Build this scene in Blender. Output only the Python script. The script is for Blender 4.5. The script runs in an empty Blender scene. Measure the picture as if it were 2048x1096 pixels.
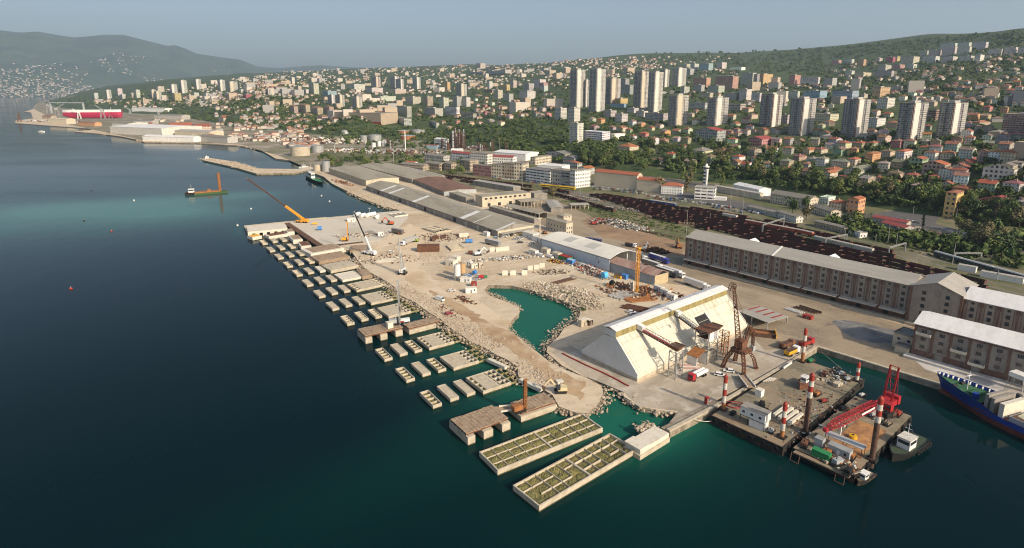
import bpy, math, random
import numpy as np
from mathutils import Vector, Matrix
from mathutils.geometry import tessellate_polygon
R = math.radians
S_ = 110 / 85
sc = bpy.context.scene
C = sc.collection

# ------------------------------------------------------------------ camera
HC, F, CX, CY, YH = 110.0, 1180.0, 1024.0, 444.0, 179.4      # lens solved from vanishing points of quay and towers
PIT = math.atan((CY - YH) / F)
cd = bpy.data.cameras.new('camera'); cam = bpy.data.objects.new('camera', cd); C.objects.link(cam)
cam.location = (0, 0, HC); cam.rotation_euler = (math.pi / 2 - PIT, 0, 0)
cd.sensor_width = 36; cd.lens = F * 36 / 2048; cd.shift_y = -(548 - CY) / 2048
cd.clip_start = 1; cd.clip_end = 90000
sc.camera = cam

# ------------------------------------------------------------------ sky, sun, exposure
SUN_AZ, SUN_EL = -44.0, 30.0
w = bpy.data.worlds.new('World'); sc.world = w; w.use_nodes = True
nt = w.node_tree; bg = nt.nodes['Background']
sky = nt.nodes.new('ShaderNodeTexSky'); sky.sky_type = 'NISHITA'; sky.sun_disc = False
sky.sun_elevation = R(SUN_EL); sky.sun_rotation = R(90 - SUN_AZ); sky.altitude = 80
sky.air_density = 1.0; sky.dust_density = 3.8; sky.ozone_density = 1.6
nt.links.new(sky.outputs[0], bg.inputs[0]); bg.inputs[1].default_value = 0.12
sl = bpy.data.lights.new('sun', 'SUN'); sl.energy = 4.7; sl.angle = R(0.55); sl.color = (1, .85, .66)
so = bpy.data.objects.new('sun', sl); C.objects.link(so)
sd = Vector((math.cos(R(SUN_EL)) * math.cos(R(SUN_AZ)), math.cos(R(SUN_EL)) * math.sin(R(SUN_AZ)), math.sin(R(SUN_EL))))
so.rotation_euler = sd.to_track_quat('Z', 'Y').to_euler(); so.location = (200, -200, 300)
sc.view_settings.view_transform = 'Standard'; sc.view_settings.look = 'None'
sc.view_settings.exposure = 0.3; sc.view_settings.gamma = 1.0
cy_ = sc.cycles
cy_.max_bounces = 5; cy_.diffuse_bounces = 2; cy_.glossy_bounces = 2; cy_.transmission_bounces = 2; cy_.volume_bounces = 0
cy_.transparent_max_bounces = 8; cy_.filter_width = 1.1

# ------------------------------------------------------------------ from the survey of the photo to metres
cp, sp_ = math.cos(PIT), math.sin(PIT)
def ray(px, py):
    a = (px - CX) / F; b = (py - CY) / F
    return Vector((a, cp - b * sp_, -sp_ - b * cp))
def G(px, py, z=2.0):
    d = ray(px, py); t = (z - HC) / d.z
    return Vector((d.x * t, d.y * t, z))
def pix(p):
    x, y, z = p[0], p[1], p[2] - HC
    Z = y * cp - z * sp_
    return CX + F * x / Z, CY - F * (y * sp_ + z * cp) / Z
def top_h(g, ytop):
    """height over ground point g whose tip lies on image row ytop"""
    lo, hi = 0.0, 200.0
    for _ in range(30):
        m = (lo + hi) / 2
        if pix((g[0], g[1], g[2] + m))[1] > ytop: lo = m
        else: hi = m
    return lo
VW = dict(a=(400, 420, 3.413), b=(900, 380, 3.413), c=(1100, 540, 3.413), d=(1400, 640, 3.131), e=(680, 560, 2.926),
          f=(1348, 420, 2.926), g=(500, 220, 2.926), h=(850, 240, 5.12), k=(1048, 280, 3.413), l=(0, 60, 2.884), m=(1048, 60, 4.096),
          n=(1448, 60, 3.413), o=(580, 120, 3.413), p=(1548, 300, 4.096), q=(20, 180, 5.12), r=(940, 820, 5.219), s=(1140, 560, 5.219),
          t=(1400, 640, 5.219), u=(1560, 720, 4.215), v=(480, 420, 6.827), w=(700, 560, 6.827), x=(1800, 640, 4.214), y=(100, 120, 5.12),
          z=(1700, 160, 5.885), P=(0, 0, 1))
def q(v, x, y):
    o = VW[v]; return (o[0] + x / o[2], o[1] + y / o[2])
def g(v, x, y, z=2.0): return G(*q(v, x, y), z)

# ------------------------------------------------------------------ materials
def mat(name, col, rough=.85, metal=0.0, var=0.0, scale=.3, col2=None, bump=0.0, spec=.3, detail=4, stretch=None, coord='Object', objcol=False, emit=None):
    m = bpy.data.materials.new(name); m.use_nodes = True; n = m.node_tree; N = n.nodes; L = n.links
    b = N['Principled BSDF']; b.inputs['Roughness'].default_value = rough; b.inputs['Metallic'].default_value = metal
    b.inputs['Specular IOR Level'].default_value = spec
    b.inputs['Base Color'].default_value = (*col, 1)
    src = None
    if objcol:
        oi = N.new('ShaderNodeObjectInfo'); src = oi.outputs['Color']
    if var or col2 or bump:
        tc = N.new('ShaderNodeTexCoord'); out = tc.outputs[coord] if coord != 'World' else None
        if coord == 'World':
            ge = N.new('ShaderNodeNewGeometry'); out = ge.outputs['Position']
        if stretch:
            mp = N.new('ShaderNodeMapping'); mp.inputs['Scale'].default_value = stretch; L.new(out, mp.inputs[0]); out = mp.outputs[0]
        no = N.new('ShaderNodeTexNoise'); no.inputs['Scale'].default_value = scale; no.inputs['Detail'].default_value = detail
        no.inputs['Roughness'].default_value = .65; L.new(out, no.inputs['Vector'])
        mr = N.new('ShaderNodeMapRange'); mr.inputs[1].default_value = .32; mr.inputs[2].default_value = .68; L.new(no.outputs[0], mr.inputs[0])
        mx = N.new('ShaderNodeMix'); mx.data_type = 'RGBA'; L.new(mr.outputs[0], mx.inputs[0])
        c2 = col2 if col2 else tuple(c * (1 - var) for c in col)
        mx.inputs[6].default_value = (*col, 1); mx.inputs[7].default_value = (*c2, 1)
        if objcol:
            mu = N.new('ShaderNodeMix'); mu.data_type = 'RGBA'; mu.blend_type = 'MULTIPLY'; mu.inputs[0].default_value = 1
            L.new(src, mu.inputs[6]); L.new(mx.outputs[2], mu.inputs[7]); src = mu.outputs[2]
        else: src = mx.outputs[2]
        if bump:
            bp = N.new('ShaderNodeBump'); bp.inputs['Strength'].default_value = 1; bp.inputs['Distance'].default_value = bump
            L.new(no.outputs[0], bp.inputs['Height']); L.new(bp.outputs[0], b.inputs['Normal'])
    if src is not None: L.new(src, b.inputs['Base Color'])
    return m
def blend_mat(name, layers, rough=.9, bump=0, bscale=1.0, coord='World'):
    """layers: base colour, then (colour, scale, lo, hi[, stretch]) laid over by noise"""
    m = bpy.data.materials.new(name); m.use_nodes = True; n = m.node_tree; N = n.nodes; L = n.links
    b = N['Principled BSDF']; b.inputs['Roughness'].default_value = rough; b.inputs['Specular IOR Level'].default_value = .2
    if coord == 'World': pos = N.new('ShaderNodeNewGeometry').outputs['Position']
    else: pos = N.new('ShaderNodeTexCoord').outputs[coord]
    rgb = N.new('ShaderNodeRGB'); rgb.outputs[0].default_value = (*layers[0], 1); cur = rgb.outputs[0]
    for i, ly in enumerate(layers[1:]):
        col, s, lo, hi = ly[:4]
        mp = N.new('ShaderNodeMapping'); L.new(pos, mp.inputs[0]); mp.inputs['Location'].default_value = (i * 37.1, i * 11.3, i * 5)
        if len(ly) > 4: mp.inputs['Scale'].default_value = ly[4][:3]; mp.inputs['Rotation'].default_value = (0, 0, R(ly[4][3]))
        if len(ly) > 4: mp.vector_type = 'TEXTURE'; mp.inputs['Scale'].default_value = tuple(1 / v for v in ly[4][:3])
        no = N.new('ShaderNodeTexNoise'); no.inputs['Scale'].default_value = s; no.inputs['Detail'].default_value = 6; no.inputs['Roughness'].default_value = .68
        L.new(mp.outputs[0], no.inputs['Vector'])
        mr = N.new('ShaderNodeMapRange'); mr.inputs[1].default_value = lo; mr.inputs[2].default_value = hi; L.new(no.outputs[0], mr.inputs[0])
        mx = N.new('ShaderNodeMix'); mx.data_type = 'RGBA'; L.new(mr.outputs[0], mx.inputs[0]); L.new(cur, mx.inputs[6]); mx.inputs[7].default_value = (*col, 1)
        cur = mx.outputs[2]
    L.new(cur, b.inputs['Base Color'])
    if bump:
        no = N.new('ShaderNodeTexNoise'); no.inputs['Scale'].default_value = bscale; no.inputs['Detail'].default_value = 6; L.new(pos, no.inputs['Vector'])
        bp = N.new('ShaderNodeBump'); bp.inputs['Distance'].default_value = bump; L.new(no.outputs[0], bp.inputs['Height']); L.new(bp.outputs[0], b.inputs['Normal'])
    return m
def math_n(N, L, op, a, b=None, c=None):
    n = N.new('ShaderNodeMath'); n.operation = op
    for i, v in enumerate((a, b, c)):
        if v is None: continue
        if isinstance(v, (int, float)): n.inputs[i].default_value = v
        else: L.new(v, n.inputs[i])
    return n.outputs[0]
def facade(name, sx=3.2, sz=3.0, wx=.45, wz=.5, glass=(.03, .035, .045), rough=.8, band=0.0, bandcol=(.5, .5, .5), stain=.25):
    """wall whose rows of windows lie in the object's own x/y/z grid; wall colour is the object's colour"""
    m = bpy.data.materials.new(name); m.use_nodes = True; n = m.node_tree; N = n.nodes; L = n.links
    b = N['Principled BSDF']; b.inputs['Specular IOR Level'].default_value = .3
    tc = N.new('ShaderNodeTexCoord'); s = N.new('ShaderNodeSeparateXYZ'); L.new(tc.outputs['Object'], s.inputs[0])
    sn = N.new('ShaderNodeSeparateXYZ'); L.new(tc.outputs['Normal'], sn.inputs[0])
    ax = math_n(N, L, 'ABSOLUTE', sn.outputs[0]); pick = math_n(N, L, 'GREATER_THAN', ax, .5)
    mx = N.new('ShaderNodeMix'); L.new(pick, mx.inputs[0]); L.new(s.outputs[0], mx.inputs[2]); L.new(s.outputs[1], mx.inputs[3])
    u = math_n(N, L, 'DIVIDE', mx.outputs[0], sx); v = math_n(N, L, 'DIVIDE', s.outputs[2], sz)
    fu = math_n(N, L, 'FRACT', u); fv = math_n(N, L, 'FRACT', v)
    du = math_n(N, L, 'ABSOLUTE', math_n(N, L, 'SUBTRACT', fu, .5)); dv = math_n(N, L, 'ABSOLUTE', math_n(N, L, 'SUBTRACT', fv, .55))
    win = math_n(N, L, 'MULTIPLY', math_n(N, L, 'LESS_THAN', du, wx / 2), math_n(N, L, 'LESS_THAN', dv, wz / 2))
    az = math_n(N, L, 'LESS_THAN', math_n(N, L, 'ABSOLUTE', sn.outputs[2]), .5); win = math_n(N, L, 'MULTIPLY', win, az)
    cmb = N.new('ShaderNodeCombineXYZ'); L.new(math_n(N, L, 'FLOOR', u), cmb.inputs[0]); L.new(math_n(N, L, 'FLOOR', v), cmb.inputs[1])
    oi = N.new('ShaderNodeObjectInfo'); L.new(oi.outputs['Random'], cmb.inputs[2])
    wn = N.new('ShaderNodeTexWhiteNoise'); L.new(cmb.outputs[0], wn.inputs[0])
    cr = N.new('ShaderNodeValToRGB'); L.new(wn.outputs[0], cr.inputs[0]); e = cr.color_ramp.elements
    cr.color_ramp.interpolation = 'CONSTANT'; e[0].color = (*glass, 1); e[1].position = .6; e[1].color = (glass[0] * 3, glass[1] * 3, glass[2] * 3, 1)
    k = e.new(.85); k.color = (.3, .28, .24, 1)
    no = N.new('ShaderNodeTexNoise'); no.inputs['Scale'].default_value = .25; no.inputs['Detail'].default_value = 5; L.new(tc.outputs['Object'], no.inputs[0])
    mr = N.new('ShaderNodeMapRange'); mr.inputs[1].default_value = .35; mr.inputs[2].default_value = .7; mr.inputs[3].default_value = 1; mr.inputs[4].default_value = 1 - stain; L.new(no.outputs[0], mr.inputs[0])
    vm = N.new('ShaderNodeVectorMath'); vm.operation = 'SCALE'; L.new(oi.outputs['Color'], vm.inputs[0]); L.new(mr.outputs[0], vm.inputs[3]); wall = vm.outputs[0]
    if band:
        bb = math_n(N, L, 'MULTIPLY', math_n(N, L, 'LESS_THAN', fv, band), az)
        m0 = N.new('ShaderNodeMix'); m0.data_type = 'RGBA'; L.new(bb, m0.inputs[0]); L.new(wall, m0.inputs[6]); m0.inputs[7].default_value = (*bandcol, 1); wall = m0.outputs[2]
    m2 = N.new('ShaderNodeMix'); m2.data_type = 'RGBA'; L.new(win, m2.inputs[0]); L.new(wall, m2.inputs[6]); L.new(cr.outputs[0], m2.inputs[7])
    L.new(m2.outputs[2], b.inputs['Base Color'])
    rr = N.new('ShaderNodeMapRange'); rr.inputs[3].default_value = rough; rr.inputs[4].default_value = .25; L.new(win, rr.inputs[0]); L.new(rr.outputs[0], b.inputs['Roughness'])
    return m

# ------------------------------------------------------------------ mesh building
class MB:
    def __init__(s): s.v = []; s.f = []; s.m = []
    def quad(s, pts, mi=0):
        k = len(s.v); s.v += [tuple(p) for p in pts]; s.f.append(tuple(range(k, k + len(pts)))); s.m.append(mi); return s
    def hexa(s, b, t, mi=0):
        """b, t: four bottom, four top points, counterclockwise from above"""
        k = len(s.v); s.v += [tuple(p) for p in b] + [tuple(p) for p in t]
        for f in ((3, 2, 1, 0), (4, 5, 6, 7), (0, 1, 5, 4), (1, 2, 6, 5), (2, 3, 7, 6), (3, 0, 4, 7)): s.f.append(tuple(k + i for i in f)); s.m.append(mi)
        return s
    def box(s, x0, x1, y0, y1, z0, z1, mi=0, rz=0, c=None):
        b = [(x0, y0), (x1, y0), (x1, y1), (x0, y1)]
        if rz:
            ox, oy = c if c else ((x0 + x1) / 2, (y0 + y1) / 2); ca, sa = math.cos(rz), math.sin(rz)
            b = [(ox + (x - ox) * ca - (y - oy) * sa, oy + (x - ox) * sa + (y - oy) * ca) for x, y in b]
        return s.hexa([(x, y, z0) for x, y in b], [(x, y, z1) for x, y in b], mi)
    def bar(s, p, q_, wd, ht=None, mi=0):
        p, q_ = Vector(p), Vector(q_); d = (q_ - p)
        if d.length < 1e-6: return s
        d.normalize(); ht = ht or wd
        side = d.cross(Vector((0, 0, 1)));
        if side.length < 1e-3: side = Vector((1, 0, 0))
        side.normalize(); up = side.cross(d); a, b2 = side * wd / 2, up * ht / 2
        k = len(s.v); s.v += [tuple(x) for x in (p - a - b2, p + a - b2, p + a + b2, p - a + b2, q_ - a - b2, q_ + a - b2, q_ + a + b2, q_ - a + b2)]
        for f in ((3, 2, 1, 0), (4, 5, 6, 7), (0, 1, 5, 4), (1, 2, 6, 5), (2, 3, 7, 6), (3, 0, 4, 7)): s.f.append(tuple(k + i for i in f)); s.m.append(mi)
        return s
    def cyl(s, p, q_, r0, r1=None, n=10, mi=0, caps=True):
        p, q_ = Vector(p), Vector(q_); r1 = r0 if r1 is None else r1; d = (q_ - p).normalized()
        a = d.cross(Vector((0, 0, 1)));
        if a.length < 1e-3: a = Vector((1, 0, 0))
        a.normalize(); b = d.cross(a); k = len(s.v)
        for c, r in ((p, r0), (q_, r1)):
            for i in range(n):
                t = 2 * math.pi * i / n; s.v.append(tuple(c + (a * math.cos(t) + b * math.sin(t)) * r))
        for i in range(n):
            j = (i + 1) % n; s.f.append((k + i, k + j, k + n + j, k + n + i)); s.m.append(mi)
        if caps: s.f.append(tuple(k + i for i in reversed(range(n)))); s.f.append(tuple(k + n + i for i in range(n))); s.m += [mi, mi]
        return s
    def prism(s, pts, z0, z1, mi=0, side=None):
        """vertical prism over a polygon outline (any shape)"""
        n = len(pts); k = len(s.v); z0f = z0 if callable(z0) else (lambda *_: z0)
        s.v += [(p[0], p[1], z0f(p[0], p[1])) for p in pts] + [(p[0], p[1], z1) for p in pts]
        area = sum(pts[i][0] * pts[(i + 1) % n][1] - pts[(i + 1) % n][0] * pts[i][1] for i in range(n))
        for t in tessellate_polygon([[Vector((p[0], p[1], 0)) for p in pts]]):
            t = list(t); a, b, c = [pts[i] for i in t]
            if (b[0] - a[0]) * (c[1] - a[1]) - (b[1] - a[1]) * (c[0] - a[0]) < 0: t.reverse()
            s.f.append(tuple(k + n + i for i in t)); s.m.append(mi)
        for i in range(n):
            j = (i + 1) % n; f = (k + i, k + j, k + n + j, k + n + i)
            s.f.append(f if area > 0 else f[::-1]); s.m.append(mi if side is None else side)
        return s
    def lattice(s, p, q_, w0, w1, n, t, mi=0, up=(0, 0, 1)):
        """square lattice mast or boom from p to q_"""
        p, q_ = Vector(p), Vector(q_); d = (q_ - p).normalized(); a = d.cross(Vector(up))
        if a.length < 1e-3: a = Vector((1, 0, 0))
        a.normalize(); b = d.cross(a).normalized(); rings = []
        for i in range(n + 1):
            k = i / n; c = p.lerp(q_, k); h = (w0 + (w1 - w0) * k) / 2
            rings.append([c + a * h * x + b * h * y for x, y in ((-1, -1), (1, -1), (1, 1), (-1, 1))])
        for j in range(4): s.bar(rings[0][j], rings[-1][j], t * 1.5, mi=mi)
        for i in range(n):
            for j in range(4):
                s.bar(rings[i][j], rings[i + 1][(j + 1) % 4], t, mi=mi)
                s.bar(rings[i + 1][j], rings[i + 1][(j + 1) % 4], t, mi=mi)
        return s
    def mesh(s, name, mats):
        me = bpy.data.meshes.new(name); me.from_pydata(s.v, [], s.f)
        for m in (mats if isinstance(mats, (list, tuple)) else [mats]): me.materials.append(m)
        if any(s.m): me.polygons.foreach_set('material_index', s.m)
        me.update(); return me
    def build(s, name, mats, parent=None, color=None, smooth=False):
        me = s.mesh(name, mats)
        if smooth: me.polygons.foreach_set('use_smooth', [True] * len(me.polygons))
        return put(name, me, parent, color)
def put(name, me, parent=None, color=None):
    o = bpy.data.objects.new(name, me); C.objects.link(o); o.parent = parent
    if color: o.color = (*color[:3], 1)
    return o
def tag(o, label=None, cat=None, group=None, kind=None):
    if label: o['label'] = label
    if cat: o['category'] = cat
    if group: o['group'] = group
    if kind: o['kind'] = kind
    return o
def thing(name, label, cat, loc=(0, 0, 0), rz=0.0, group=None):
    o = bpy.data.objects.new(name, None); C.objects.link(o); o.location = loc; o.rotation_euler = (0, 0, rz); o.empty_display_size = .5
    return tag(o, label, cat, group)
def dup(root, loc, rz=0.0, label=None, scale=None):
    r = root.copy(); C.objects.link(r); r.location = loc; r.rotation_euler = (0, 0, rz)
    if scale: r.scale = scale
    if label: r['label'] = label
    for ch in root.children:
        c = ch.copy(); C.objects.link(c); c.parent = r
        for gg in ch.children:
            d = gg.copy(); C.objects.link(d); d.parent = c
    return r
def ang(a, b): return math.atan2(b[1] - a[1], b[0] - a[0])
rnd = random.Random(7)

# ================================================================== THE SETTING
# coast outline, walked clockwise from the quay at the right edge; points are image survey points on the quay level
COAST = [(2600, 992), (2048, 823), (1860, 765), (1631.8, 694.6), (1334, 852), (1357, 824), (1330, 822), (1278, 813), (1247, 792), (1247, 784), (1206, 762),
  (1165, 752), (1124, 731), (1093, 704), (1095, 693), (1117, 673), (1128, 656), (1152, 645), (1161, 628), (1158, 615), (1134, 604), (1100, 592), (1063, 580),
  (1022, 571), (977, 570), (967, 580), (981, 592), (1015, 604), (1038, 615), (1038, 627), (1022, 642), (1015, 659), (1039, 676), (1066, 697), (1100, 724),
  (1134, 741), (1172, 755), (1203, 772), (1206, 786), (1196, 806), (1176, 826), (1152, 825), (1118, 813), (1105, 790), (1066, 765), (1037, 753), (1035, 734), (1016, 720),
  (988, 707), (974, 697), (940, 683), (919, 666), (899, 655), (882, 638), (858, 625), (830, 604), (800, 590), (795, 578), (778, 566), (760, 555),
  (735, 542), (725, 531), (713, 517), (702, 501), (643, 494), (576, 449), (530, 458), (492, 462), (488, 451), (640, 436), (801, 421), (790, 418), (763, 411), (736, 401), (719, 394), (702, 386),
  (664, 367), (647, 353), (613, 341), (586, 346), (513, 347), (468, 334), (405, 320), (413, 315), (461, 322), (513, 337), (603, 338), (617, 333), (586, 321),
  (551, 317), (520, 299), (478, 291), (392, 285.5), (288, 284), (277, 280), (243, 273), (208, 268), (149, 263), (194, 258), (97, 251), (31, 246), (31, 241), (66, 237),
  (62, 225), (48, 223.5), (66, 218), (69, 212), (76, 206)]
coast_w = [tuple(G(x, y, 1.9)[:2]) for x, y in COAST]
# sea bed / hills use a second, inland outline: the foot of the slope
TOE = [(2700, 545), (2048, 462), (1800, 430), (1600, 396), (1450, 372), (1250, 352), (1150, 338), (1000, 308), (850, 284), (700, 276), (600, 268), (480, 258),
  (380, 238), (300, 229), (200, 223), (120, 216), (92, 211), (84, 205)]
toe_w = [tuple(G(x, y, 2.0)[:2]) for x, y in TOE]
land_w = coast_w + [(-3950, 6700), (-3500, 15500), (11600, 15500), (11600, 80)]
inland_w = toe_w + [(-3880, 6850), (-3430, 15400), (11500, 15400), (11500, 130)]
def inside(P, poly):
    x, y = P[:, 0], P[:, 1]; r = np.zeros(len(P), bool); n = len(poly)
    for i in range(n):
        x0, y0 = poly[i]; x1, y1 = poly[(i + 1) % n]
        if y0 == y1: continue
        c = ((y0 > y) != (y1 > y)) & (x < (x1 - x0) * (y - y0) / (y1 - y0) + x0); r ^= c
    return r
def sdist(P, poly, closed=True):
    d = np.full(len(P), 1e9); n = len(poly)
    for i in range(n if closed else n - 1):
        a = np.array(poly[i]); b = np.array(poly[(i + 1) % n]); ab = b - a; L2 = max(1e-9, ab @ ab)
        t = np.clip(((P - a) @ ab) / L2, 0, 1); e = P - a - t[:, None] * ab; d = np.minimum(d, np.hypot(e[:, 0], e[:, 1]))
    return d
# height control: (image x, [(image y, ground distance)...]) turned into true heights, then one smooth surface through them
CTRL = {2500: [(500, 300), (380, 450), (300, 640), (230, 950), (180, 1300), (120, 1900), (70, 2500), (52, 2900)],
  2048: [(350, 540), (300, 680), (275, 800), (230, 1000), (200, 1150), (165, 1350), (120, 1900), (80, 2300), (57, 2700)],
  1850: [(350, 560), (300, 690), (272, 810), (230, 1000), (195, 1200), (165, 1450), (130, 1950), (100, 2500), (67, 3100)],
  1650: [(330, 620), (300, 710), (270, 830), (230, 1020), (190, 1330), (165, 1650), (140, 2150), (115, 2800), (92, 3500)],
  1450: [(320, 640), (290, 740), (265, 850), (240, 950), (220, 1080), (190, 1400), (165, 1700), (150, 2000), (130, 2600), (115, 3200), (105, 3800)],
  1300: [(310, 670), (280, 790), (250, 930), (222, 1080), (190, 1450), (165, 1800), (145, 2300), (125, 3000), (107, 3700)],
  1180: [(300, 700), (270, 830), (240, 980), (218, 1120), (190, 1500), (165, 1900), (150, 2300), (130, 3000), (117, 3800)],
  950: [(270, 950), (245, 1150), (220, 1400), (200, 1800), (180, 2200), (165, 2600), (145, 3500), (129, 4500)],
  700: [(260, 1050), (235, 1250), (210, 1600), (190, 2200), (170, 2900), (150, 3800), (137, 5000)],
  450: [(240, 1350), (225, 1600), (205, 2000), (190, 2500), (175, 3200), (160, 4200), (149, 5500)],
  250: [(215, 2300), (205, 2500), (195, 2900), (185, 3500), (175, 4500), (168, 5500)],
  120: [(207, 2900), (199, 3400), (191, 4300), (184, 5500)]}
ctl = []
for px, lst in CTRL.items():
    for py, r_ in lst:
        d = ray(px, py); k = r_ * S_ / math.hypot(d.x, d.y); ctl.append((d.x * k, d.y * k, HC + d.z * k))
    x, y, z = ctl[-1]; ctl.append((x * 1.35, y * 1.35, z * .8)); ctl.append((x * 2, y * 2, z * .5))
for i in range(len(toe_w) - 1):
    for t in (0, .5): ctl.append((toe_w[i][0] * (1 - t) + toe_w[i + 1][0] * t, toe_w[i][1] * (1 - t) + toe_w[i + 1][1] * t, 2.0))
ctl = np.array(ctl)
def emb(P): return np.stack([np.arctan2(P[:, 0], P[:, 1]) * 2.2, np.log(np.hypot(P[:, 0], P[:, 1]) + 1)], 1)
def tps(r2): return np.where(r2 > 1e-12, .5 * r2 * np.log(r2 + 1e-12), 0)
ce = emb(ctl[:, :2]); zz = np.log(np.maximum(ctl[:, 2], 1) + 12)
K = tps(((ce[:, None] - ce[None]) ** 2).sum(2)) + np.eye(len(ce)) * 2e-3; Pm = np.hstack([np.ones((len(ce), 1)), ce])
A_ = np.vstack([np.hstack([K, Pm]), np.hstack([Pm.T, np.zeros((3, 3))])]); sol = np.linalg.solve(A_, np.concatenate([zz, np.zeros(3)]))
def vnoise(P, s, seed=0):
    x = P[:, 0] / s + seed * 13.7; y = P[:, 1] / s + seed * 7.1; xi = np.floor(x); yi = np.floor(y); fx = x - xi; fy = y - yi
    fx = fx * fx * (3 - 2 * fx); fy = fy * fy * (3 - 2 * fy)
    h = lambda a, b: np.modf(np.sin(a * 127.1 + b * 311.7 + seed) * 43758.5453)[0] % 1.0
    return (h(xi, yi) * (1 - fx) + h(xi + 1, yi) * fx) * (1 - fy) + (h(xi, yi + 1) * (1 - fx) + h(xi + 1, yi + 1) * fx) * fy
def height(P):
    P = np.asarray(P, float); e = emb(P); out = np.empty(len(P))
    for a in range(0, len(P), 20000):
        ee = e[a:a + 20000]; out[a:a + 20000] = tps(((ee[:, None] - ce[None]) ** 2).sum(2)) @ sol[:len(ce)] + sol[-3] + ee @ sol[-2:]
    z = np.exp(np.clip(out, 0, 7)) - 12
    rr = np.hypot(P[:, 0], P[:, 1]); z += (vnoise(P, 260, 1) - .5) * np.clip((rr - 1500) / 150, 0, 16)
    ins = inside(P, inland_w); sd_ = sdist(P, inland_w, True); s = np.where(ins, np.clip(sd_ / 25, 0, 1), 0); s = s * s * (3 - 2 * s)
    return -6 + (np.maximum(z, 1.2) + 6) * s
def T(px, py):
    """where the sight line through an image point meets the hillside (or the flat land)"""
    d = ray(px, py); hl = math.hypot(d.x, d.y); c = (math.atan2(d.x, d.y) - TH0) / DTH; i = min(max(int(c), 0), HZ.shape[1] - 2); f = c - i
    h = HZ[:, i] * (1 - f) + HZ[:, i + 1] * f; zr = HC + d.z / hl * RR; k = np.nonzero(zr <= h)[0]
    if len(k) == 0: return None
    k = k[0]
    if k == 0: return G(px, py, 2.0)
    a, b = zr[k - 1] - h[k - 1], zr[k] - h[k]; t = a / (a - b); r_ = RR[k - 1] + (RR[k] - RR[k - 1]) * t
    return Vector((d.x / hl * r_, d.y / hl * r_, max(2.0, HC + d.z / hl * r_)))

# ---- ground sheet of the port
M_ground = blend_mat('port_ground_mat', [(.58, .465, .32), ((.38, .265, .155), .02, .46, .60), ((.64, .56, .44), .03, .5, .66, (1, .3, 1, -55)), ((.29, .22, .15), .09, .58, .72), ((.47, .38, .27), .25, .45, .62, (.4, 1, 1, 20)), ((.42, .32, .21), .22, .55, .66, (1, .05, 1, -58)), ((.60, .52, .39), .8, .4, .8)], bump=.12, bscale=.5)
M_quaywall = blend_mat('quay_wall_mat', [(.34, .29, .22), ((.12, .10, .07), .25, .4, .65, (1, 1, .2, 0)), ((.45, .40, .32), 1.2, .5, .8)], coord='Object')
ground = MB().prism(land_w, -4, 1.9, 0, 1).build('ground', [M_ground, M_quaywall]); tag(ground, kind='structure')

# ---- hillside
nth, nr = 300, 210
th = np.linspace(R(-47), R(62), nth); rr_ = np.geomspace(380, 14500, nr)
PP = np.stack([np.outer(rr_, np.sin(th)).ravel(), np.outer(rr_, np.cos(th)).ravel()], 1); hz = height(PP)
HZ = np.maximum(hz, 2.0).reshape(nr, nth); TH0, DTH, RR = th[0], th[1] - th[0], rr_.copy()
vs = np.column_stack([PP, hz]); idx = np.arange(nth * nr).reshape(nr, nth)
fs = np.stack([idx[:-1, :-1].ravel(), idx[:-1, 1:].ravel(), idx[1:, 1:].ravel(), idx[1:, :-1].ravel()], 1)[:, ::-1]
keep = hz[fs].max(1) > -5.9; fs = fs[keep]
me = bpy.data.meshes.new('hillside'); me.from_pydata(vs.tolist(), [], fs.tolist()); me.update()
M_hill = blend_mat('hillside_mat', [(.055, .080, .028), ((.030, .052, .018), .02, .45, .6), ((.15, .135, .08), .035, .56, .68), ((.10, .12, .04), .15, .5, .75), ((.20, .18, .14), .008, .64, .72)])
me.materials.append(M_hill); me.polygons.foreach_set('use_smooth', [True] * len(me.polygons))
tag(put('hillside', me), kind='structure')

# ---- far mountains across the bay
SKY_M = [(-500, 70), (-200, 66), (0, 73), (25, 71), (60, 75), (95, 73), (130, 79), (165, 84), (190, 82), (225, 79), (262, 79), (290, 86), (320, 93), (345, 99), (362, 98), (385, 106), (400, 113), (450, 120), (485, 124), (520, 137), (560, 140), (600, 137), (640, 134), (700, 138), (800, 141), (1100, 150)]
sx_ = np.array([p[0] for p in SKY_M]); sy_ = np.array([p[1] for p in SKY_M])
nth, nr = 260, 60; px_ = np.linspace(-500, 1100, nth)
vs = []
for j in range(nr):
    t = j / (nr - 1); r_ = (8900 + 5600 * t) * S_
    for i in range(nth):
        d = ray(px_[i], 179.4); hl = math.hypot(d.x, d.y); x, y = d.x / hl * r_, d.y / hl * r_
        yk = np.interp(px_[i], sx_, sy_); peak = HC + (179.4 - yk) / F * 13100 * S_ * math.hypot(1, (px_[i] - CX) / F) * 1.0
        peak = max(peak, 60); prof = (t / .75) ** 1.25 if t < .75 else 1 - (t - .75) * 1.6
        nz = float(vnoise(np.array([[x, y]]), 1900, 3)[0] - .5) * .30 + float(vnoise(np.array([[x, y]]), 800, 5)[0] - .5) * .14
        nz += float(vnoise(np.array([[x, y]]), 330, 8)[0] - .5) * .07; e_ = math.sin(min(1, t / .75) * math.pi)
        vs.append((x, y, -30 + (peak + 30) * max(0, prof + nz * e_ * 1.2)))
mv = np.array(vs).reshape(nr, nth, 3); el = ((mv[:, :, 2] - HC) / mv[:, :, 1]).max(0); want = (179.4 - np.interp(px_, sx_, sy_)) / F / cp
mv[:, :, 2] = np.where(mv[:, :, 2] > 0, mv[:, :, 2] * ((want * 15500 + HC) / (el * 15500 + HC))[None], mv[:, :, 2]); vs = mv.reshape(-1, 3).tolist()
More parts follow.
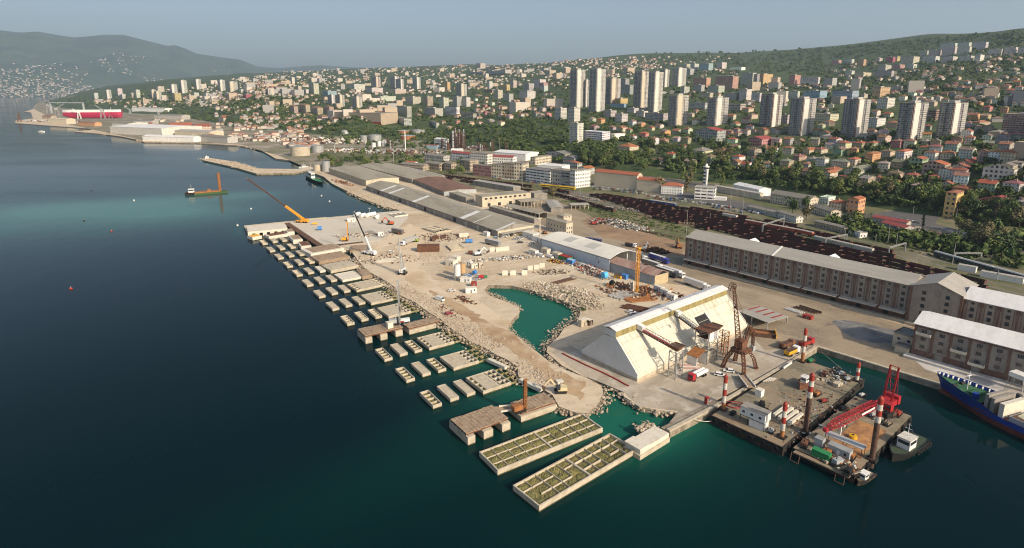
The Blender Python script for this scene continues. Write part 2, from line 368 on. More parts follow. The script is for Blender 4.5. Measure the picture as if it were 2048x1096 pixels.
idx = np.arange(nth * nr).reshape(nr, nth); fs = np.stack([idx[:-1, :-1].ravel(), idx[:-1, 1:].ravel(), idx[1:, 1:].ravel(), idx[1:, :-1].ravel()], 1)[:, ::-1]
me = bpy.data.meshes.new('mountains'); me.from_pydata(vs, [], fs.tolist()); me.update(); me.polygons.foreach_set('use_smooth', [True] * len(me.polygons))
MT = vs
me.materials.append(blend_mat('mountain_mat', [(.045, .065, .028), ((.028, .045, .02), .0012, .45, .6), ((.075, .085, .04), .004, .5, .7), ((.12, .12, .08), .0025, .66, .74)]))
tag(put('mountains', me), kind='structure')

# ---- sea, greener over the shallows and where the dredger stirs the bed
def axis(lo, hi, d, far, n):
    a = np.arange(lo, hi + d, d); b = np.geomspace(1, far, n)[1:]; return np.concatenate([lo - b[::-1] * 1.0 - d, a, hi + b + d])
ax_ = axis(-800, 545, 6, 40000, 24); ay_ = axis(75, 1060, 6, 40000, 24)
X_, Y_ = np.meshgrid(ax_, ay_); WP = np.stack([X_.ravel(), Y_.ravel()], 1)
dl = sdist(WP, coast_w, False)
sh = np.exp(-dl / 11.0) * .35
def blob(px, py, rx, ry, amt, rot=0):
    rx *= S_; ry *= S_
    c = G(px, py, 0); d = WP - np.array(c[:2]); ca, sa = math.cos(R(rot)), math.sin(R(rot)); u = d[:, 0] * ca + d[:, 1] * sa; v_ = -d[:, 0] * sa + d[:, 1] * ca
    return amt * np.exp(-(u / rx) ** 2 - (v_ / ry) ** 2)
for b_ in ((1255, 830, 20, 16, .95, 39), (1300, 845, 20, 8, .55, 39), (1090, 650, 18, 40, .75, 120), (1020, 590, 18, 20, .65, 0), (1090, 610, 22, 18, .6, 0), (1120, 700, 15, 22, .5, 40), (1120, 790, 16, 8, .45, 0),
           (960, 720, 20, 10, .3, 39), (1000, 790, 20, 8, .25, 39), (900, 900, 60, 16, .12, 39), (1350, 960, 60, 25, .10, 39)): sh += blob(*b_)
pl = np.zeros(len(WP))
for b_ in ((180, 430, 110, 60, .5, 10), (300, 400, 80, 34, .45, 20), (430, 395, 50, 20, .5, 30), (60, 440, 90, 60, .35, 0), (340, 425, 70, 30, .4, 0)): pl += blob(*b_)
pl *= .7 + .7 * vnoise(WP, 60, 9)
nx, ny = len(ax_), len(ay_); idx = np.arange(nx * ny).reshape(ny, nx); fs = np.stack([idx[:-1, :-1].ravel(), idx[:-1, 1:].ravel(), idx[1:, 1:].ravel(), idx[1:, :-1].ravel()], 1)
me = bpy.data.meshes.new('sea'); me.from_pydata(np.column_stack([WP, np.zeros(len(WP))]).tolist(), [], fs.tolist()); me.update()
for nm, arr in (('shallow', sh), ('plume', pl)):
    a = me.attributes.new(nm, 'FLOAT', 'POINT'); a.data.foreach_set('value', np.clip(arr, 0, 1).astype(np.float32))
m = bpy.data.materials.new('sea_water'); m.use_nodes = True; N = m.node_tree.nodes; L = m.node_tree.links; b = N['Principled BSDF']
b.inputs['Roughness'].default_value = .12; b.inputs['IOR'].default_value = 1.14; b.inputs['Specular IOR Level'].default_value = .45
a1 = N.new('ShaderNodeAttribute'); a1.attribute_name = 'shallow'; a2 = N.new('ShaderNodeAttribute'); a2.attribute_name = 'plume'
mx = N.new('ShaderNodeMix'); mx.data_type = 'RGBA'; L.new(a1.outputs['Fac'], mx.inputs[0]); mx.inputs[6].default_value = (.0002, .0092, .0128, 1); mx.inputs[7].default_value = (.010, .105, .070, 1)
m2 = N.new('ShaderNodeMix'); m2.data_type = 'RGBA'; L.new(a2.outputs['Fac'], m2.inputs[0]); L.new(mx.outputs[2], m2.inputs[6]); m2.inputs[7].default_value = (.045, .135, .115, 1)
L.new(m2.outputs[2], b.inputs['Base Color'])
ge = N.new('ShaderNodeNewGeometry'); prev = None
for s_, dist, st in ((.55, .05, (1, .45, 1)), (.09, .22, (1, .5, 1)), (.012, .5, (1, .4, 1))):
    mp = N.new('ShaderNodeMapping'); mp.inputs['Scale'].default_value = st; mp.inputs['Rotation'].default_value = (0, 0, R(25)); L.new(ge.outputs['Position'], mp.inputs[0])
    no = N.new('ShaderNodeTexNoise'); no.inputs['Scale'].default_value = s_; no.inputs['Detail'].default_value = 3; L.new(mp.outputs[0], no.inputs[0])
    bp = N.new('ShaderNodeBump'); bp.inputs['Distance'].default_value = dist; bp.inputs['Strength'].default_value = .5; L.new(no.outputs[0], bp.inputs['Height'])
    if prev: L.new(prev, bp.inputs['Normal'])
    prev = bp.outputs[0]
L.new(prev, b.inputs['Normal'])
wp = N.new('ShaderNodeMapping'); wp.inputs['Scale'].default_value = (.3, 1, 1); wp.inputs['Rotation'].default_value = (0, 0, R(20)); L.new(ge.outputs['Position'], wp.inputs[0]); wn_ = N.new('ShaderNodeTexNoise'); wn_.inputs['Scale'].default_value = .012; wn_.inputs['Detail'].default_value = 5; L.new(wp.outputs[0], wn_.inputs[0])
wr = N.new('ShaderNodeMapRange'); wr.inputs[1].default_value = .4; wr.inputs[2].default_value = .65; wr.inputs[3].default_value = .05; wr.inputs[4].default_value = .16; L.new(wn_.outputs[0], wr.inputs[0]); L.new(wr.outputs[0], b.inputs['Roughness'])
me.materials.append(m); tag(put('sea', me), kind='structure')

# ---- air
hb = MB().box(-22000, 19000, -3000, 21500, -12, 2300).build('haze', bpy.data.materials.new('haze_air')); tag(hb, kind='stuff')
m = hb.data.materials[0]; m.use_nodes = True; N = m.node_tree.nodes; N.remove(N['Principled BSDF']); pv = N.new('ShaderNodeVolumePrincipled')
pv.inputs['Color'].default_value = (.58, .78, 1, 1); pv.inputs['Density'].default_value = HAZE = 5e-5; pv.inputs['Anisotropy'].default_value = .1
m.node_tree.links.new(pv.outputs[0], N['Material Output'].inputs['Volume'])

# ================================================================== shared materials
M_conc = blend_mat('concrete_mat', [(.47, .41, .31), ((.33, .28, .20), .35, .45, .7), ((.56, .51, .42), .9, .5, .8)], coord='Object')
M_concw = blend_mat('pale_concrete_mat', [(.62, .57, .47), ((.45, .39, .29), .5, .5, .75), ((.68, .64, .56), 1.1, .5, .8)], coord='Object')
M_wet = mat('tide_mark_mat', (.07, .065, .03), .7, var=.5, scale=.6)
M_sand = blend_mat('fill_sand_mat', [(.50, .43, .32), ((.38, .31, .21), .5, .45, .7)], coord='World', bump=.15, bscale=.8)
M_weed = blend_mat('weed_mat', [(.19, .165, .06), ((.085, .085, .03), .3, .45, .65), ((.30, .25, .11), 1.2, .5, .7), ((.12, .14, .06), .15, .5, .7)], coord='World', bump=.3, bscale=1.2)
M_darkw = mat('dark_water_mat', (.012, .035, .028), .15, spec=.5)
M_rust = mat('rust_mat', (.20, .085, .045), .85, col2=(.09, .045, .03), scale=.8, coord='World')
M_rustd = mat('dark_rust_mat', (.13, .075, .05), .85, col2=(.06, .035, .028), scale=.6, coord='World')
M_timber = blend_mat('weathered_timber_mat', [(.34, .25, .17), ((.21, .14, .09), .5, .45, .65), ((.46, .38, .28), .9, .52, .75)], coord='World')
M_white = mat('white_paint_mat', (.78, .77, .73), .5, var=.2, scale=.7, coord='Object')
M_wpanel = blend_mat('cream_sheeting_mat', [(.56, .535, .44), ((.43, .40, .31), .22, .52, .72, (.4, 1, 1, 0)), ((.62, .60, .53), .4, .55, .8)], coord='Object', rough=.6)
M_grey = mat('grey_sheeting_mat', (.40, .42, .42), .6, var=.25, scale=.3, coord='Object')
M_steel = mat('galvanised_steel_mat', (.42, .42, .40), .55, .3, var=.3, scale=.5, coord='World')
M_red = mat('red_paint_mat', (.42, .03, .035), .45, var=.25, scale=.6, coord='World')
M_redband = mat('red_band_mat', (.38, .05, .035), .6, var=.4, scale=.8, coord='World')
M_whiteband = mat('white_band_mat', (.66, .62, .54), .6, var=.35, scale=1.2, coord='World')
M_orange = mat('orange_rust_mat', (.40, .17, .05), .7, col2=(.20, .08, .04), scale=1.0, coord='World')
M_yellow = mat('yellow_paint_mat', (.72, .40, .03), .5, var=.15, scale=.8, coord='World')
M_ycrane = mat('orange_crane_mat', (.75, .33, .03), .5, var=.1, scale=.8, coord='World')
M_black = mat('black_mat', (.018, .018, .018), .6)
M_glass = mat('window_glass_mat', (.03, .04, .05), .15, spec=.6)
M_tyre = mat('rubber_mat', (.02, .02, .02), .9)
M_blue = mat('blue_paint_mat', (.06, .22, .55), .5, var=.1, scale=1, coord='World')
M_green = mat('green_paint_mat', (.03, .22, .08), .5, var=.2, scale=1, coord='World')
M_deck = blend_mat('barge_deck_mat', [(.25, .205, .14), ((.16, .145, .10), .09, .45, .6), ((.30, .19, .12), .07, .52, .66), ((.33, .29, .22), .5, .55, .75), ((.07, .06, .045), .8, .66, .76)], coord='World', bump=.05)
M_hull = blend_mat('barge_hull_mat', [(.025, .025, .022), ((.10, .055, .035), .4, .5, .65), ((.14, .13, .10), 1.0, .6, .75)], coord='World')
M_earth = blend_mat('yard_earth_mat', [(.30, .20, .12), ((.20, .13, .085), .05, .45, .65), ((.40, .29, .18), .02, .5, .7), ((.17, .14, .11), .3, .58, .75)])
M_yard = blend_mat('yard_mat', [(.31, .245, .17), ((.20, .165, .12), .03, .45, .6), ((.40, .33, .24), .05, .52, .7, (1, .18, 1, 38)), ((.155, .125, .095), .09, .60, .72, (.25, 1, 1, 20)), ((.36, .29, .2), .8, .45, .8)], bump=.03)
M_quay = blend_mat('quay_mat', [(.43, .37, .29), ((.28, .24, .18), .05, .45, .62, (.25, 1, 1, 39)), ((.52, .47, .39), .15, .5, .7), ((.20, .17, .13), .25, .64, .76)], bump=.03)
M_plat = blend_mat('platform_mat', [(.56, .51, .42), ((.47, .42, .33), .03, .45, .65), ((.36, .31, .24), .12, .63, .75)])
M_haul = blend_mat('haul_road_mat', [(.62, .50, .35), ((.47, .35, .22), .03, .45, .65), ((.62, .54, .42), .08, .5, .7, (.3, 1, 1, 120)), ((.36, .25, .15), .02, .62, .72)])
M_mud = blend_mat('mud_mat', [(.45, .325, .20), ((.34, .22, .125), .05, .45, .6), ((.54, .43, .30), .1, .5, .7), ((.20, .14, .09), .03, .6, .7)])
M_rail = blend_mat('rail_land_mat', [(.17, .155, .085), ((.10, .115, .045), .03, .42, .58), ((.27, .22, .15), .04, .52, .68, (1, .2, 1, -47)), ((.12, .10, .07), .3, .55, .7)])
M_asph = blend_mat('asphalt_mat', [(.11, .105, .10), ((.16, .15, .14), .05, .5, .7), ((.075, .07, .068), .3, .5, .8)])
M_dust = blend_mat('white_dust_mat', [(.52, .49, .45), ((.36, .31, .25), .06, .45, .65, (.3, 1, 1, -52)), ((.68, .67, .65), .1, .5, .68)])
M_wetp = blend_mat('wet_ground_mat', [(.20, .195, .19), ((.12, .12, .12), .08, .45, .6), ((.31, .29, .26), .15, .52, .7)], rough=.5)
M_rock = blend_mat('limestone_mat', [(.42, .345, .255), ((.30, .23, .16), .2, .45, .65), ((.50, .44, .36), .5, .5, .75)], coord='World')
M_ind = blend_mat('industrial_ground_mat', [(.26, .22, .16), ((.15, .15, .08), .02, .45, .58), ((.38, .33, .27), .015, .52, .66), ((.12, .11, .10), .06, .58, .7)])

def sheet(name, pts, z, m, kind='structure', label=None):
    P_ = [tuple(G(x, y, z)[:2]) for x, y in pts]
    if name in ('path', 'haul_road', 'yard_earth'):      # earth edges wander
        rj = random.Random(len(P_)); P2 = []
        for (x0, y0), (x1, y1) in zip(P_, P_[1:] + P_[:1]):
            l = math.hypot(x1 - x0, y1 - y0); k = max(1, int(l / 2.5)); j = min(1.6, l * .12)
            P2 += [(x0 + (x1 - x0) * i / k + rj.uniform(-j, j), y0 + (y1 - y0) * i / k + rj.uniform(-j, j)) for i in range(k)]
        P_ = P2
    o = MB().prism(P_, z - .25, z).build(name, m); tag(o, kind=kind); return o
def vp_(v, *pts): return [q(v, x, y) for x, y in pts]
sheet('ground_industrial', [(76, 206), (66, 217), (120, 245), (208, 264), (290, 281), (480, 289), (560, 312), (600, 330), (625, 335), (700, 345), (740, 345), (1000, 392), (1060, 400), (1150, 425), (1100, 380), (1000, 345), (1150, 350), (1290, 365), (1200, 330), (1000, 290), (850, 268), (600, 250), (380, 222), (200, 208), (100, 198)], 1.925, M_ind)
sheet('yard', [(1085, 395), (1160, 415), (1290, 458), (1372, 480), (1372, 530), (1830, 656), (1822, 713), (2600, 935), (2600, 988), (2048, 821), (1860, 763), (1633, 692), (1520, 755), (1495, 663), (1450, 580), (1335, 567), (1290, 520), (1222, 495), (1165, 482), (1060, 440), (1040, 410)], 1.93, M_yard)
sheet('quay', [(1246, 783), (1165, 750), (1100, 702), (1140, 690), (1277, 768), (1493, 663), (1530, 700), (1632, 693), (1334, 851), (1357, 822), (1278, 812)], 1.955, M_quay)
sheet('yard_earth', vp_('b', (960, 180), (1100, 200), (1320, 285), (1500, 335), (1600, 355), (1600, 455), (1290, 415), (1180, 345), (1060, 330), (900, 215)), 1.98, M_earth)
sheet('platform', vp_('v', (640, 175), (1110, 500), (1680, 437), (1900, 420), (2100, 300), (2300, 100), (2200, 5), (1500, 78), (900, 125)), 2.02, M_plat)
sheet('haul_road', vp_('a', (1430, 90), (1560, 150), (1490, 290), (1500, 390), (1600, 470), (1760, 540), (2100, 760), (2080, 860), (1800, 720), (1560, 590), (1440, 500), (1370, 440), (1390, 300), (1300, 220), (1180, 330), (1200, 240)), 1.96, M_haul)
sheet('path', vp_('e', (520, 60), (650, 110), (800, 200), (900, 270), (980, 290), (1090, 380), (1200, 480), (1330, 560), (1430, 600), (1420, 700), (1300, 640), (1180, 560), (1080, 470), (960, 380), (860, 330), (760, 230), (640, 160)), 1.99, M_mud)
sheet('rail_land', [(640, 318), (700, 318), (850, 352), (1000, 376), (1100, 396), (1200, 440), (1300, 468), (1385, 500), (1830, 640), (2600, 860), (2700, 500), (2048, 440), (1800, 408), (1560, 372), (1290, 350), (1150, 332), (1000, 325), (800, 308), (700, 298), (640, 300)], 1.94, M_rail)
sheet('dusty_road', [(1822, 714), (2600, 945), (2600, 975), (2048, 806), (1850, 738)], 1.96, M_dust)
c0 = G(1742, 664); wetpts = []
for i in range(28):
    t = 2 * math.pi * i / 28; r_ = 11.5 + 1.6 * math.sin(3 * t) + rnd.uniform(-.6, .6); wetpts.append((c0.x + r_ * 1.35 * math.cos(t) * math.cos(-.7) - r_ * math.sin(t) * math.sin(-.7), c0.y + r_ * 1.35 * math.cos(t) * math.sin(-.7) + r_ * math.sin(t) * math.cos(-.7)))
tag(MB().prism(wetpts, 1.8, 1.965).build('wet_patch', M_wetp), kind='structure')

# ================================================================== rubble banks
def rock_bank(name, lines, n, w_, smin, smax, zc=0.6, mat_=None, seed=1, zr=1.4):
    rg = random.Random(seed); mb = MB(); phi = 1.618
    ico = [(-1, phi, 0), (1, phi, 0), (-1, -phi, 0), (1, -phi, 0), (0, -1, phi), (0, 1, phi), (0, -1, -phi), (0, 1, -phi), (phi, 0, -1), (phi, 0, 1), (-phi, 0, -1), (-phi, 0, 1)]
    fc = [(0, 11, 5), (0, 5, 1), (0, 1, 7), (0, 7, 10), (0, 10, 11), (1, 5, 9), (5, 11, 4), (11, 10, 2), (10, 7, 6), (7, 1, 8), (3, 9, 4), (3, 4, 2), (3, 2, 6), (3, 6, 8), (3, 8, 9), (4, 9, 5), (2, 4, 11), (6, 2, 10), (8, 6, 7), (9, 8, 1)]
    segs = []; tot = 0; n = int(n * 2.1)
    for ln in lines:
        W = [G(x, y, .8) for x, y in ln]
        for a, b in zip(W, W[1:]): l = (b - a).length; segs.append((a, b, l)); tot += l
    for a, b, l in segs:
        for _ in range(max(1, int(n * l / tot))):
            p = a.lerp(b, rg.random()); nrm = Vector((-(b - a).y, (b - a).x, 0)).normalized(); off = rg.gauss(0, w_)
            s = (smin + (smax - smin) * rg.random() ** 2.4) * .52; c = p + nrm * off; z = zc + rg.uniform(-.5, .5) * zr
            k = len(mb.v); e = (rg.uniform(.7, 1.3), rg.uniform(.7, 1.3), rg.uniform(.5, .9)); t = rg.uniform(0, 6.3)
            for x, y, zz_ in ico:
                f_ = s / 1.9 * rg.uniform(.8, 1.2); x, y = x * math.cos(t) - y * math.sin(t), x * math.sin(t) + y * math.cos(t)
                mb.v.append((c.x + x * f_ * e[0], c.y + y * f_ * e[1], z + zz_ * f_ * e[2]))
            mb.f += [tuple(k + i for i in f) for f in fc]; mb.m += [0] * 20
    o = mb.build(name, mat_ or M_rock); tag(o, kind='stuff'); return o
rock_bank('rubble', [[(1066, 765), (1037, 753), (1016, 720), (988, 707), (940, 683), (899, 655), (858, 625), (830, 604), (800, 590), (778, 566), (760, 555), (735, 542), (713, 517)],
  [(1100, 785), (1118, 812), (1152, 824), (1178, 824), (1197, 805), (1205, 786), (1170, 757)]], 3200, 2.3, .3, 1.3, .9, seed=3)
rock_bank('rubble', [[(935, 672), (905, 645), (880, 622), (850, 603), (820, 590), (800, 575)], [(1005, 700), (960, 680), (925, 655)], [(1110, 770), (1060, 745), (1035, 730)]], 1500, 3.2, .3, 1.1, 1.9, seed=5, zr=.5)
rock_bank('rubble', [[(1247, 787), (1278, 812), (1320, 822), (1350, 822)], [(1260, 795), (1300, 812), (1335, 818)]], 420, 1.5, .4, 1.7, 1.0, seed=6)
rock_bank('rubble', [[(1093, 704), (1097, 692), (1117, 672), (1128, 656), (1152, 645), (1162, 628), (1158, 615), (1134, 604), (1100, 592), (1064, 580), (1070, 572)], [(1080, 575), (1120, 588), (1150, 605), (1165, 600)]], 1300, 2.2, .3, 1.15, 1.0, seed=7)
rock_bank('rubble', [[(1093, 708), (1124, 733), (1165, 754), (1206, 764), (1245, 784)]], 420, 1.0, .4, 1.6, .8, seed=8, mat_=M_rock)
rock_bank('rubble', [[(968, 580), (978, 571), (1020, 571), (1062, 579)], [(969, 583), (1015, 604), (1039, 617), (1022, 643), (1015, 660), (1066, 698)]], 700, 1.0, .25, .9, 1.1, seed=9)
rock_bank('rubble', [[(790, 420), (763, 410), (736, 400), (719, 393), (700, 384)], [(800, 421), (755, 401), (722, 388)]], 900, 2.8, .5, 1.8, 1.4, seed=10)
rock_bank('rubble', [[(408, 318), (468, 331), (513, 343), (590, 342)], [(461, 325), (513, 340)]], 900, 3.5, .6, 2.4, 1.9, seed=11)
rock_bank('rubble', [[(277, 281), (288, 284), (392, 286), (478, 291), (520, 299)], [(150, 262), (243, 272)], [(31, 243), (97, 250)]], 700, 4, 1.0, 3.5, 1.0, seed=12)

# ================================================================== caissons in the water
def F3(v, a, b, c, z):
    A, B, Cc = g(v, *a, z), g(v, *b, z), g(v, *c, z); t = ang(B, Cc)
    if (A - B).length > 1.3 * (Cc - B).length: t = ang(B, A) - math.pi / 2
    L_ = math.cos(t) * (Cc.x - B.x) + math.sin(t) * (Cc.y - B.y); W_ = -math.sin(t) * (A.x - B.x) + math.cos(t) * (A.y - B.y)
    return (B.x, B.y, 0), t, L_, W_
def cell_walls(mb, L_, W_, nx_, ny_, z0, z1, t=.35, mi=0, zi=None):
    zi = z1 - .25 if zi is None else zi
    mb.box(0, L_, 0, t, z0, z1, mi).box(0, L_, W_ - t, W_, z0, z1, mi).box(0, t, t, W_ - t, z0, z1, mi).box(L_ - t, L_, t, W_ - t, z0, z1, mi)
    for i in range(1, nx_): x = L_ * i / nx_; mb.box(x - t / 2, x + t / 2, t, W_ - t, z0, zi, mi)
    for j in range(1, ny_):
        y = W_ * j / ny_
        for i in range(nx_): mb.box(L_ * i / nx_ + t / 2 + (t / 2 if i == 0 else 0), L_ * (i + 1) / nx_ - t / 2 - (t / 2 if i == nx_ - 1 else 0), y - t / 2, y + t / 2, z0, zi, mi)
    return mb
small = [('v', 318, 432, 'g'), ('v', 455, 407, 'f'), ('v', 585, 391, 'f'), ('v', 418, 528, 'f'), ('v', 555, 500, 'f'), ('v', 697, 482, 'o'), ('v', 530, 625, 'f'), ('v', 675, 595, 'f'), ('v', 820, 578, 'f'),
  ('v', 652, 735, 'o'), ('v', 802, 700, 'f'), ('v', 950, 680, 'o'), ('v', 780, 850, 'o'), ('v', 935, 818, 'f'), ('v', 1092, 796, 'w'), ('v', 920, 983, 'f'), ('v', 1083, 946, 'f'), ('v', 1243, 920, 'f'),
  ('a', 813, 566, 'f'), ('a', 898, 546, 'f'), ('a', 982, 531, 'f'), ('a', 903, 648, 'f'), ('a', 992, 626, 'f'), ('a', 1080, 610, 'f'), ('a', 1005, 745, 'o'), ('a', 1100, 718, 'h'), ('a', 1192, 700, 'h'),
  ('e', 255, 428, 'g'), ('e', 343, 400, 'f'), ('e', 428, 381, 'g'), ('e', 380, 545, 'g'), ('e', 472, 512, 'f'), ('e', 562, 490, 'g'), ('e', 530, 687, 'g'), ('e', 630, 650, 'f'), ('e', 725, 622, 'f')]
def small_caisson(kind, lo=0.0):
    L_, W_, H_ = 3.5, 11.2, 1.6; t = thing('caisson', 'x', 'caisson')
    mb = MB(); cell_walls(mb, L_, W_, 1, 4, .35, H_, .3); mb.build('cell_walls', M_concw if kind == 'w' else M_conc, t)
    MB().box(-.02, L_ + .02, -.02, W_ + .02, -2, .35).build('base', M_wet, t)
    zf = {'f': H_ - .12, 'w': H_ - .1, 'h': H_ - .7, 'o': .5, 'g': .65}[kind]; mf = {'f': M_sand, 'w': M_concw, 'h': M_sand, 'o': M_darkw, 'g': M_weed}[kind]
    MB().box(.32, L_ - .32, .32, W_ - .32, .36, zf).build('fill', mf, t); return t
protos = {}
rowname = ['farthest row, under the pier arm', 'second row from the pier arm', 'third row from the pier arm', 'fourth row from the pier arm', 'fifth row from the pier arm', 'sixth row from the pier arm', 'seventh row, beside the lattice pier deck shore', 'row two up from the rig pier', 'row just behind the rig pier', 'row just in front of the rig pier', 'middle row between the two piers', 'row just behind the near pier']
kd = {'f': 'sand-filled', 'w': 'white-capped', 'h': 'half-filled', 'o': 'empty dark-celled', 'g': 'weed-filled'}; pos3 = ['seaward', 'middle', 'shoreward']
for i, (v, x, y, k) in enumerate(small):
    p = g(v, x, y, 1.6); rz = R(33 if i >= 24 else 35); cx_, cy2 = p.x - (1.75 * math.cos(rz) - 5.6 * math.sin(rz)), p.y - (1.75 * math.sin(rz) + 5.6 * math.cos(rz))
    lab = f'{kd[k]} concrete caisson, {pos3[i % 3]} one of the {rowname[i // 3]}'
    if k not in protos:
        protos[k] = small_caisson(k); o = protos[k]; o.location = (cx_, cy2, 0); o.rotation_euler = (0, 0, rz); o['label'] = lab
    else: o = dup(protos[k], (cx_, cy2, 0), rz, lab)
    o['group'] = 'small caissons standing in rows off the new pier'
def large_caisson(v, a, b, c, ext, label, fillx=.72, wet=0.0, m=None, H_=1.85, top_m=None, sheds=None):
    loc, t, L_, W_ = F3(v, a, b, c, H_); o = thing('large_caisson', label, 'caisson', loc, t, 'large caissons along the unfinished pier'); m = m or M_conc
    ny_ = 4; mb = MB(); cell_walls(mb, L_, W_, 6, ny_, .5, H_, .35, 0, H_ - .1); mb.build('cell_walls', m, o)
    MB().box(-.02, L_ + .02, -.02, W_ + .02, -2, .5).build('base', M_wet, o)
    x0 = L_ * (wet if wet else 0)
    if wet: MB().box(.35, L_ / 6 - .18, .35, W_ - .35, .55, 1.1).build('weed_fill', M_weed, o); x0 = L_ / 6 + .18
    else: x0 = .35
    xs = L_ * fillx
    MB().box(x0, xs, .35, W_ - .35, .55, H_ - .14).build('fill', top_m or M_sand, o)
    MB().box(xs + .02, L_ - .35, .35, W_ - .35, .55, .9).build('flooded_cells', M_darkw, o)
    if ext:
        E_ = g(v, *ext, 1.0); le = max(2, (Vector((E_.x, E_.y)) - Vector((loc[0], loc[1]))).dot(Vector((math.cos(t), math.sin(t)))) - L_)
        mb = MB()
        for j in range(4): y = .3 + (W_ - .6) * j / 3; mb.box(L_ + .01, L_ + le, y - .15, y + .15, .5, 1.3)
        for k2 in (.5, 1.0): mb.box(L_ + le * k2 - .3, L_ + le * k2 + .02, .1, W_ - .1, .55, 1.4)
        mb.build('low_beams', mat('weedy_beam_mat', (.30, .26, .12), .8, var=.3, scale=.6) if 'weedy_beam_mat' not in bpy.data.materials else bpy.data.materials['weedy_beam_mat'], o)
    return o
large_caisson('v', (1315, 870), (1400, 957), (1675, 905), None, 'pale slab-topped large caisson, farthest of the open-water ones, next to brown planking', .95, 0, M_concw, top_m=M_concw)
large_caisson('v', (1500, 1005), (1592, 1092), (1990, 1005), None, 'large caisson second in line with dark cells at its seaward end', .8, 1)
large_caisson('w', (190, 195), (290, 312), (590, 248), (690, 225), 'large sand-filled caisson two behind the rig pier, low beams running ashore', .72)
large_caisson('w', (415, 370), (527, 492), (835, 418), (940, 400), 'large sand-filled caisson directly behind the rig pier', .75)
large_caisson('w', (935, 782), (1082, 922), (1420, 832), (1520, 800), 'large caisson directly in front of the rig pier with weedy seaward cells', .68, 1)
large_caisson('e', (597, 445), (665, 513), (812, 470), (865, 455), 'large sand-filled caisson in the middle between the two pier decks', .7)
large_caisson('e', (755, 565), (838, 650), (1002, 595), (1050, 578), 'large caisson nearest the front pier deck, dark cells at both ends', .62, 1)
# concrete footbridges between the big caissons and the shore
for v, a, b, lab in (('e', (868, 462), (975, 510), 'long white concrete slab bridging two large caissons'), ('e', (1055, 580), (1180, 640), 'long white concrete slab leading to the near pier deck')):
    A, B = g(v, *a, 2.0), g(v, *b, 2.0); t = ang(A, B); l = (B - A).length
    tag(MB().box(0, l, -1.1, 1.1, 1.2, 2.2).box(0, l, -1.1, -.9, 2.21, 2.5).build('slab', M_concw), lab, 'concrete slab'); o = C.objects[-1]; o.location = (A.x, A.y, 0); o.rotation_euler = (0, 0, t)
A, B = g('w', 1540, 790, 1.2), g('w', 1750, 930, 1.2); o = tag(MB().box(0, (B - A).length, -1.6, 1.6, .2, 1.3).build('walkway', M_weed), 'weed-covered walkway between caisson and rubble bank', 'walkway'); o.location = (A.x, A.y, 0); o.rotation_euler = (0, 0, ang(A, B))
# two big flooded cell boxes in front
def big_box(v, a, b, c, label, dry, seed):
    loc, t, L_, W_ = F3(v, a, b, c, 2.0); o = thing('cellular_caisson', label, 'caisson', loc, t, 'two big cellular caissons in the foreground'); rg = random.Random(seed)
    mb = MB(); t_ = .42; H_ = 2.0
    mb.box(0, L_, 0, t_, .4, H_).box(0, L_, W_ - t_, W_, .4, H_).box(0, t_, t_, W_ - t_, .4, H_).box(L_ - t_, L_, t_, W_ - t_, .4, H_); mb.box(L_ * .5 - .3, L_ * .5 + .3, t_, W_ - t_, .4, H_ - .15)
    mb.build('outer_walls', M_conc, o); MB().box(-.02, L_ + .02, -.02, W_ + .02, -2, .4).build('base', M_wet, o)
    mb = MB(); n = 10
    for i in range(1, n):
        if i == n // 2: continue
        x = L_ * i / n
        for j in range(3):
            if rg.random() < .9: mb.box(x - .08, x + .08, W_ * j / 3 + (.45 if j == 0 else .09), W_ * (j + 1) / 3 - (.45 if j == 2 else .09), .4, 1.72 + rg.random() * .15)
    for j in (1, 2):
        for i in range(n):
            if rg.random() < .88: mb.box(L_ * i / n + (.45 if i in (0, n // 2) else .09), L_ * (i + 1) / n - (.45 if i in (n // 2 - 1, n - 1) else .09), W_ * j / 3 - .07, W_ * j / 3 + .07, .4, 1.7 + rg.random() * .15)
    mb.build('inner_walls', M_conc, o)
    for side in (0, 1):      # weedy bed of each half, lumpy
        nx_, ny_ = 46, 26; x0, x1 = L_ * .5 * side + .35, L_ * .5 * (side + 1) - .3; vv = []
        for j in range(ny_):
            for i in range(nx_):
                x = x0 + (x1 - x0) * i / (nx_ - 1); y = .42 + (W_ - .84) * j / (ny_ - 1); cellx = (x / L_ * n) % 1; celly = (y / W_ * 3) % 1
                m_ = math.sin(cellx * math.pi) * math.sin(celly * math.pi); vv.append((x, y, dry[side] - .25 + m_ * .45 + rg.gauss(0, .07)))
        ff = [(j * nx_ + i, j * nx_ + i + 1, (j + 1) * nx_ + i + 1, (j + 1) * nx_ + i) for j in range(ny_ - 1) for i in range(nx_ - 1)]
        b_ = MB(); b_.v = vv; b_.f = ff; b_.m = [0] * len(ff); b_.build('weed_bed', M_weed, o)
        MB().box(x0, x1, .43, W_ - .43, .41, .95).build('flooded_cells', M_darkw, o)
    for i in range(34):
        x = L_ * (i + .5) / 34; MB().bar((x, W_ - .2, H_), (x + rg.uniform(-.1, .1), W_ - .2 + rg.uniform(-.1, .1), H_ + rg.uniform(.2, .55)), .07).build('starter_bar', M_rustd, o)
    return o
big_box('r', (95, 435), (288, 628), (1387, 185), 'big foreground caisson of weed-filled cells, the left of two', (1.62, 1.5), 1)
big_box('r', (450, 782), (722, 1002), (1742, 403), 'big foreground caisson of flooded cells, nearest the camera', (1.42, 1.2), 2)

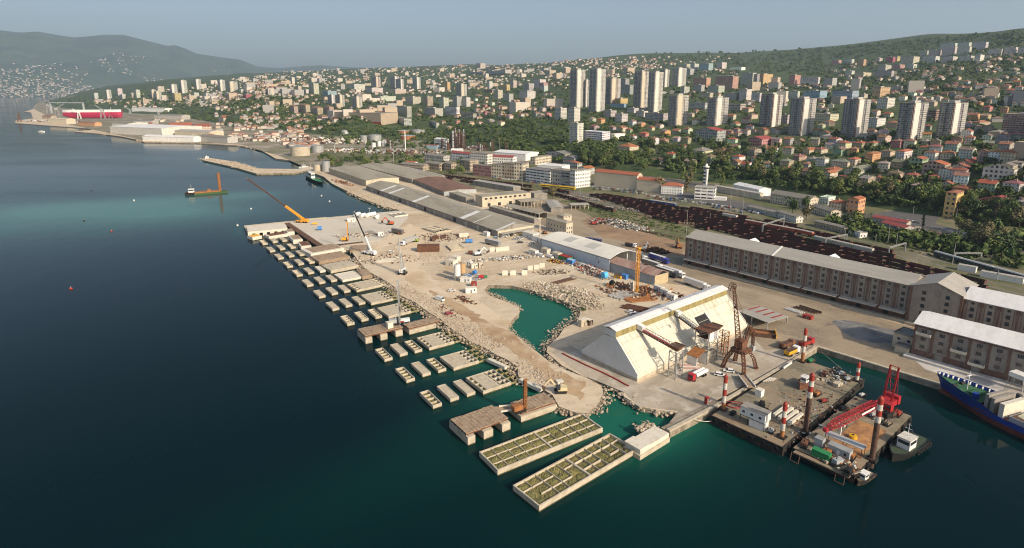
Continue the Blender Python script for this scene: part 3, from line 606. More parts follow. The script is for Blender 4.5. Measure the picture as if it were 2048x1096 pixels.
# ================================================================== pier decks
def deck_platform(v, a, b, c, zt, supports, label, name='pier_deck'):
    loc, t, L_, W_ = F3(v, a, b, c, zt); o = thing(name, label, 'pier deck', loc, t); rg = random.Random(len(label))
    mb = MB(); n = max(6, int(L_ / 1.3))
    for i in range(n): x0 = L_ * i / n; mb.box(x0 + .04, L_ * (i + 1) / n - .04, rg.uniform(-.3, .1), W_ + rg.uniform(-.1, .3), zt - .28, zt - rg.uniform(0, .08))
    mb.build('planking', M_timber, o)
    mb = MB()
    for j in range(5): y = .4 + (W_ - .8) * j / 4; mb.box(0.05, L_ - .05, y - .2, y + .2, zt - .95, zt - .3)
    mb.build('girders', M_rust, o)
    for (x0, x1, y0, y1) in supports:
        s = MB().box(L_ * x0, L_ * x1, W_ * y0, W_ * y1, .4, zt - 1.0).build('support_caisson', M_conc, o); MB().box(L_ * x0 - .03, L_ * x1 + .03, W_ * y0 - .03, W_ * y1 + .03, -2, .4).build('tide_line', M_wet, s)
    return o
deck_platform('w', (105, 668), (200, 760), (720, 640), 4.0, [(0, .17, -.1, 1.1), (.38, .56, -.12, 1.05), (.78, .97, -.12, 1.05)], 'brown planked outer deck of the rig pier on three concrete caissons')
deck_platform('w', (720, 600), (800, 655), (1225, 548), 3.4, [(0, .86, -.12, 1.1)], 'brown planked inner deck of the rig pier joined to the shore')
deck_platform('e', (648, 815), (738, 898), (985, 805), 4.0, [(0, .17, -.1, 1.1), (.36, .58, -.12, 1.05), (.8, 1.0, -.12, 1.05)], 'rust-brown outer pier deck in front on three caissons')
deck_platform('e', (985, 722), (1062, 775), (1262, 708), 3.4, [(-.05, 1.0, -.12, 1.12)], 'rust-brown inner pier deck in front next to the rubble head')
A, B = g('e', 905, 755, 3.6), g('e', 1010, 750, 3.2); tag(MB().bar(A, B, 2.6, .3).build('gangway', M_timber), 'white-grey plank gangway between the two front decks', 'gangway')
for k2, (a, b) in enumerate((((930, 738), (1000, 735)), ((940, 770), (1012, 758)))):
    tag(MB().bar(g('e', *a, 3.9), g('e', *b, 3.6), .5, .5).build('beam', M_concw), ('far' if k2 == 0 else 'near') + ' pale beam lying along the gangway between front decks', 'beam', 'beams beside the gangway')
tag(MB().box(0, 2.6, 0, 2.4, 0, 2.6).box(-.1, 2.7, -.1, 2.5, 2.6, 2.75).build('cabin', M_concw), 'small pale site cabin on the rig pier deck', 'cabin'); o = C.objects[-1]; p = g('w', 520, 668, 4.0); o.location = p; o.rotation_euler = (0, 0, R(35))
# works at the pier platform
def wall_box(v, a, b, c, zt, label, name='caisson', m=None, openings=0, cap=None, group=None, zb=-2):
    loc, t, L_, W_ = F3(v, a, b, c, zt); o = thing(name, label, 'caisson', loc, t, group); mb = MB()
    mb.box(0, L_, 0, W_, zt - 1.6, zt)
    if openings:
        for i in range(openings + 1): x = L_ * i / (openings + .35); mb.box(x, x + L_ / openings * .52, .05, W_ - .05, .3, zt - 1.6)
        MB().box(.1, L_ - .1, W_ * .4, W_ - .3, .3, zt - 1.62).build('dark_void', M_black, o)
    else: mb.box(.05, L_ - .05, .05, W_ - .05, .3, zt - 1.6)
    mb.build('wall', m or M_concw, o); MB().box(-.05, L_ + .05, -.05, W_ + .05, zb, .3).build('base', M_wet, o)
    if cap: MB().box(L_ * .12, L_ * .97, W_ * .15, W_ * .97, zt, zt + .12).build('shuttering', cap, o)
    return o
wall_box('v', (80, 220), (105, 300), (640, 250), 4.4, 'long pale pier arm with square openings over the water', 'concrete_pier', M_concw, 5, None)
wall_box('v', (335, 335), (395, 365), (660, 320), 2.6, 'half-built caisson frame just inside the pier arm', cap=M_rust)
wall_box('v', (130, 345), (170, 375), (300, 350), 2.6, 'low caisson with yellow shuttering at the outer tip of the pier', cap=M_yellow)
wall_box('v', (610, 262), (650, 305), (740, 290), 3.2, 'caisson with brown formwork at the platform edge, farthest of four', cap=M_timber, group='caissons with formwork at the platform edge')
wall_box('v', (665, 350), (725, 415), (835, 378), 3.2, 'caisson with brown formwork at the platform edge, second from the pier arm', cap=M_timber, group='caissons with formwork at the platform edge')
wall_box('v', (785, 435), (835, 503), (955, 463), 3.2, 'caisson with brown formwork at the platform edge, third from the pier arm', cap=M_rust, group='caissons with formwork at the platform edge')
wall_box('v', (905, 520), (965, 603), (1420, 520), 3.4, 'long caisson wall with three square openings below the platform corner', openings=4, cap=M_timber)
wall_box('v', (985, 625), (1080, 705), (1500, 630), 2.4, 'caisson with yellow and brown decking in front of the platform corner', m=M_timber, cap=M_timber)
wall_box('v', (1160, 740), (1240, 825), (1620, 750), 2.3, 'grey caisson half filled with gravel and red mooring gear', m=M_conc, cap=M_conc)
tag(MB().box(0, 1.6, 0, 1.2, 0, 1.0).build('marker', M_red), 'red block at the seaward end of the yellow-decked caisson', 'marker'); C.objects[-1].location = g('v', 1070, 690, 1.5)
o = wall_box('v', (1420, 490), (1500, 560), (1760, 545), 2.5, 'brown planked deck between platform corner and white crane', 'work_deck', M_timber, 0, M_timber)
wall_box('v', (1590, 815), (1670, 905), (1790, 870), 2.4, 'brown plank surface on the rubble behind the farthest large caisson', 'work_deck', M_timber, 0, M_timber)
for a, b, w2, lab in (((635, 180), (1112, 500), 3.4, 'long brown formwork strip along the seaward edge of the platform'), ((1112, 500), (1680, 437), 1.4, 'brown formwork strip along the near edge of the platform')):
    A, B = g('v', *a, 2.4), g('v', *b, 2.4); mb = MB(); n = int((B - A).length / 2.2); d = (B - A).normalized(); sd2 = Vector((-d.y, d.x, 0))
    mb.bar(A, B, w2, .5)
    for i in range(n): p = A + (B - A) * ((i + .5) / n); mb.bar(p - sd2 * w2 * .7 + Vector((0, 0, .3)), p + sd2 * w2 * .7 + Vector((0, 0, .3)), .5, .3)
    tag(mb.build('formwork', M_rustd), lab, 'formwork')
# end block of the old quay and its neighbour in the water
loc, t, L_, W_ = F3('e', (1695, 935), (1757, 1012), (1932, 905), 2.6); o = thing('quay_block', 'pale concrete block standing in the water off the quay end', 'concrete block', loc, t)
MB().box(0, L_, 0, W_, -2, 1.5).build('base', M_conc, o); MB().box(.6, L_ - .1, .4, W_ - .4, 1.5, 3.0).box(0.1, L_ * .3, .2, W_ - .2, 3.0, 3.5).build('upper_block', M_concw, o)
rock_bank('rubble', [[q('e', 1745, 905), q('e', 1835, 870)]], 120, 1.2, .5, 1.3, 2.2, seed=21, mat_=M_rock)
loc, t, L_, W_ = F3('c', (792, 1040), (815, 1095), (1180, 905), 2.6); o = thing('quay_kerb', 'worn concrete edge beam along the quay front with dark water stains', 'quay wall', loc, t)
MB().box(-.2, L_, -.35, 3.2, -3, 2.2).build('face', M_quaywall, o); MB().box(-.2, L_, -.35, 1.0, 2.2, 2.75).build('edge_beam', M_conc, o)
A, B = g('c', 1180, 905, 2), g('c', 1820, 530, 2); t = ang(A, B); l = (B - A).length; o = thing('quay_kerb', 'long concrete quay edge behind the deck barge', 'quay wall', (A.x, A.y, 0), t)
MB().box(.05, l, -.4, .4, -3, 2.2).build('face', M_quaywall, o); MB().box(.05, l, -.45, .8, 2.2, 2.6).build('edge_beam', M_conc, o)
A, B = G(1634, 694.6, 2), G(2600, 990, 2); t = ang(A, B); l = (B - A).length; o = thing('quay_kerb', 'stained concrete wall of the slip running right behind the blue ship', 'quay wall', (A.x, A.y, 0), t)
MB().box(0, l, -.35, .5, -3, 2.1).build('face', M_quaywall, o); MB().box(0, l, -.45, 1.0, 2.1, 2.55).build('edge_beam', M_conc, o)

# ================================================================== buildings: helpers
def F2(v, a, b, z=1.95):
    """front edge from a (left) to b (right): local x runs along it, local y runs away from the camera"""
    A, B = g(v, *a, z), g(v, *b, z); return (A.x, A.y, z), ang(A, B), math.hypot(B.x - A.x, B.y - A.y)
M_corr = blend_mat('asbestos_roof_mat', [(.33, .30, .235), ((.24, .215, .165), .08, .45, .65, (1, .25, 1, 0)), ((.40, .375, .31), .35, .52, .72), ((.18, .16, .125), .5, .64, .78)], coord='Object')
M_brownroof = blend_mat('brown_roof_mat', [(.20, .115, .085), ((.14, .085, .065), .1, .45, .65), ((.27, .19, .15), .5, .55, .75)], coord='Object')
M_greywall = blend_mat('grey_wall_mat', [(.27, .25, .22), ((.17, .155, .135), .25, .45, .65, (1, 1, .3, 0)), ((.34, .32, .28), .6, .5, .75)], coord='Object')
M_beige = blend_mat('beige_wall_mat', [(.50, .44, .33), ((.36, .31, .23), .25, .5, .7, (1, 1, .3, 0)), ((.58, .53, .42), .6, .5, .75)], coord='Object')
M_brick = blend_mat('brick_mat', [(.17, .10, .075), ((.11, .07, .055), .5, .45, .65), ((.27, .20, .16), 1.2, .5, .75)], coord='Object')
M_render = blend_mat('grey_render_mat', [(.30, .265, .225), ((.20, .17, .145), .3, .45, .65, (1, 1, .35, 0)), ((.36, .33, .29), .8, .52, .75)], coord='Object')
M_roofg = blend_mat('grey_metal_roof_mat', [(.37, .345, .30), ((.31, .29, .25), .2, .45, .65, (.15, 1, 1, 0)), ((.42, .40, .36), .6, .55, .75)], coord='Object', rough=.6)
M_roofw = blend_mat('white_roof_mat', [(.68, .67, .65), ((.58, .565, .54), .2, .45, .65, (1, .2, 1, 0)), ((.74, .73, .71), .5, .5, .7)], coord='Object', rough=.55)
M_tile = mat('roof_tile_mat', (1, 1, 1), .85, objcol=True, var=.35, scale=.55, coord='Object', detail=6)
M_plaster = mat('plaster_mat', (1, 1, 1), .85, objcol=True, var=.22, scale=.3, coord='Object', detail=6)
M_rustroof = blend_mat('rusty_roof_mat', [(.36, .24, .19), ((.26, .14, .10), .25, .45, .6, (.25, 1, 1, 0)), ((.45, .36, .31), .4, .5, .7, (.2, 1, 1, 0))], coord='Object')
wcache = {}
def win_mesh(w_, h_, kind='plain'):
    k = (round(w_, 2), round(h_, 2), kind)
    if k not in wcache:
        mb = MB(); mb.box(-w_ / 2, w_ / 2, -.04, .1, 0, h_, 0); f = .09 if kind != 'dark' else .05
        for x0, x1, z0, z1 in ((-w_ / 2 - f, -w_ / 2, -f, h_ + f), (w_ / 2, w_ / 2 + f, -f, h_ + f), (-w_ / 2, w_ / 2, h_, h_ + f), (-w_ / 2, w_ / 2, -f, 0)): mb.box(x0, x1, -.09, .1, z0, z1, 1)
        if kind == 'grid':
            for i in range(1, 4): x = -w_ / 2 + w_ * i / 4; mb.box(x - .04, x + .04, -.08, -.041, 0, h_, 1)
        if kind == 'bay': mb.box(-w_ / 2 - .15, w_ / 2 + .15, -.16, .1, -.35, -.1, 1)
        wcache[k] = mb.mesh('window', [M_glass if kind != 'dark' else M_black, M_white if kind not in ('dark', 'brick', 'grid') else M_render])
    return wcache[k]
def put_win(root, me, face, us, zs, L_, W_, name='window'):
    for z in zs:
        for u in us:
            o = put(name, me, root)
            if face == 'f': o.location = (u, 0, z)
            elif face == 'l': o.location = (0, u, z); o.rotation_euler = (0, 0, -math.pi / 2)
            elif face == 'r': o.location = (L_, u, z); o.rotation_euler = (0, 0, math.pi / 2)
def roof_mb(L_, W_, H_, kind, rise, over=.4, th=.22):
    mb = MB(); o = over
    if kind == 'flat':
        mb.box(-.12, L_ + .12, -.12, W_ + .12, H_, H_ + .18)
        for b in ((-.12, L_ + .12, -.12, .15), (-.12, L_ + .12, W_ - .15, W_ + .12), (-.12, .15, .15, W_ - .15), (L_ - .15, L_ + .12, .15, W_ - .15)): mb.box(*b, H_ + .18, H_ + .55)
    elif kind in ('gx', 'gy'):        # ridge along x / along y
        a, b = (W_, L_) if kind == 'gx' else (L_, W_); m = a / 2; e = H_ - rise * o / m
        pr = [(-o, e), (m, H_ + rise), (a + o, e), (a + o, e + th), (m, H_ + rise + th), (-o, e + th)]
        P = (lambda s, t, z: (t, s, z)) if kind == 'gx' else (lambda s, t, z: (s, t, z)); k = len(mb.v)
        for t in (-o, b + o): mb.v += [P(s, t, z) for s, z in pr]
        for i in range(6): j = (i + 1) % 6; mb.f.append((k + i, k + j, k + 6 + j, k + 6 + i)); mb.m.append(0)
        for q4 in ((0, 1, 4, 5), (1, 2, 3, 4)): mb.f.append(tuple(k + i for i in q4)); mb.f.append(tuple(k + 6 + i for i in reversed(q4))); mb.m += [0, 0]
    elif kind == 'hip':
        x0, x1, y0, y1 = -o, L_ + o, -o, W_ + o; k = len(mb.v)
        if L_ >= W_: r0, r1 = (W_ / 2, W_ / 2), (L_ - W_ / 2, W_ / 2)
        else: r0, r1 = (L_ / 2, L_ / 2), (L_ / 2, W_ - L_ / 2)
        mb.box(x0, x1, y0, y1, H_, H_ + th); mb.v += [(x0, y0, H_ + th), (x1, y0, H_ + th), (x1, y1, H_ + th), (x0, y1, H_ + th), (*r0, H_ + rise), (*r1, H_ + rise)]; k = len(mb.v) - 6
        fl = ((0, 1, 5, 4), (1, 2, 5), (2, 3, 4, 5), (3, 0, 4)) if L_ >= W_ else ((0, 1, 4), (1, 2, 5, 4), (2, 3, 5), (3, 0, 4, 5))
        for f in fl: mb.f.append(tuple(k + i for i in f)); mb.m.append(0)
    return mb
def wall_mb(L_, W_, H_, kind='flat', rise=0, zb=-3):
    mb = MB(); mb.box(0, L_, 0, W_, zb, H_)
    if kind == 'gx':
        for x in (0, L_ - .2): mb.v += [(x, 0, H_), (x, W_, H_), (x, W_ / 2, H_ + rise), (x + .2, 0, H_), (x + .2, W_, H_), (x + .2, W_ / 2, H_ + rise)]; k = len(mb.v) - 6; mb.f += [(k, k + 1, k + 2)[::-1], (k + 3, k + 4, k + 5)]; mb.m += [0, 0]
    if kind == 'gy':
        for y in (0, W_ - .2): mb.v += [(0, y, H_), (L_, y, H_), (L_ / 2, y, H_ + rise), (0, y + .2, H_), (L_, y + .2, H_), (L_ / 2, y + .2, H_ + rise)]; k = len(mb.v) - 6; mb.f += [(k, k + 1, k + 2), (k + 3, k + 4, k + 5)[::-1]]; mb.m += [0, 0]
    return mb
def bldg(name, label, cat, fr, W_, H_, kind='flat', rise=0, wm=None, wc=None, rm=None, rc=None, over=.4, group=None, L_=None, zb=-3):
    loc, t, Lf = fr[:3]; L_ = L_ or Lf; o = thing(name, label, cat, loc, t, group)
    wall_mb(L_, W_, H_, kind, rise, zb).build('wall', wm or M_beige, o, wc); roof_mb(L_, W_, H_, kind, rise, over).build('roof', rm or M_corr, o, rc); return o, L_, W_
def rayplane(p, P0, n):
    d = ray(*p); O = Vector((0, 0, HC)); return O + d * ((Vector(P0) - O).dot(n) / d.dot(n))
def to_local(o, p):
    t = o.rotation_euler.z; d = Vector(p) - o.location; return Vector((d.x * math.cos(t) + d.y * math.sin(t), -d.x * math.sin(t) + d.y * math.cos(t), d.z))

# ---- brick warehouse with the long grey roof
loc, t, L_ = F2('f', (65, 320), (1360, 652)); H_ = 18.0; W_ = 21
def brick_bays(o, L_, n, H_, W_, rows, can=True, wt=.75):
    bw = L_ / n; mbp = win_mesh(1.5, 1.75, 'brick')
    pil = MB().box(-wt / 2, wt / 2, -.32, .2, -1, H_ - .3).box(-wt / 2 - .35, wt / 2 + .35, -.25, .2, H_ - 2.6, H_ - .5).mesh('pilaster', M_brick)
    for i in range(n + 1): put('pilaster', pil, o).location = (i * bw, 0, 0)
    cen = MB().box(-.12, .12, -.12, .1, 5.4, H_ - 1.0).mesh('brick_strip', M_brick)
    for i in range(n): put('brick_strip', cen, o).location = (i * bw + bw * .2, 0, 0); put('brick_strip', cen, o).location = (i * bw + bw * .8, 0, 0)
    put_win(o, mbp, 'f', [bw * (i + .5) for i in range(n)], rows, L_, W_)
    put_win(o, win_mesh(1.2, 1.0, 'brick'), 'f', [bw * (i + .5) for i in range(n)], [H_ - 2.0], L_, W_)
    MB().box(-.2, L_ + .2, -.28, .3, H_ - .45, H_ - .02).build('cornice', M_brick, o); MB().box(0, L_, -.05, .3, 0, 4.6).build('plinth_wall', M_brick, o)
    MB().box(0, L_, -3.2, -.06, -.2, 1.1).build('loading_platform', M_conc, o)
    if can:
        k = 0
        while k < n: m_ = min(n, k + 3); MB().hexa([(k * bw + .6, -3.6, 4.3), (m_ * bw - .6, -3.6, 4.3), (m_ * bw - .6, -.4, 4.8), (k * bw + .6, -.4, 4.8)], [(k * bw + .6, -3.6, 4.45), (m_ * bw - .6, -3.6, 4.45), (m_ * bw - .6, -.4, 4.95), (k * bw + .6, -.4, 4.95)]).build('canopy', M_roofg, o); k += 3
    dm = MB().box(-1.1, 1.1, -.12, .05, 1.1, 4.0).mesh('door', M_black)
    for i in range(0, n, 2): put('door', dm, o).location = (bw * (i + .5), 0, 0)
o, L_, W_ = bldg('brick_warehouse', 'very long four-storey brick warehouse with grey roof along the rail yard', 'warehouse', (loc, t, L_), W_, H_, 'gx', 3.2, M_render, None, M_roofg, over=.7)
brick_bays(o, L_, 20, H_, W_, [6.4, 9.4, 12.4])
MB().hexa([(L_ * .445, -.75, H_ - .05), (L_ * .445 + .9, -.75, H_ - .05), (L_ * .445 + .9, W_ / 2, H_ + 3.25), (L_ * .445, W_ / 2, H_ + 3.25)], [(L_ * .445, -.75, H_ + .35), (L_ * .445 + .9, -.75, H_ + .35), (L_ * .445 + .9, W_ / 2, H_ + 3.7), (L_ * .445, W_ / 2, H_ + 3.7)]).build('firewall_cap', M_white, o)
for fx in (.29, .66): MB().box(-2.5, 2.5, -.2, 4, H_ + 1.4, H_ + 1.5).build('dormer_base', M_roofg, o).location = (L_ * fx, W_ * .5, .6); roof_mb(5, 6, 0, 'gy', 1.5, .3).build('dormer', M_roofw, o).location = (L_ * fx - 2.5, W_ * .52, H_ + 1.9)
ca, sa = math.cos(t), math.sin(t); bx = lambda d, e=0: ((loc[0] + ca * d - sa * e, loc[1] + sa * d + ca * e, 1.95), t, 0)
o2, l2, w2 = bldg('brick_warehouse', 'gabled cross wing in the middle of the long brick warehouse', 'warehouse', bx(L_ + .4, -1.4), 24, 18.6, 'gy', 3.6, M_render, None, M_roofg, over=.6, L_=19.5)
for x in (0, l2): MB().box(x - .5, x + .5, -.3, .3, -1, 18.4).build('pilaster', M_brick, o2)
put_win(o2, win_mesh(1.6, 1.7, 'brick'), 'f', [5.2, 14.3], [5.5, 9, 12.3, 15.4], l2, w2); MB().box(0, l2, -3, -.06, -.2, 1.1).build('loading_platform', M_conc, o2)
o3, l3, w3 = bldg('brick_warehouse', 'right-hand brick warehouse with part white, part grey roof', 'warehouse', bx(L_ + 20.6), 21, 17.4, 'gx', 3.2, M_render, None, M_roofw, over=.7, L_=88)
brick_bays(o3, l3, 14, 17.4, 21, [6.2, 9.2, 12.2])
roof_mb(52, 21, 17.4, 'gx', 3.2, .75).build('grey_roof_section', M_roofg, o3).location = (36.8, 0, .12)

# ---- front right warehouse
fr = F2('d', (1325, 222), (1890, 385)); o, L_, W_ = bldg('stone_warehouse', 'stone and brick warehouse with white roof and balconies beside the ship', 'warehouse', fr, 19, 14.3, 'gx', 2.6, M_render, None, M_roofw, over=.9, L_=105)
bw = 6.1
for i in range(18):
    MB().box(i * bw - .45, i * bw + .45, -.3, .2, -1, 13.9).build('pilaster', M_brick, o)
    for z, k in ((4.3, 1), (7.6, 1), (10.9, 1)):
        me_ = put('window', win_mesh(1.7, 1.45, 'grid'), o); me_.location = (i * bw + bw / 2, 0, z)
MB().box(0, 105, -.12, .2, 0, 3.3).build('stone_base', M_brick, o); MB().box(-.1, 105, -.2, .2, 13.0, 13.5).build('cornice', M_brick, o)
MB().box(-2, 105, -4.5, -.15, -.2, .9).build('loading_platform', M_dust, o)
for i in range(16):
    if i % 2: MB().box(i * bw + 1.6, i * bw + 4.4, -.2, .1, .9, 3.2).build('door', M_greywall, o)
for i, z in ((0, 10.2), (2, 7.0), (3, 3.6), (7, 7.0), (9, 3.6)):
    b_ = MB().box(i * bw + .5, i * bw + bw - .4, -1.9, -.02, z, z + .22).build('balcony', M_concw, o); MB().box(i * bw + .5, i * bw + bw - .4, -1.9, -1.72, z + .22, z + 1.1).box(i * bw + .5, i * bw + .65, -1.72, -.02, z + .22, z + 1.1).box(i * bw + bw - .55, i * bw + bw - .4, -1.72, -.02, z + .22, z + 1.1).build('parapet', M_concw, b_)
roof_mb(6, 7, 0, 'gy', 1.6, .3).build('dormer', M_roofw, o).location = (44, 6.5, 14.4)
for lab, a, b, w2, h2 in (('grey two-storey annex at the left end of the stone warehouse', (1200, 165), (1322, 205), 9, 6.5), ('low grey lean-to in front of the warehouse annex', (1215, 195), (1300, 222), 4, 2.8)):
    o, l2, w3 = bldg('annex', lab, 'annex', F2('d', a, b), w2, h2, 'flat', 0, M_beige, None, M_greywall)
    if h2 > 4: put_win(o, win_mesh(1.3, 1.2), 'f', [l2 * .3, l2 * .8], [.9, 3.9], l2, w3)

# ---- white salt shed
loc, t, L_, W_ = F3('s', (95, 800), (700, 1065), (1845, 522), 1.95); loc = (loc[0], loc[1], 1.95)
shed = o = thing('storage_shed', 'huge white sloping-sided storage shed with roof monitor on the quay', 'shed', loc, t)
yA, yB, yM = .39 * W_, .59 * W_, .49 * W_; sec = [(0, 1.3), (0, 2.7), (yA, 14), (yA, 14.01), (yB, 13.6), (W_, 2.7), (W_, 1.3)]
def extr(sec, x0, x1, m, name, par, mi=None):
    mb = MB(); n = len(sec); mb.v = [(x0, y, z) for y, z in sec] + [(x1, y, z) for y, z in sec]
    mb.f = [tuple(range(n))[::-1], tuple(range(n, 2 * n))] + [(i, (i + 1) % n, n + (i + 1) % n, n + i) for i in range(n)]; mb.m = [0] * len(mb.f)
    if mi: mb.m = mi(mb)
    return mb.build(name, m, par)
M_gable = blend_mat('gable_sheeting_mat', [(.62, .63, .62), ((.50, .51, .50), .3, .45, .65, (1, .12, .1, 0)), ((.42, .40, .36), .12, .62, .75)], coord='Object')
extr(sec, 0, L_, [M_wpanel, M_gable], 'body', o, lambda mb: [1, 0] + [0] * (len(mb.f) - 2))
MB().box(.02, L_ - .02, .02, W_ - .02, -2, 1.3).build('concrete_base', M_conc, o)
M_olive = blend_mat('translucent_sheet_mat', [(.30, .25, .11), ((.22, .18, .08), .5, .45, .6, (1, .1, .1, 0)), ((.38, .33, .17), .4, .55, .7, (1, .1, .1, 0))], coord='Object')
extr([(yA, 14.02), (yA, 16.8), (yB, 16.8), (yB, 14.02)], .0, L_, [M_olive, M_gable], 'monitor', o, lambda mb: [1, 0, 0, 0, 0, 0])
extr([(yA - .5, 16.75), (yA - .5, 17.0), (yM, 17.9), (yB + .5, 17.0), (yB + .5, 16.75), (yM, 17.6)], -.4, L_ + .4, M_roofw, 'monitor_roof', o)
for x0, x1 in ((3, 30), (36, 62)): extr([(yM - 1.6, 17.57), (yM - 1.6, 17.70), (yM - .7, 17.88), (yM - .7, 17.7)], x0, x1, M_white, 'roof_strip', o)
sl_ = (14 - 2.7) / yA
def slope_patch(x0, x1, f0, f1, th, m, name):
    y0, y1 = yA * f0, yA * f1; z0, z1 = 2.7 + sl_ * y0, 2.7 + sl_ * y1; nrm = Vector((0, -sl_, 1)).normalized() * th
    b = [(x0, y0, z0), (x1, y0, z0), (x1, y1, z1), (x0, y1, z1)]; return MB().hexa(b, [tuple(Vector(p) + nrm) for p in b]).build(name, m, o)
for i, x in enumerate(np.linspace(3, 74, 8)):
    if i < 7: slope_patch(x + .2, x + 9.6, .04, .80, .12, M_wpanel, 'roof_panel')
for x in np.arange(1.5, L_, 3.2): slope_patch(x, x + .1, .0, .99, .145, M_wpanel, 'sheet_rib')
for f in (.3, .56, .82): slope_patch(.2, L_ - .2, f, f + .008, .22, M_beige, 'sheet_lap')
for x in (-.05, L_ - .2): slope_patch(x, x + .25, 0, 1, .35, M_white, 'edge_trim')
P0 = Vector(loc) + Vector((0, 0, 0)); nw = Matrix.Rotation(t, 3, 'Z') @ Vector((0, -sl_, 1)).normalized(); P1 = Vector(loc) + Vector((0, 0, 2.7))
lp = [to_local(o, rayplane(q('s', *p), P1, nw)) for p in ((1270, 400), (1385, 350), (1490, 478), (1400, 517))]
xm0, xm1 = (lp[0].x + lp[3].x) / 2, (lp[1].x + lp[2].x) / 2; f0, f1 = min(p.y for p in lp) / yA, max(p.y for p in lp) / yA
slope_patch(xm0, xm1, f0 + .02, f1 - .02, .2, M_black, 'open_hatch'); slope_patch(xm1, xm1 + .35, f0, f1, .9, M_white, 'hatch_frame')
for gx, s_ in ((1.0, 1), (L_ - .4, 1)): pass
# loading towers and conveyors
def tower(gp, w_, d_, h_, rz, label, levels, name='loading_tower', m=None):
    o = thing(name, label, 'loading tower', gp, rz); m = m or M_steel
    for x in (0, w_):
        for y in (0, d_): MB().box(x - .16, x + .16, y - .16, y + .16, -.2, h_).build('leg', m, o)
    mb = MB()
    for k in range(levels):
        z0, z1 = h_ * k / levels, h_ * (k + 1) / levels
        for a, b in (((0, 0), (w_, 0)), ((w_, 0), (w_, d_)), ((w_, d_), (0, d_)), ((0, d_), (0, 0))): mb.bar((*a, z0), (*b, z1), .13); mb.bar((*a, z1), (*b, z1), .18)
    mb.build('bracing', m, o); return o
nm = Matrix.Rotation(t, 3, 'Z') @ Vector((0, -1, 0)); Pm_ = Vector(loc) + Matrix.Rotation(t, 3, 'Z') @ Vector((0, yA, 15.5))
def conveyor(top, gp, hh, label):
    A = rayplane(top, Pm_, nm); B = Vector(gp) + Vector((0, 0, hh)); o = thing('conveyor', label, 'conveyor', A, 0); a, b = Vector((0, 0, 0)), B - A
    MB().bar(a, b, 1.7, .5).build('gallery_floor', M_rust, o); d = (b - a).normalized(); sd2 = d.cross(Vector((0, 0, 1))).normalized(); mb = MB()
    for s_ in (-.85, .85):
        mb.bar(a + sd2 * s_ + Vector((0, 0, 1.4)), b + sd2 * s_ + Vector((0, 0, 1.4)), .16); n = 14
        for i in range(n): p0, p1 = a.lerp(b, i / n) + sd2 * s_, a.lerp(b, (i + 1) / n) + sd2 * s_; mb.bar(p0, p1 + Vector((0, 0, 1.4)), .12); mb.bar(p1, p1 + Vector((0, 0, 1.4)), .12)
    mb.build('side_truss', M_steel, o); MB().bar(a + Vector((0, 0, .6)), b + Vector((0, 0, .6)), 1.2, .12).build('belt', M_red if 'left' in label else M_grey, o); MB().bar(a + Vector((0, 0, 1.2)), a.lerp(b, .15) + Vector((0, 0, 1.2)), 2.2, 2.0).build('head_housing', M_white, o); return B
def hopper(p, s_, h_, label, rz):
    o = thing('hopper', label, 'hopper', p, rz); c = s_ * .28; MB().hexa([(-c, -c, 0), (c, -c, 0), (c, c, 0), (-c, c, 0)], [(-s_, -s_, h_), (s_, -s_, h_), (s_, s_, h_), (-s_, s_, h_)]).build('funnel', M_rust, o); MB().box(-s_ + .1, s_ - .1, -s_ + .1, s_ - .1, h_, h_ + .06).build('inside', M_rustd, o)
    mb = MB(); [mb.box(a, b, c_, d, h_ + .0, h_ + .35) for a, b, c_, d in ((-s_, s_, -s_, -s_ + .1), (-s_, s_, s_ - .1, s_), (-s_, -s_ + .1, -s_ + .1, s_ - .1), (s_ - .1, s_, -s_ + .1, s_ - .1))]; mb.build('rim', M_rust, o)
gt = g('s', 1100, 1040, 1.95); hh = top_h(gt, q('s', 1100, 770)[1]); t39 = t
tower(tuple(gt), 4.2, 3.4, hh, t39, 'slim steel tower under the left conveyor and its hopper', 3); c1 = Vector(gt) + Matrix.Rotation(t39, 3, 'Z') @ Vector((2.1, 1.7, 0))
hopper(c1 + Vector((0, 0, hh)), 2.3, 2.0, 'rusty hopper on the slim tower, left of the two', t39); conveyor(q('s', 710, 505), c1, hh + .4, 'left inclined conveyor gallery running up to the shed monitor')
gt = g('s', 1425, 885, 1.95); hh = top_h(gt, q('s', 1425, 620)[1])
tw = tower(tuple(gt), 7.0, 6.0, hh + 2.6, t39, 'big clad steel loading tower between shed and rusty crane', 4)
MB().box(.3, 6.7, -.25, -.17, hh - 1.2, hh + 2.6).build('white_cladding', M_white, tw); MB().box(-.4, 7.4, -.5, 6.4, hh + 2.62, hh + 2.9).build('roof', M_rust, tw); MB().box(-.3, -.2, .3, 5.7, 0.2, 5).build('side_cladding', M_white, tw); MB().hexa([(-6, .6, 4.4), (-.4, .6, 6.2), (-.4, 5.6, 6.2), (-6, 5.6, 4.4)], [(-6, .6, 4.6), (-.4, .6, 6.4), (-.4, 5.6, 6.4), (-6, 5.6, 4.6)]).build('lean_to_roof', M_orange, tw); MB().box(-5.9, -5.6, .8, 5.4, 0, 4.3).build('lean_to_wall', M_white, tw); MB().box(2.2, 6.8, 1, 5.2, .0, 4.6).build('shaft', M_beige, tw)
MB().box(.4, 6.6, 1, 5.6, hh - .6, hh - .3).build('platform', M_rust, tw)
c2 = Vector(gt) + Matrix.Rotation(t39, 3, 'Z') @ Vector((.6, 3.0, 0)); conveyor(q('s', 1110, 360), c2, hh + 1.0, 'right inclined conveyor gallery running from the monitor to the clad tower')
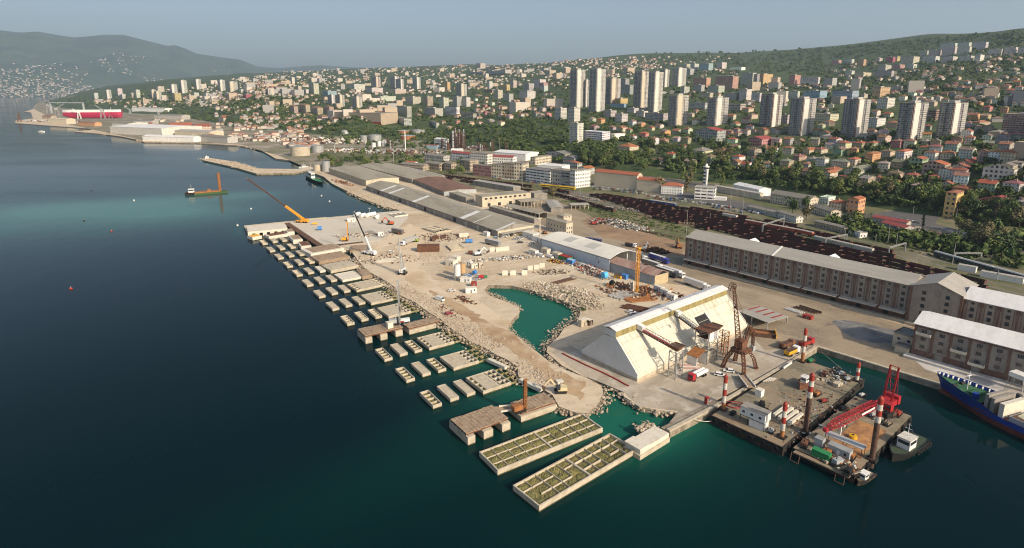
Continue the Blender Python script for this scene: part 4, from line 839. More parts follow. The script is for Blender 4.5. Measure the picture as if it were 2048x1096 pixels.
hopper(Vector(gt) + Matrix.Rotation(t39, 3, 'Z') @ Vector((8.6, 3.0, hh + .4)), 2.5, 2.1, 'rusty hopper on top of the clad loading tower', t39)
gs = g('s', 1600, 790, 1.95); tower(tuple(gs), 3.2, 3.0, top_h(gs, q('s', 1600, 560)[1]), t39, 'rust-streaked yellow steel tower right of the clad loading tower', 4, m=M_orange)

# ---- old portal crane
cc = g('c', 1292, 668, 1.95); rz = R(39); o = thing('portal_crane', 'old rusty lattice portal crane on the quay beside the white shed', 'crane', tuple(cc), rz); hl = 4.6; hp = 7.8
for sx, sy in ((-1, -1), (1, -1), (1, 1), (-1, 1)):
    mb = MB(); mb.lattice((sx * hl, sy * hl, 0), (sx * hl * .8, sy * hl * .8, hp * .55), 1.1, 1.0, 4, .16); mb.lattice((sx * hl * .8, sy * hl * .8, hp * .55), (sx * 2.0, sy * 2.0, hp), 1.1, 1.0, 3, .16); mb.box(sx * hl - .8, sx * hl + .8, sy * hl - .5, sy * hl + .5, 0, .7); mb.build('leg', M_rust, o)
mb = MB()
for sx in (-1, 1): mb.lattice((sx * 2.6, -2.6, hp), (sx * 2.6, 2.6, hp), .9, .9, 4, .16); mb.lattice((-2.6, sx * 2.6, hp), (2.6, sx * 2.6, hp), .9, .9, 4, .16)
mb.box(-2.8, 2.8, -2.8, 2.8, hp + .5, hp + .7); mb.build('portal_frame', M_rust, o); MB().cyl((0, 0, hp + .7), (0, 0, hp + 1.3), 1.9, n=14).build('slewing_ring', M_rustd, o)
MB().box(-2.4, 1.4, -1.7, 1.7, hp + 1.3, hp + 4.2).box(-2.5, 1.5, -1.8, 1.8, hp + 4.2, hp + 4.4).build('machine_house', M_rust, o)
mb = MB(); mb.lattice((1.5, 0, hp + 1.5), (4.4, -.5, hp + 8.6), 1.6, 1.3, 5, .14); mb.lattice((4.4, -.5, hp + 8.6), (7.6, -.5, hp + 5.2), 1.2, 1.0, 4, .14); mb.lattice((7.6, -.5, hp + 5.2), (8.0, -.5, hp - .5), .9, .8, 4, .12); mb.build('counter_jib', M_rust, o); MB().box(7.2, 8.8, -1.3, .4, hp - 2.4, hp - .4).build('counterweight', M_grey, o)
tp = top_h(cc, q('c', 1235, 125)[1]); left = to_local(o, cc + Vector((-4.6, .6, 0)))
tip = (left.x, left.y, tp); mb = MB(); mb.lattice((-1.6, 0, hp + 1.6), tip, 1.9, .9, 15, .15); mb.build('jib', M_rust, o)
mb = MB(); pts = [Vector(tip) + Vector((1.9 * math.cos(a) - 1.2, 0, 1.9 * math.sin(a) + .4)) for a in np.linspace(-.5, 3.6, 9)]
for dy in (-.5, .5):
    for a, b in zip(pts, pts[1:]): mb.bar(a + Vector((0, dy, 0)), b + Vector((0, dy, 0)), .2)
for a in pts: mb.bar(a + Vector((0, -.5, 0)), a + Vector((0, .5, 0)), .16); mb.bar(a, Vector(tip) + Vector((-1.2, 0, .4)), .08)
mb.build('jib_head', M_rustd, o); MB().cyl(pts[-1], pts[-1] + Vector((-.3, 0, -5.2)), .05, n=5).box(pts[-1].x - .8, pts[-1].x + .2, -.5, .5, pts[-1].z - 6.2, pts[-1].z - 5.2).build('grab', M_rustd, o)
mb = MB(); mb.bar((3.6, -.5, hp + 8), tip, .12); mb.build('stay', M_rustd, o)

# ================================================================== barges, tug, ship
def spud(par, v, bx_, tp_, label_z=3.0, dia=.75, rust=.5):
    p = g(v, *bx_, label_z); h = top_h(p, q(v, *tp_)[1]); l = to_local(par, p); mb = MB(); r_ = dia; n = 14; z = l.z - 3
    segs = [(z, l.z + h * (1 - rust), 2)]; a = l.z + h * (1 - rust); st = h * rust / 5.2
    for i, m_ in enumerate((1, 0, 1, 0)): segs.append((a, a + st * (1.1 if i else 1.2), m_)); a = segs[-1][1]
    for z0, z1, m_ in segs: mb.cyl((l.x, l.y, z0), (l.x, l.y, z1 + .001), r_, n=n, mi=m_)
    mb.cyl((l.x, l.y, a), (l.x, l.y, a + .7), r_, r_ * .35, n, 0)
    mb.m = mb.m; mb.build('spud_pile', [M_redband, M_whiteband, M_orange if rust > .7 else M_rustd], par)
    MB().box(l.x - 1.3, l.x + 1.3, l.y - 1.3, l.y + 1.3, l.z - .6, l.z + .5).build('spud_collar', M_hull, par)
loc, t, L_, W_ = F3('d', (88, 582), (520, 802), (1032, 372), 3.0)
bA = thing('deck_barge', 'big flat deck barge with four red and white spud piles moored at the quay', 'barge', loc, t)
MB().box(0, L_, 0, W_, -1, 2.9).build('hull', M_hull, bA); MB().box(.3, L_ - .3, .3, W_ - .3, 2.9, 3.0).build('deck', M_deck, bA)
MB().box(-.1, L_, -.12, .3, 2.9, 3.15).box(-.12, .3, .3, W_, 2.9, 3.15).build('rubbing_strake', M_hull, bA)
for bp_, tp_, ru in (((145, 560), (160, 328), .8), ((512, 735), (536, 500), .8), ((640, 262), (661, 38), .72), ((982, 380), (994, 258), .95)): spud(bA, 'd', bp_, tp_, 3.0, .62 if ru > .9 else .68, ru)
tyre = MB(); 
for i in range(14):
    a0, a1 = 2 * math.pi * i / 14, 2 * math.pi * (i + 1) / 14; tyre.bar((math.cos(a0) * .6, 0, math.sin(a0) * .6), (math.cos(a1) * .6, 0, math.sin(a1) * .6), .34)
tyre_me = tyre.mesh('tyre_fender', M_tyre)
for i in range(9): put('tyre_fender', tyre_me, bA).location = (L_ * (i + .5) / 9, -.3, 2.0)
for i in range(6): x = put('tyre_fender', tyre_me, bA); x.location = (-.3, W_ * (i + .5) / 6, 1.9); x.rotation_euler = (0, 0, math.pi / 2)
def on(v, x, y, z=3.0): return g(v, x, y, z)
def boxthing(name, label, cat, v, p, sx, sy, sz, rz, m, z=3.0, roof=None, group=None, door=None):
    P_ = g(v, *p, z); o = thing(name, label, cat, (P_.x, P_.y, z), rz, group); MB().box(-sx / 2, sx / 2, -sy / 2, sy / 2, 0, sz).build('body', m, o)
    if roof: MB().box(-sx / 2 - .08, sx / 2 + .08, -sy / 2 - .08, sy / 2 + .08, sz, sz + .12).build('roof', roof, o)
    if door: MB().box(-.4, .4, -sy / 2 - .03, -sy / 2, .05, min(2.0, sz - .2)).build('door', door, o); MB().box(sx * .25, sx * .25 + .7, -sy / 2 - .03, -sy / 2, sz * .45, sz * .75).build('window', M_glass, o)
    return o
P_ = g('d', 340, 655, 3.0); o = thing('cabin_block', 'white two-level deck house on the near corner of the deck barge', 'deck house', (P_.x, P_.y, 3.0), t + math.pi / 2 + math.pi)
MB().box(-4.2, 4.2, -2.0, 2.0, 2.9, 5.7).build('upper_cabin', M_white, o); MB().box(-4.3, 4.3, -2.1, 2.1, 5.7, 5.85).build('roof', M_greywall, o); MB().box(-1.0, 3.8, -1.8, 1.8, 0, 2.7).build('lower_cabin', M_white, o)
for x in (-4, -1.4, 4): MB().box(x - .08, x + .08, -2.0, -1.85, 0, 2.9).build('post', M_black, o)
for x in (-3.0, -.2, 2.6): put('window', win_mesh(.9, .8), o).location = (x, -2.0, 3.9)
MB().box(-4.2, 4.2, -2.05, -1.95, 2.7, 2.9).build('floor_beam', M_black, o)
boxthing('hut', 'small white hut on the deck barge near the ramp', 'hut', 'd', (372, 472), 2.4, 2.2, 2.4, t, M_white, roof=M_concw)
for i in range(4):
    A, B = g('d', 462 + i * 30, 608 + i * 18, 3.0), g('d', 548 + i * 30, 545 + i * 18, 3.0); m_ = MB(); m_.bar(Vector(A) + Vector((0, 0, .6)), Vector(B) + Vector((0, 0, .6)), .95, 1.1)
    tag(m_.build('concrete_beam', M_concw), f'{["leftmost", "second from left", "third from left", "rightmost"][i]} concrete beam in the stack on the deck barge', 'beam', 'concrete beams on the deck barge')
def workboat(name, label, cat, loc, rz, L_, B_, hull, deck, H_=1.6, house=(.3, .55), z0=-.5, mast=0, hh=2.4, housem=None, dk=.0, red=None):
    o = thing(name, label, cat, loc, rz); n = 12; mb = MB(); rows = []
    for i in range(n + 1):
        u = i / n; b = B_ / 2 * (1 - max(0, (u - .62) / .38) ** 2.0) * (1 - max(0, (.12 - u) / .12) * .25); b = max(b, .08); z = H_ + .6 * max(0, u - .55) ** 1.5 * 2
        rows.append([(u * L_, -b * .6, z0), (u * L_, -b, z), (u * L_, b, z), (u * L_, b * .6, z0)])
    for r in rows: mb.v += r
    for i in range(n):
        for j in range(3): a = i * 4 + j; mb.f.append((a, a + 4, a + 5, a + 1)); mb.m.append(1 if j == 1 else 0)
    mb.f += [(0, 1, 2, 3), (n * 4 + 3, n * 4 + 2, n * 4 + 1, n * 4)]; mb.m += [0, 0]; mb.build('hull', [hull, deck], o)
    mb = MB()
    for i in range(n):
        for s_ in (1, 2): a, b = Vector(rows[i][s_]), Vector(rows[i + 1][s_]); mb.bar(a + Vector((0, 0, .25)), b + Vector((0, 0, .25)), .22, .5)
    mb.build('bulwark', hull, o); x0, x1 = house[0] * L_, house[1] * L_; w_ = B_ * .28
    MB().box(x0, x1, -w_, w_, H_, H_ + hh).build('wheelhouse', housem or M_white, o); MB().box(x0 - .2, x1 + .2, -w_ - .2, w_ + .2, H_ + hh, H_ + hh + .18).build('wheelhouse_roof', red or M_white, o)
    for s_ in (-1, 1): MB().box(x0 + .3, x1 - .3, s_ * w_ - .03, s_ * w_ + .03, H_ + hh * .5, H_ + hh * .82).build('side_window', M_glass, o)
    MB().box(x1 - .01, x1 + .03, -w_ + .2, w_ - .2, H_ + hh * .5, H_ + hh * .82).build('front_window', M_glass, o)
    if mast: MB().cyl(((x0 + x1) / 2, 0, H_ + hh), ((x0 + x1) / 2, 0, H_ + hh + mast), .1, .06, 6).bar(((x0 + x1) / 2, -1, H_ + hh + mast * .6), ((x0 + x1) / 2, 1, H_ + hh + mast * .6), .08).bar(((x0 + x1) / 2, -.6, H_ + hh + mast * .9), ((x0 + x1) / 2, .6, H_ + hh + mast * .9), .07).build('mast', M_white, o)
    return o
P_ = g('d', 690, 395, 3.0); workboat('workboat', 'small white-cabined workboat sitting on the deck barge', 'boat', (P_.x, P_.y, 3.9), R(39 + 180), 8.5, 3.6, M_rust, M_timber, 1.2, (.42, .72), -.9, .8, 2.1)
for i, (x, y, sx, sy, sz) in enumerate(((855, 412, 2.6, 2.0, 1.3), (875, 405, 2.0, 1.6, .9))): boxthing('block', f'{"larger" if i == 0 else "smaller"} sandy concrete block on the right of the deck barge', 'block', 'd', (x, y), sx, sy, sz, t, M_conc)
def machine(name, label, cat, P_, rz, m, s_=1.0, group=None):
    o = thing(name, label, cat, tuple(P_), rz, group); MB().box(-1.2 * s_, 1.0 * s_, -.7 * s_, .7 * s_, .5 * s_, 1.3 * s_).build('body', m, o); MB().cyl((1.2 * s_, -.8 * s_, .7 * s_), (1.2 * s_, .8 * s_, .7 * s_), .6 * s_, n=12).build('drum', M_rustd, o)
    MB().box(-1.8 * s_, 2.0 * s_, -.9 * s_, .9 * s_, 0, .3 * s_).build('skid', M_black, o); MB().cyl((-.6 * s_, 0, 1.3 * s_), (-.6 * s_, 0, 1.9 * s_), .12 * s_, n=6).build('exhaust', M_black, o); return o
for i, (v, x, y, rz_, m_, s_, lab) in enumerate((('d', 730, 470, .6, M_orange, 1.1, 'orange winch in the middle of the deck barge'), ('d', 775, 512, .3, M_redband, .8, 'small red pump near the right edge of the deck barge'), ('d', 390, 535, 1.2, M_black, 1.0, 'black winch behind the deck house'), ('d', 880, 345, .2, M_grey, 1.1, 'grey winch by the far right corner of the deck barge'), ('d', 780, 345, .9, M_rust, 1.1, 'rusty winch near the far edge of the deck barge'), ('d', 925, 375, .2, M_grey, .9, 'grey anchor winch beside the far right spud pile'), ('d', 690, 262, .4, M_green, 1.0, 'green winch by the far left spud pile'), ('d', 445, 700, .7, M_grey, .9, 'grey winch between deck house and front spud pile'), ('d', 205, 590, .7, M_black, .8, 'black winch near the left corner of the deck barge'))): machine('winch', lab, 'winch', on(v, x, y), rz_, m_, s_)
# clutter on the deck: planks, hoses
def hose(label, pts, r_, m, cat='hose', name='hose'):
    mb = MB(); [mb.cyl(a, b, r_, n=6, caps=False) for a, b in zip(pts, pts[1:])]; return tag(mb.build(name, m), label, cat)
for k_, lab in enumerate(('red hose looped by the left spud pile, outer coil', 'red hose looped by the left spud pile, inner coil')):
    c_ = on('d', 205 + 14 * k_, 530 + 10 * k_); hose(lab, [Vector(c_) + Vector((math.cos(a) * (3.4 - k_) * (1 + .2 * math.sin(3 * a)), math.sin(a) * (2.0 - .4 * k_), .15)) for a in np.linspace(0, 11, 40)], .12, M_red)
for i in range(5): tag(MB().bar(Vector(on('d', 395 + i * 14, 388 - i)) + Vector((0, 0, .15)), Vector(on('d', 440 + i * 9, 362 + i * 1)) + Vector((0, 0, .15)), .35, .2).build('plank', M_concw), f'pale plank on the deck barge near the quay, {["first", "second", "third", "fourth", "fifth"][i]} from the left', 'plank', 'pale planks on the deck barge')
P_ = g('d', 520, 318, 2.2); Q_ = g('d', 572, 282, 2.2); tag(MB().bar(Vector(P_) + Vector((0, 0, .7)), Vector(Q_) + Vector((0, 0, .7)), .4, 1.5).build('fender_board', M_white), 'white board fixed along the quay edge behind the barge', 'board')
A, B = g('d', 262, 350, 2.6), g('d', 322, 425, 3.4); o = thing('access_ramp', 'brown and white access ramp between quay and deck barge', 'ramp', A, 0); MB().bar((0, 0, .2), B - A + Vector((0, 0, .2)), 3.0, .3).build('deck', M_timber, o)
for s_ in (-1, 1): d = (B - A).normalized(); sd2 = Vector((-d.y, d.x, 0)) * 1.5 * s_; MB().bar(sd2 + Vector((0, 0, .6)), B - A + sd2 + Vector((0, 0, .6)), .25, .5).build('side_rail', M_white, o)
hose('pale mooring rope sagging from the quay end to the deck barge', [g('c', 985, 1020, 2.4).lerp(g('c', 1215, 985, 3.0), k / 12) - Vector((0, 0, 1.6 * math.sin(math.pi * k / 12))) for k in range(13)], .12, M_concw, 'rope', 'mooring_rope')
hose('thin mooring line from the slip corner to the barge', [g('t', 1270, 335, 2.6).lerp(g('t', 1480, 510, 3.2), k / 8) for k in range(9)], .05, M_concw, 'rope', 'mooring_rope')
hose('long red hose laid on the ground along the shed gable', [Vector(g('s', *p, 1.95)) + Vector((0, 0, .22)) for p in ((-80, 770), (0, 812), (90, 855), (170, 895), (250, 930), (330, 965), (420, 1010), (500, 1050), (560, 1085), (610, 1110))], .3, M_redband)
# barge B
loc, t, L_, W_ = F3('u', (100, 742), (632, 975), (1112, 470), 2.6); bB = thing('crane_barge', 'crane barge with a red lattice crane and rusty deck in front of the deck barge', 'barge', loc, t)
MB().box(0, L_, 0, W_, -1, 2.5).build('hull', M_hull, bB); MB().box(.2, L_ - .2, .2, W_ - .2, 2.5, 2.6).build('deck', M_deck, bB)
MB().box(L_ * .2, L_ * .66, W_ * .12, W_ * .62, 2.6, 2.66).build('rust_floor', blend_mat('rust_floor_mat', [(.42, .22, .09), ((.22, .11, .06), .25, .42, .6), ((.50, .33, .17), .4, .55, .75)]), bB)
for i in range(8): x = put('tyre_fender', tyre_me, bB); x.location = (L_ * (i + .5) / 8, -.35, 1.7); x.scale = (1.5, 1.5, 1.5)
for i in range(4): x = put('tyre_fender', tyre_me, bB); x.location = (L_ + .3, W_ * (i + .5) / 4, 1.8); x.rotation_euler = (0, 0, math.pi / 2); x.scale = (1.4, 1.4, 1.4)
MB().box(-1.6, -.02, 1, W_ - 1, 1.9, 2.3).build('bow_step', M_deck, bB)
for x in (2.0, W_ - 3): mb = MB(); mb.bar((-1.5, x, 2.2), (-3.4, x - .5, .2), .2); mb.bar((-1.5, x + 2.4, 2.2), (-3.4, x + 2.0, .2), .2); mb.bar((-3.4, x - .5, .3), (-3.4, x + 2.0, .3), .2); mb.build('anchor_frame', M_rustd, bB)
spud(bB, 'd', (660, 702), (722, 322), 2.6, .78, .42); spud(bB, 'd', (1077, 872), (1140, 466), 2.6, .78, .42)
# red crane
cb = g('u', 872, 425, 2.6); tipg = g('u', 372, 700, 2.6); o = thing('crawler_crane', 'big red lattice-boom crane with boom lowered along the crane barge', 'crane', (cb.x, cb.y, 2.6), ang(tipg, cb) + math.pi); Lb = (tipg - cb).length
MB().box(-3.4, 3.4, -3.2, -2.0, 0, 1.3).box(-3.4, 3.4, 2.0, 3.2, 0, 1.3).build('tracks', M_black, o); MB().cyl((0, 0, 1.3), (0, 0, 1.7), 1.6, n=16).build('turntable', M_rustd, o)
MB().box(-6.2, 2.4, -1.9, 1.9, 1.7, 3.5).box(-6.2, -4.6, -2.2, 2.2, 1.7, 4.6).build('machinery_deck', M_red, o); cabn = MB().box(1.0, 3.0, 2.0, 3.4, 1.9, 4.3).build('operator_cab', M_red, o); MB().box(3.0, 3.04, 2.1, 3.3, 2.9, 4.1).build('window', M_glass, cabn)
mb = MB(); mb.lattice((2.5, 0, 2.6), (7, 0, 4.4), 1.6, 2.1, 4, .12); mb.lattice((7, 0, 4.4), (Lb - 6, 0, 5.0), 2.1, 2.0, 12, .12); mb.lattice((Lb - 6, 0, 5.0), (Lb, 0, 4.6), 2.0, .8, 5, .1); mb.build('boom', M_red, o)
MB().box(9, 17, 1.12, 1.2, 4.0, 4.7).build('white_panel', M_white, o); MB().cyl((Lb, -.6, 4.6), (Lb, .6, 4.6), .8, n=12).build('boom_head', M_red, o)
mh = top_h(cb, q('u', 885, 55)[1]) - 2; mb = MB()
for y in (-1.3, 1.3): mb.lattice((-1.5, y, 3.5), (-3.4, y, mh + 1.2), .45, .4, 9, .08)
for k_ in np.linspace(.15, 1, 6): z = 3.5 + (mh - 2.3) * k_; mb.bar((-1.5 - 1.9 * k_, -1.3, z), (-1.5 - 1.9 * k_, 1.3, z), .18)
mb.build('mast', M_red, o); mb = MB(); mb.bar((-5.6, -1.2, 4.6), (-3.4, -1.2, mh + 1), .14); mb.bar((-5.6, 1.2, 4.6), (-3.4, 1.2, mh + 1), .14); mb.build('backstay', M_red, o)
MB().box(Lb - 9, Lb - 8.4, -1.3, 1.3, 3.3, 3.8).box(Lb - 9, Lb - 8.6, -.3, .3, 0, 3.3).build('boom_rest', M_white, o)
boxthing('container', 'blue-grey site container on the crane barge', 'container', 'u', (500, 800), 6.2, 2.6, 2.7, t - math.pi / 2, M_grey, 2.6, M_steel, door=M_white)
P_ = g('u', 540, 745, 2.6); o = thing('canopy', 'grey flat canopy behind the container on the crane barge', 'canopy', (P_.x, P_.y, 2.6), t - math.pi / 2); MB().box(-5.5, 5.5, -1.6, 1.6, 2.9, 3.05).build('roof', M_grey, o)
for x in (-5.2, 0, 5.2):
    for y in (-1.4, 1.4): MB().box(x - .07, x + .07, y - .07, y + .07, 0, 2.9).build('post', M_black, o)
boxthing('container', 'open dark green container on the front corner of the crane barge', 'container', 'u', (345, 820), 5.0, 2.2, 2.2, t - math.pi / 2, M_green, 2.6)
boxthing('cabin', 'tall dark-framed cabin at the left end of the crane barge', 'cabin', 'u', (330, 735), 2.4, 2.2, 3.2, t - math.pi / 2, M_grey, 2.6, M_steel)
P_ = g('u', 615, 655, 2.66); o = thing('buoy', 'yellow drum-shaped buoy on the rusty deck', 'buoy', (P_.x, P_.y, 2.66), 0); MB().cyl((0, 0, 0), (0, 0, .9), 1.2, n=16).build('float', M_yellow, o); MB().cyl((0, 0, .9), (0, 0, 1.3), .3, n=8).build('bollard', M_rustd, o)
for lab, x, y, rz_, m_, s_ in (('brown winch beside the green container', 400, 790, .4, M_orange, 1.2), ('orange winch near the front right of the crane barge', 600, 825, .8, M_orange, 1.2), ('grey winch on the front edge of the crane barge', 490, 875, .3, M_grey, 1.3), ('dark winch on the right front corner of the crane barge', 575, 950, .7, M_black, 1.1), ('rusty winch by the left front corner of the crane barge', 205, 720, .9, M_rust, 1.2), ('dark winch at the far end of the crane barge', 905, 480, .4, M_black, 1.5), ('red winch at the far end of the crane barge', 990, 465, .7, M_redband, 1.1), ('grey engine box under the boom foot', 790, 470, .2, M_grey, 1.2), ('black winch left of the crane machinery', 530, 420, .2, M_black, 1.0), ('olive winch on the right edge of the crane barge', 905, 545, .6, M_deck, 1.0), ('white pump beside the red crane', 690, 305, .3, M_white, .8)): machine('winch', lab, 'winch', g('u', x, y, 2.6), rz_, m_, s_)
# tug and skiff
P_ = g('u', 1185, 690, 0); Q_ = g('u', 1000, 815, 0); tug = workboat('tugboat', 'small black harbour tug with white wheelhouse beside the crane barge', 'tug', (P_.x, P_.y, 0), ang(P_, Q_), (Q_ - P_).length + 4.5, 6.4, M_black, mat('tug_deck_mat', (.06, .085, .05), .7, var=.4, scale=1), 2.0, (.42, .66), -.6, 4.6, 3.4, red=M_whiteband)
for i in range(7):
    for s_ in (-1, 1): x = put('tyre_fender', tyre_me, tug); x.location = (2 + i * 1.9, s_ * (3.35 - max(0, i - 4) * .55), 1.5)
P_ = g('u', 775, 970, 0); Q_ = g('u', 665, 1050, 0); workboat('skiff', 'tiny green open workboat with white cabin at the crane barge corner', 'boat', (P_.x, P_.y, 0), ang(P_, Q_), (Q_ - P_).length + 1, 2.9, M_hull, M_deck, .9, (.45, .72), -.4, 0, 1.9)
# ---- cargo ship
bw_ = g('x', 262, 640, 0); fw_ = g('x', 1045, 1012, 0); t = ang(bw_, fw_); d_ = Vector((math.cos(t), math.sin(t), 0)); ship = o = thing('cargo_ship', 'blue cargo ship with red-brown waterline and green foredeck loaded with salt', 'ship', (bw_.x, bw_.y, 0), t)
Ls, Bs = 86.0, 13.0; n = 44; rows = []
M_sblue = mat('ship_blue_mat', (.018, .055, .30), .4, var=.3, scale=.25, coord='Object'); M_sred = mat('ship_bottom_mat', (.16, .045, .03), .6, var=.35, scale=.3, coord='Object'); M_sgreen = mat('ship_deck_green_mat', (.05, .15, .07), .7, var=.4, scale=.6, coord='Object')
for i in range(n + 1):
    x = Ls * (i / n) ** 1.35; u = min(1, (x + .3) / 17); bt = Bs / 2 * math.sin(u * math.pi / 2) ** .8; bwl = Bs / 2 * math.sin(min(1, (x + .05) / 24) * math.pi / 2) ** 1.2
    zt = 7.2 - 1.0 * min(1, x / 14) if x < 14 else (6.2 - 2.4 * min(1, (x - 14) / 7)); rk = -3.2 * max(0, 1 - x / 12)
    rows.append([(x, -bwl * .9, -1), (x + rk * .1, -bwl, .1), (x + rk * .3, -(bwl * .75 + bt * .25), 1.9), (x + rk, -bt, zt), (x + rk, bt, zt), (x + rk * .3, (bwl * .75 + bt * .25), 1.9), (x + rk * .1, bwl, .1), (x, bwl * .9, -1)])
cy0 = Bs / 2; mb = MB()
for r in rows: mb.v += [(a, b + cy0, c) for a, b, c in r]
for i in range(n):
    for j in (0, 1, 2, 4, 5, 6): a = i * 8 + j; mb.f.append((a, a + 8, a + 9, a + 1)); mb.m.append({0: 1, 1: 1, 2: 0, 4: 0, 5: 1, 6: 1}[j])
mb.build('hull', [M_sblue, M_sred], o)
mb = MB(); i14 = [i for i in range(n + 1) if rows[i][3][0] < 15.5]
for i in i14[:-1]:
    a, b = rows[i][3], rows[i + 1][3]; mb.quad([(a[0], cy0 + a[1] + .05, a[2] - 1.2), (b[0], cy0 + b[1] + .05, b[2] - 1.2), (b[0], cy0 - b[1] - .05, b[2] - 1.2), (a[0], cy0 - a[1] - .05, a[2] - 1.2)])
mb.build('foredeck', M_sgreen, o); MB().box(14, Ls, .1, Bs - .1, 2.9, 3.1).build('main_deck', M_sred, o)
for i in i14[1:-1:1]:
    a = rows[i][4]; MB().box(a[0] - .12, a[0] + .12, cy0 + a[1] - .9, cy0 + a[1] - .05, a[2] - 1.2, a[2] - .1).build('bulwark_stay', M_white, o)
MB().cyl((-1.2, cy0, -.2), (5, cy0, .2), 1.0, 1.3, 10).build('bulbous_bow', M_sred, o)
MB().box(24, Ls, 1.6, Bs - 1.6, 3.1, 4.9).build('hatch_coaming', M_grey, o); MB().box(24.3, Ls, 1.9, Bs - 1.9, 4.9, 4.95).build('hold_inside', M_rustd, o)
mb = MB(); nx_, ny_ = 26, 10
vv = [(25 + 45 * i / (nx_ - 1), 2.0 + (Bs - 4.0) * j / (ny_ - 1), 4.3 + 2.3 * math.sin(math.pi * j / (ny_ - 1)) * math.sin(math.pi * (.1 + .85 * i / (nx_ - 1))) ** .6 + rnd.uniform(-.12, .12)) for j in range(ny_) for i in range(nx_)]
mb.v = vv; mb.f = [(j * nx_ + i, j * nx_ + i + 1, (j + 1) * nx_ + i + 1, (j + 1) * nx_ + i) for j in range(ny_ - 1) for i in range(nx_ - 1)]; mb.m = [0] * len(mb.f); mb.build('salt_cargo', mat('salt_mat', (.62, .60, .42), .95, var=.15, scale=.8), o)
for k_, x in enumerate((16.5, 18.3, 21.0)): MB().box(x, x + (1.1 if k_ < 2 else 1.5), 1.0, Bs - 1.0, 3.1, 9.2 - .5 * k_).build('hatch_cover', M_greywall if k_ < 2 else M_concw, o)
MB().cyl((7.5, cy0, 5), (7.5, cy0, 12.2), .22, .1, 8).box(7.2, 7.8, cy0 - .9, cy0 + .9, 10.6, 10.75).build('mast', M_white, o)
for y in (-2.2, 2.2): MB().cyl((4.5, cy0 + y - 1, 5.7), (4.5, cy0 + y + 1, 5.7), .65, n=12).box(3.8, 5.2, cy0 + y - .8, cy0 + y + .8, 4.9, 5.4).build('windlass', M_black, o)
MB().box(10, 12.5, cy0 - 3, cy0 + 3, 4.9, 6.3).build('deck_locker', M_sgreen, o); MB().cyl((12.5, 3.2, 4.9), (12.5, 3.2, 7.0), 1.0, n=12).build('vent', M_sblue, o)
# white gantry and tank on the quay past the ship
P_ = g('x', 985, 600, 1.95); o = thing('loading_hopper', 'white loading hopper on steel legs beside the ship', 'hopper', (P_.x, P_.y, 1.95), t); MB().box(-2.5, 2.5, -2, 2, 5.5, 7.2).build('bin', M_white, o)
for x in (-2.2, 2.2):
    for y in (-1.8, 1.8): MB().bar((x, y, 5.5), (x * 1.3, y * 1.2, 0), .22).build('leg', M_steel, o)
mb = MB(); mb.bar((-2.6, -2, 2.5), (2.6, -2, 2.5), .14); mb.bar((-2.8, -2.1, .8), (2.4, -1.9, 5), .12); mb.build('bracing', M_steel, o)
P_ = g('x', 985, 690, 1.95); o = thing('loader', 'dark blue wheeled loader on the white-dusted quay by the ship', 'loader', (P_.x, P_.y, 1.95), t); MB().box(-2.4, 1.2, -1, 1, .8, 1.9).build('body', M_sblue, o); MB().box(-.6, .9, -.8, .8, 1.9, 3.1).build('cab', M_glass, o); MB().hexa([(2.3, -1.3, .1), (3.4, -1.3, .1), (3.4, 1.3, .1), (2.3, 1.3, .1)], [(2.3, -1.3, 1.2), (3.0, -1.3, 1.2), (3.0, 1.3, 1.2), (2.3, 1.3, 1.2)]).build('bucket', M_grey, o)
for x in (-1.5, 1.3):
    for y in (-1.15, 1.15): MB().cyl((x, y - .2, .7), (x, y + .2, .7), .7, n=12).build('wheel', M_tyre, o)

# ================================================================== sheds of the port
def hpx(v, base, ytop, z=1.95):
    b = g(v, *base, z); return top_h(b, q(v, 0, ytop)[1])
def shed3(name, label, v, a, b, c, ye, yr, kind, wm, rm, cat='shed', over=.5, rise=None, gable=None):
    loc, t, L_, W_ = F3(v, a, b, c, 1.95); H_ = hpx(v, b, ye); loc = (loc[0], loc[1], 1.95)
    if rise is None: mid = ((b[0] + c[0]) / 2, (b[1] + c[1]) / 2); rise = max(.6, hpx(v, mid, yr) - H_) if kind == 'gy' else max(.6, (hpx(v, b, yr) - H_))
    o, L_, W_ = bldg(name, label, cat, (loc, t, L_), W_, H_, kind, rise, wm, None, rm, over=over)
    if gable: MB().hexa([(0.05, -.08, .1), (L_ - .05, -.08, .1), (L_ - .05, -.01, .1), (.05, -.01, .1)], [(0.05, -.08, H_ - .1), (L_ - .05, -.08, H_ - .1), (L_ - .05, -.01, H_ - .1), (.05, -.01, H_ - .1)]).build('end_wall', gable, o)
    return o, L_, W_, H_, rise
o, L_, W_, H_, rs = shed3('long_shed', 'very long grey shed with white rooflight strips between site and yard', 'g', (680, 468), (1450, 745), (1635, 701), 708, 657, 'gy', M_greywall, M_corr, gable=M_beige)
def loc_y(x, y): return to_local(o, g('g', x, y, 1.95 + H_)).y
for i, (x, y, w2) in enumerate(((760, 474, 5), (806, 490, 5), (935, 540, 5.5), (1200, 640, 6), (1274, 665, .8), (1441, 706, 2.2))):
    yy = loc_y(x, y); yy = max(w2 / 2 + .2, yy); x0, x1 = -.4, L_ / 2 - .3
    zf = lambda x: H_ + rs * x / (L_ / 2) + .24
    MB().hexa([(x0, yy - w2 / 2, zf(x0)), (x1, yy - w2 / 2, zf(x1)), (x1, yy + w2 / 2, zf(x1)), (x0, yy + w2 / 2, zf(x0))], [(x0, yy - w2 / 2, zf(x0) + .05), (x1, yy - w2 / 2, zf(x1) + .05), (x1, yy + w2 / 2, zf(x1) + .05), (x0, yy + w2 / 2, zf(x0) + .05)]).build('rooflight', M_roofw, o)
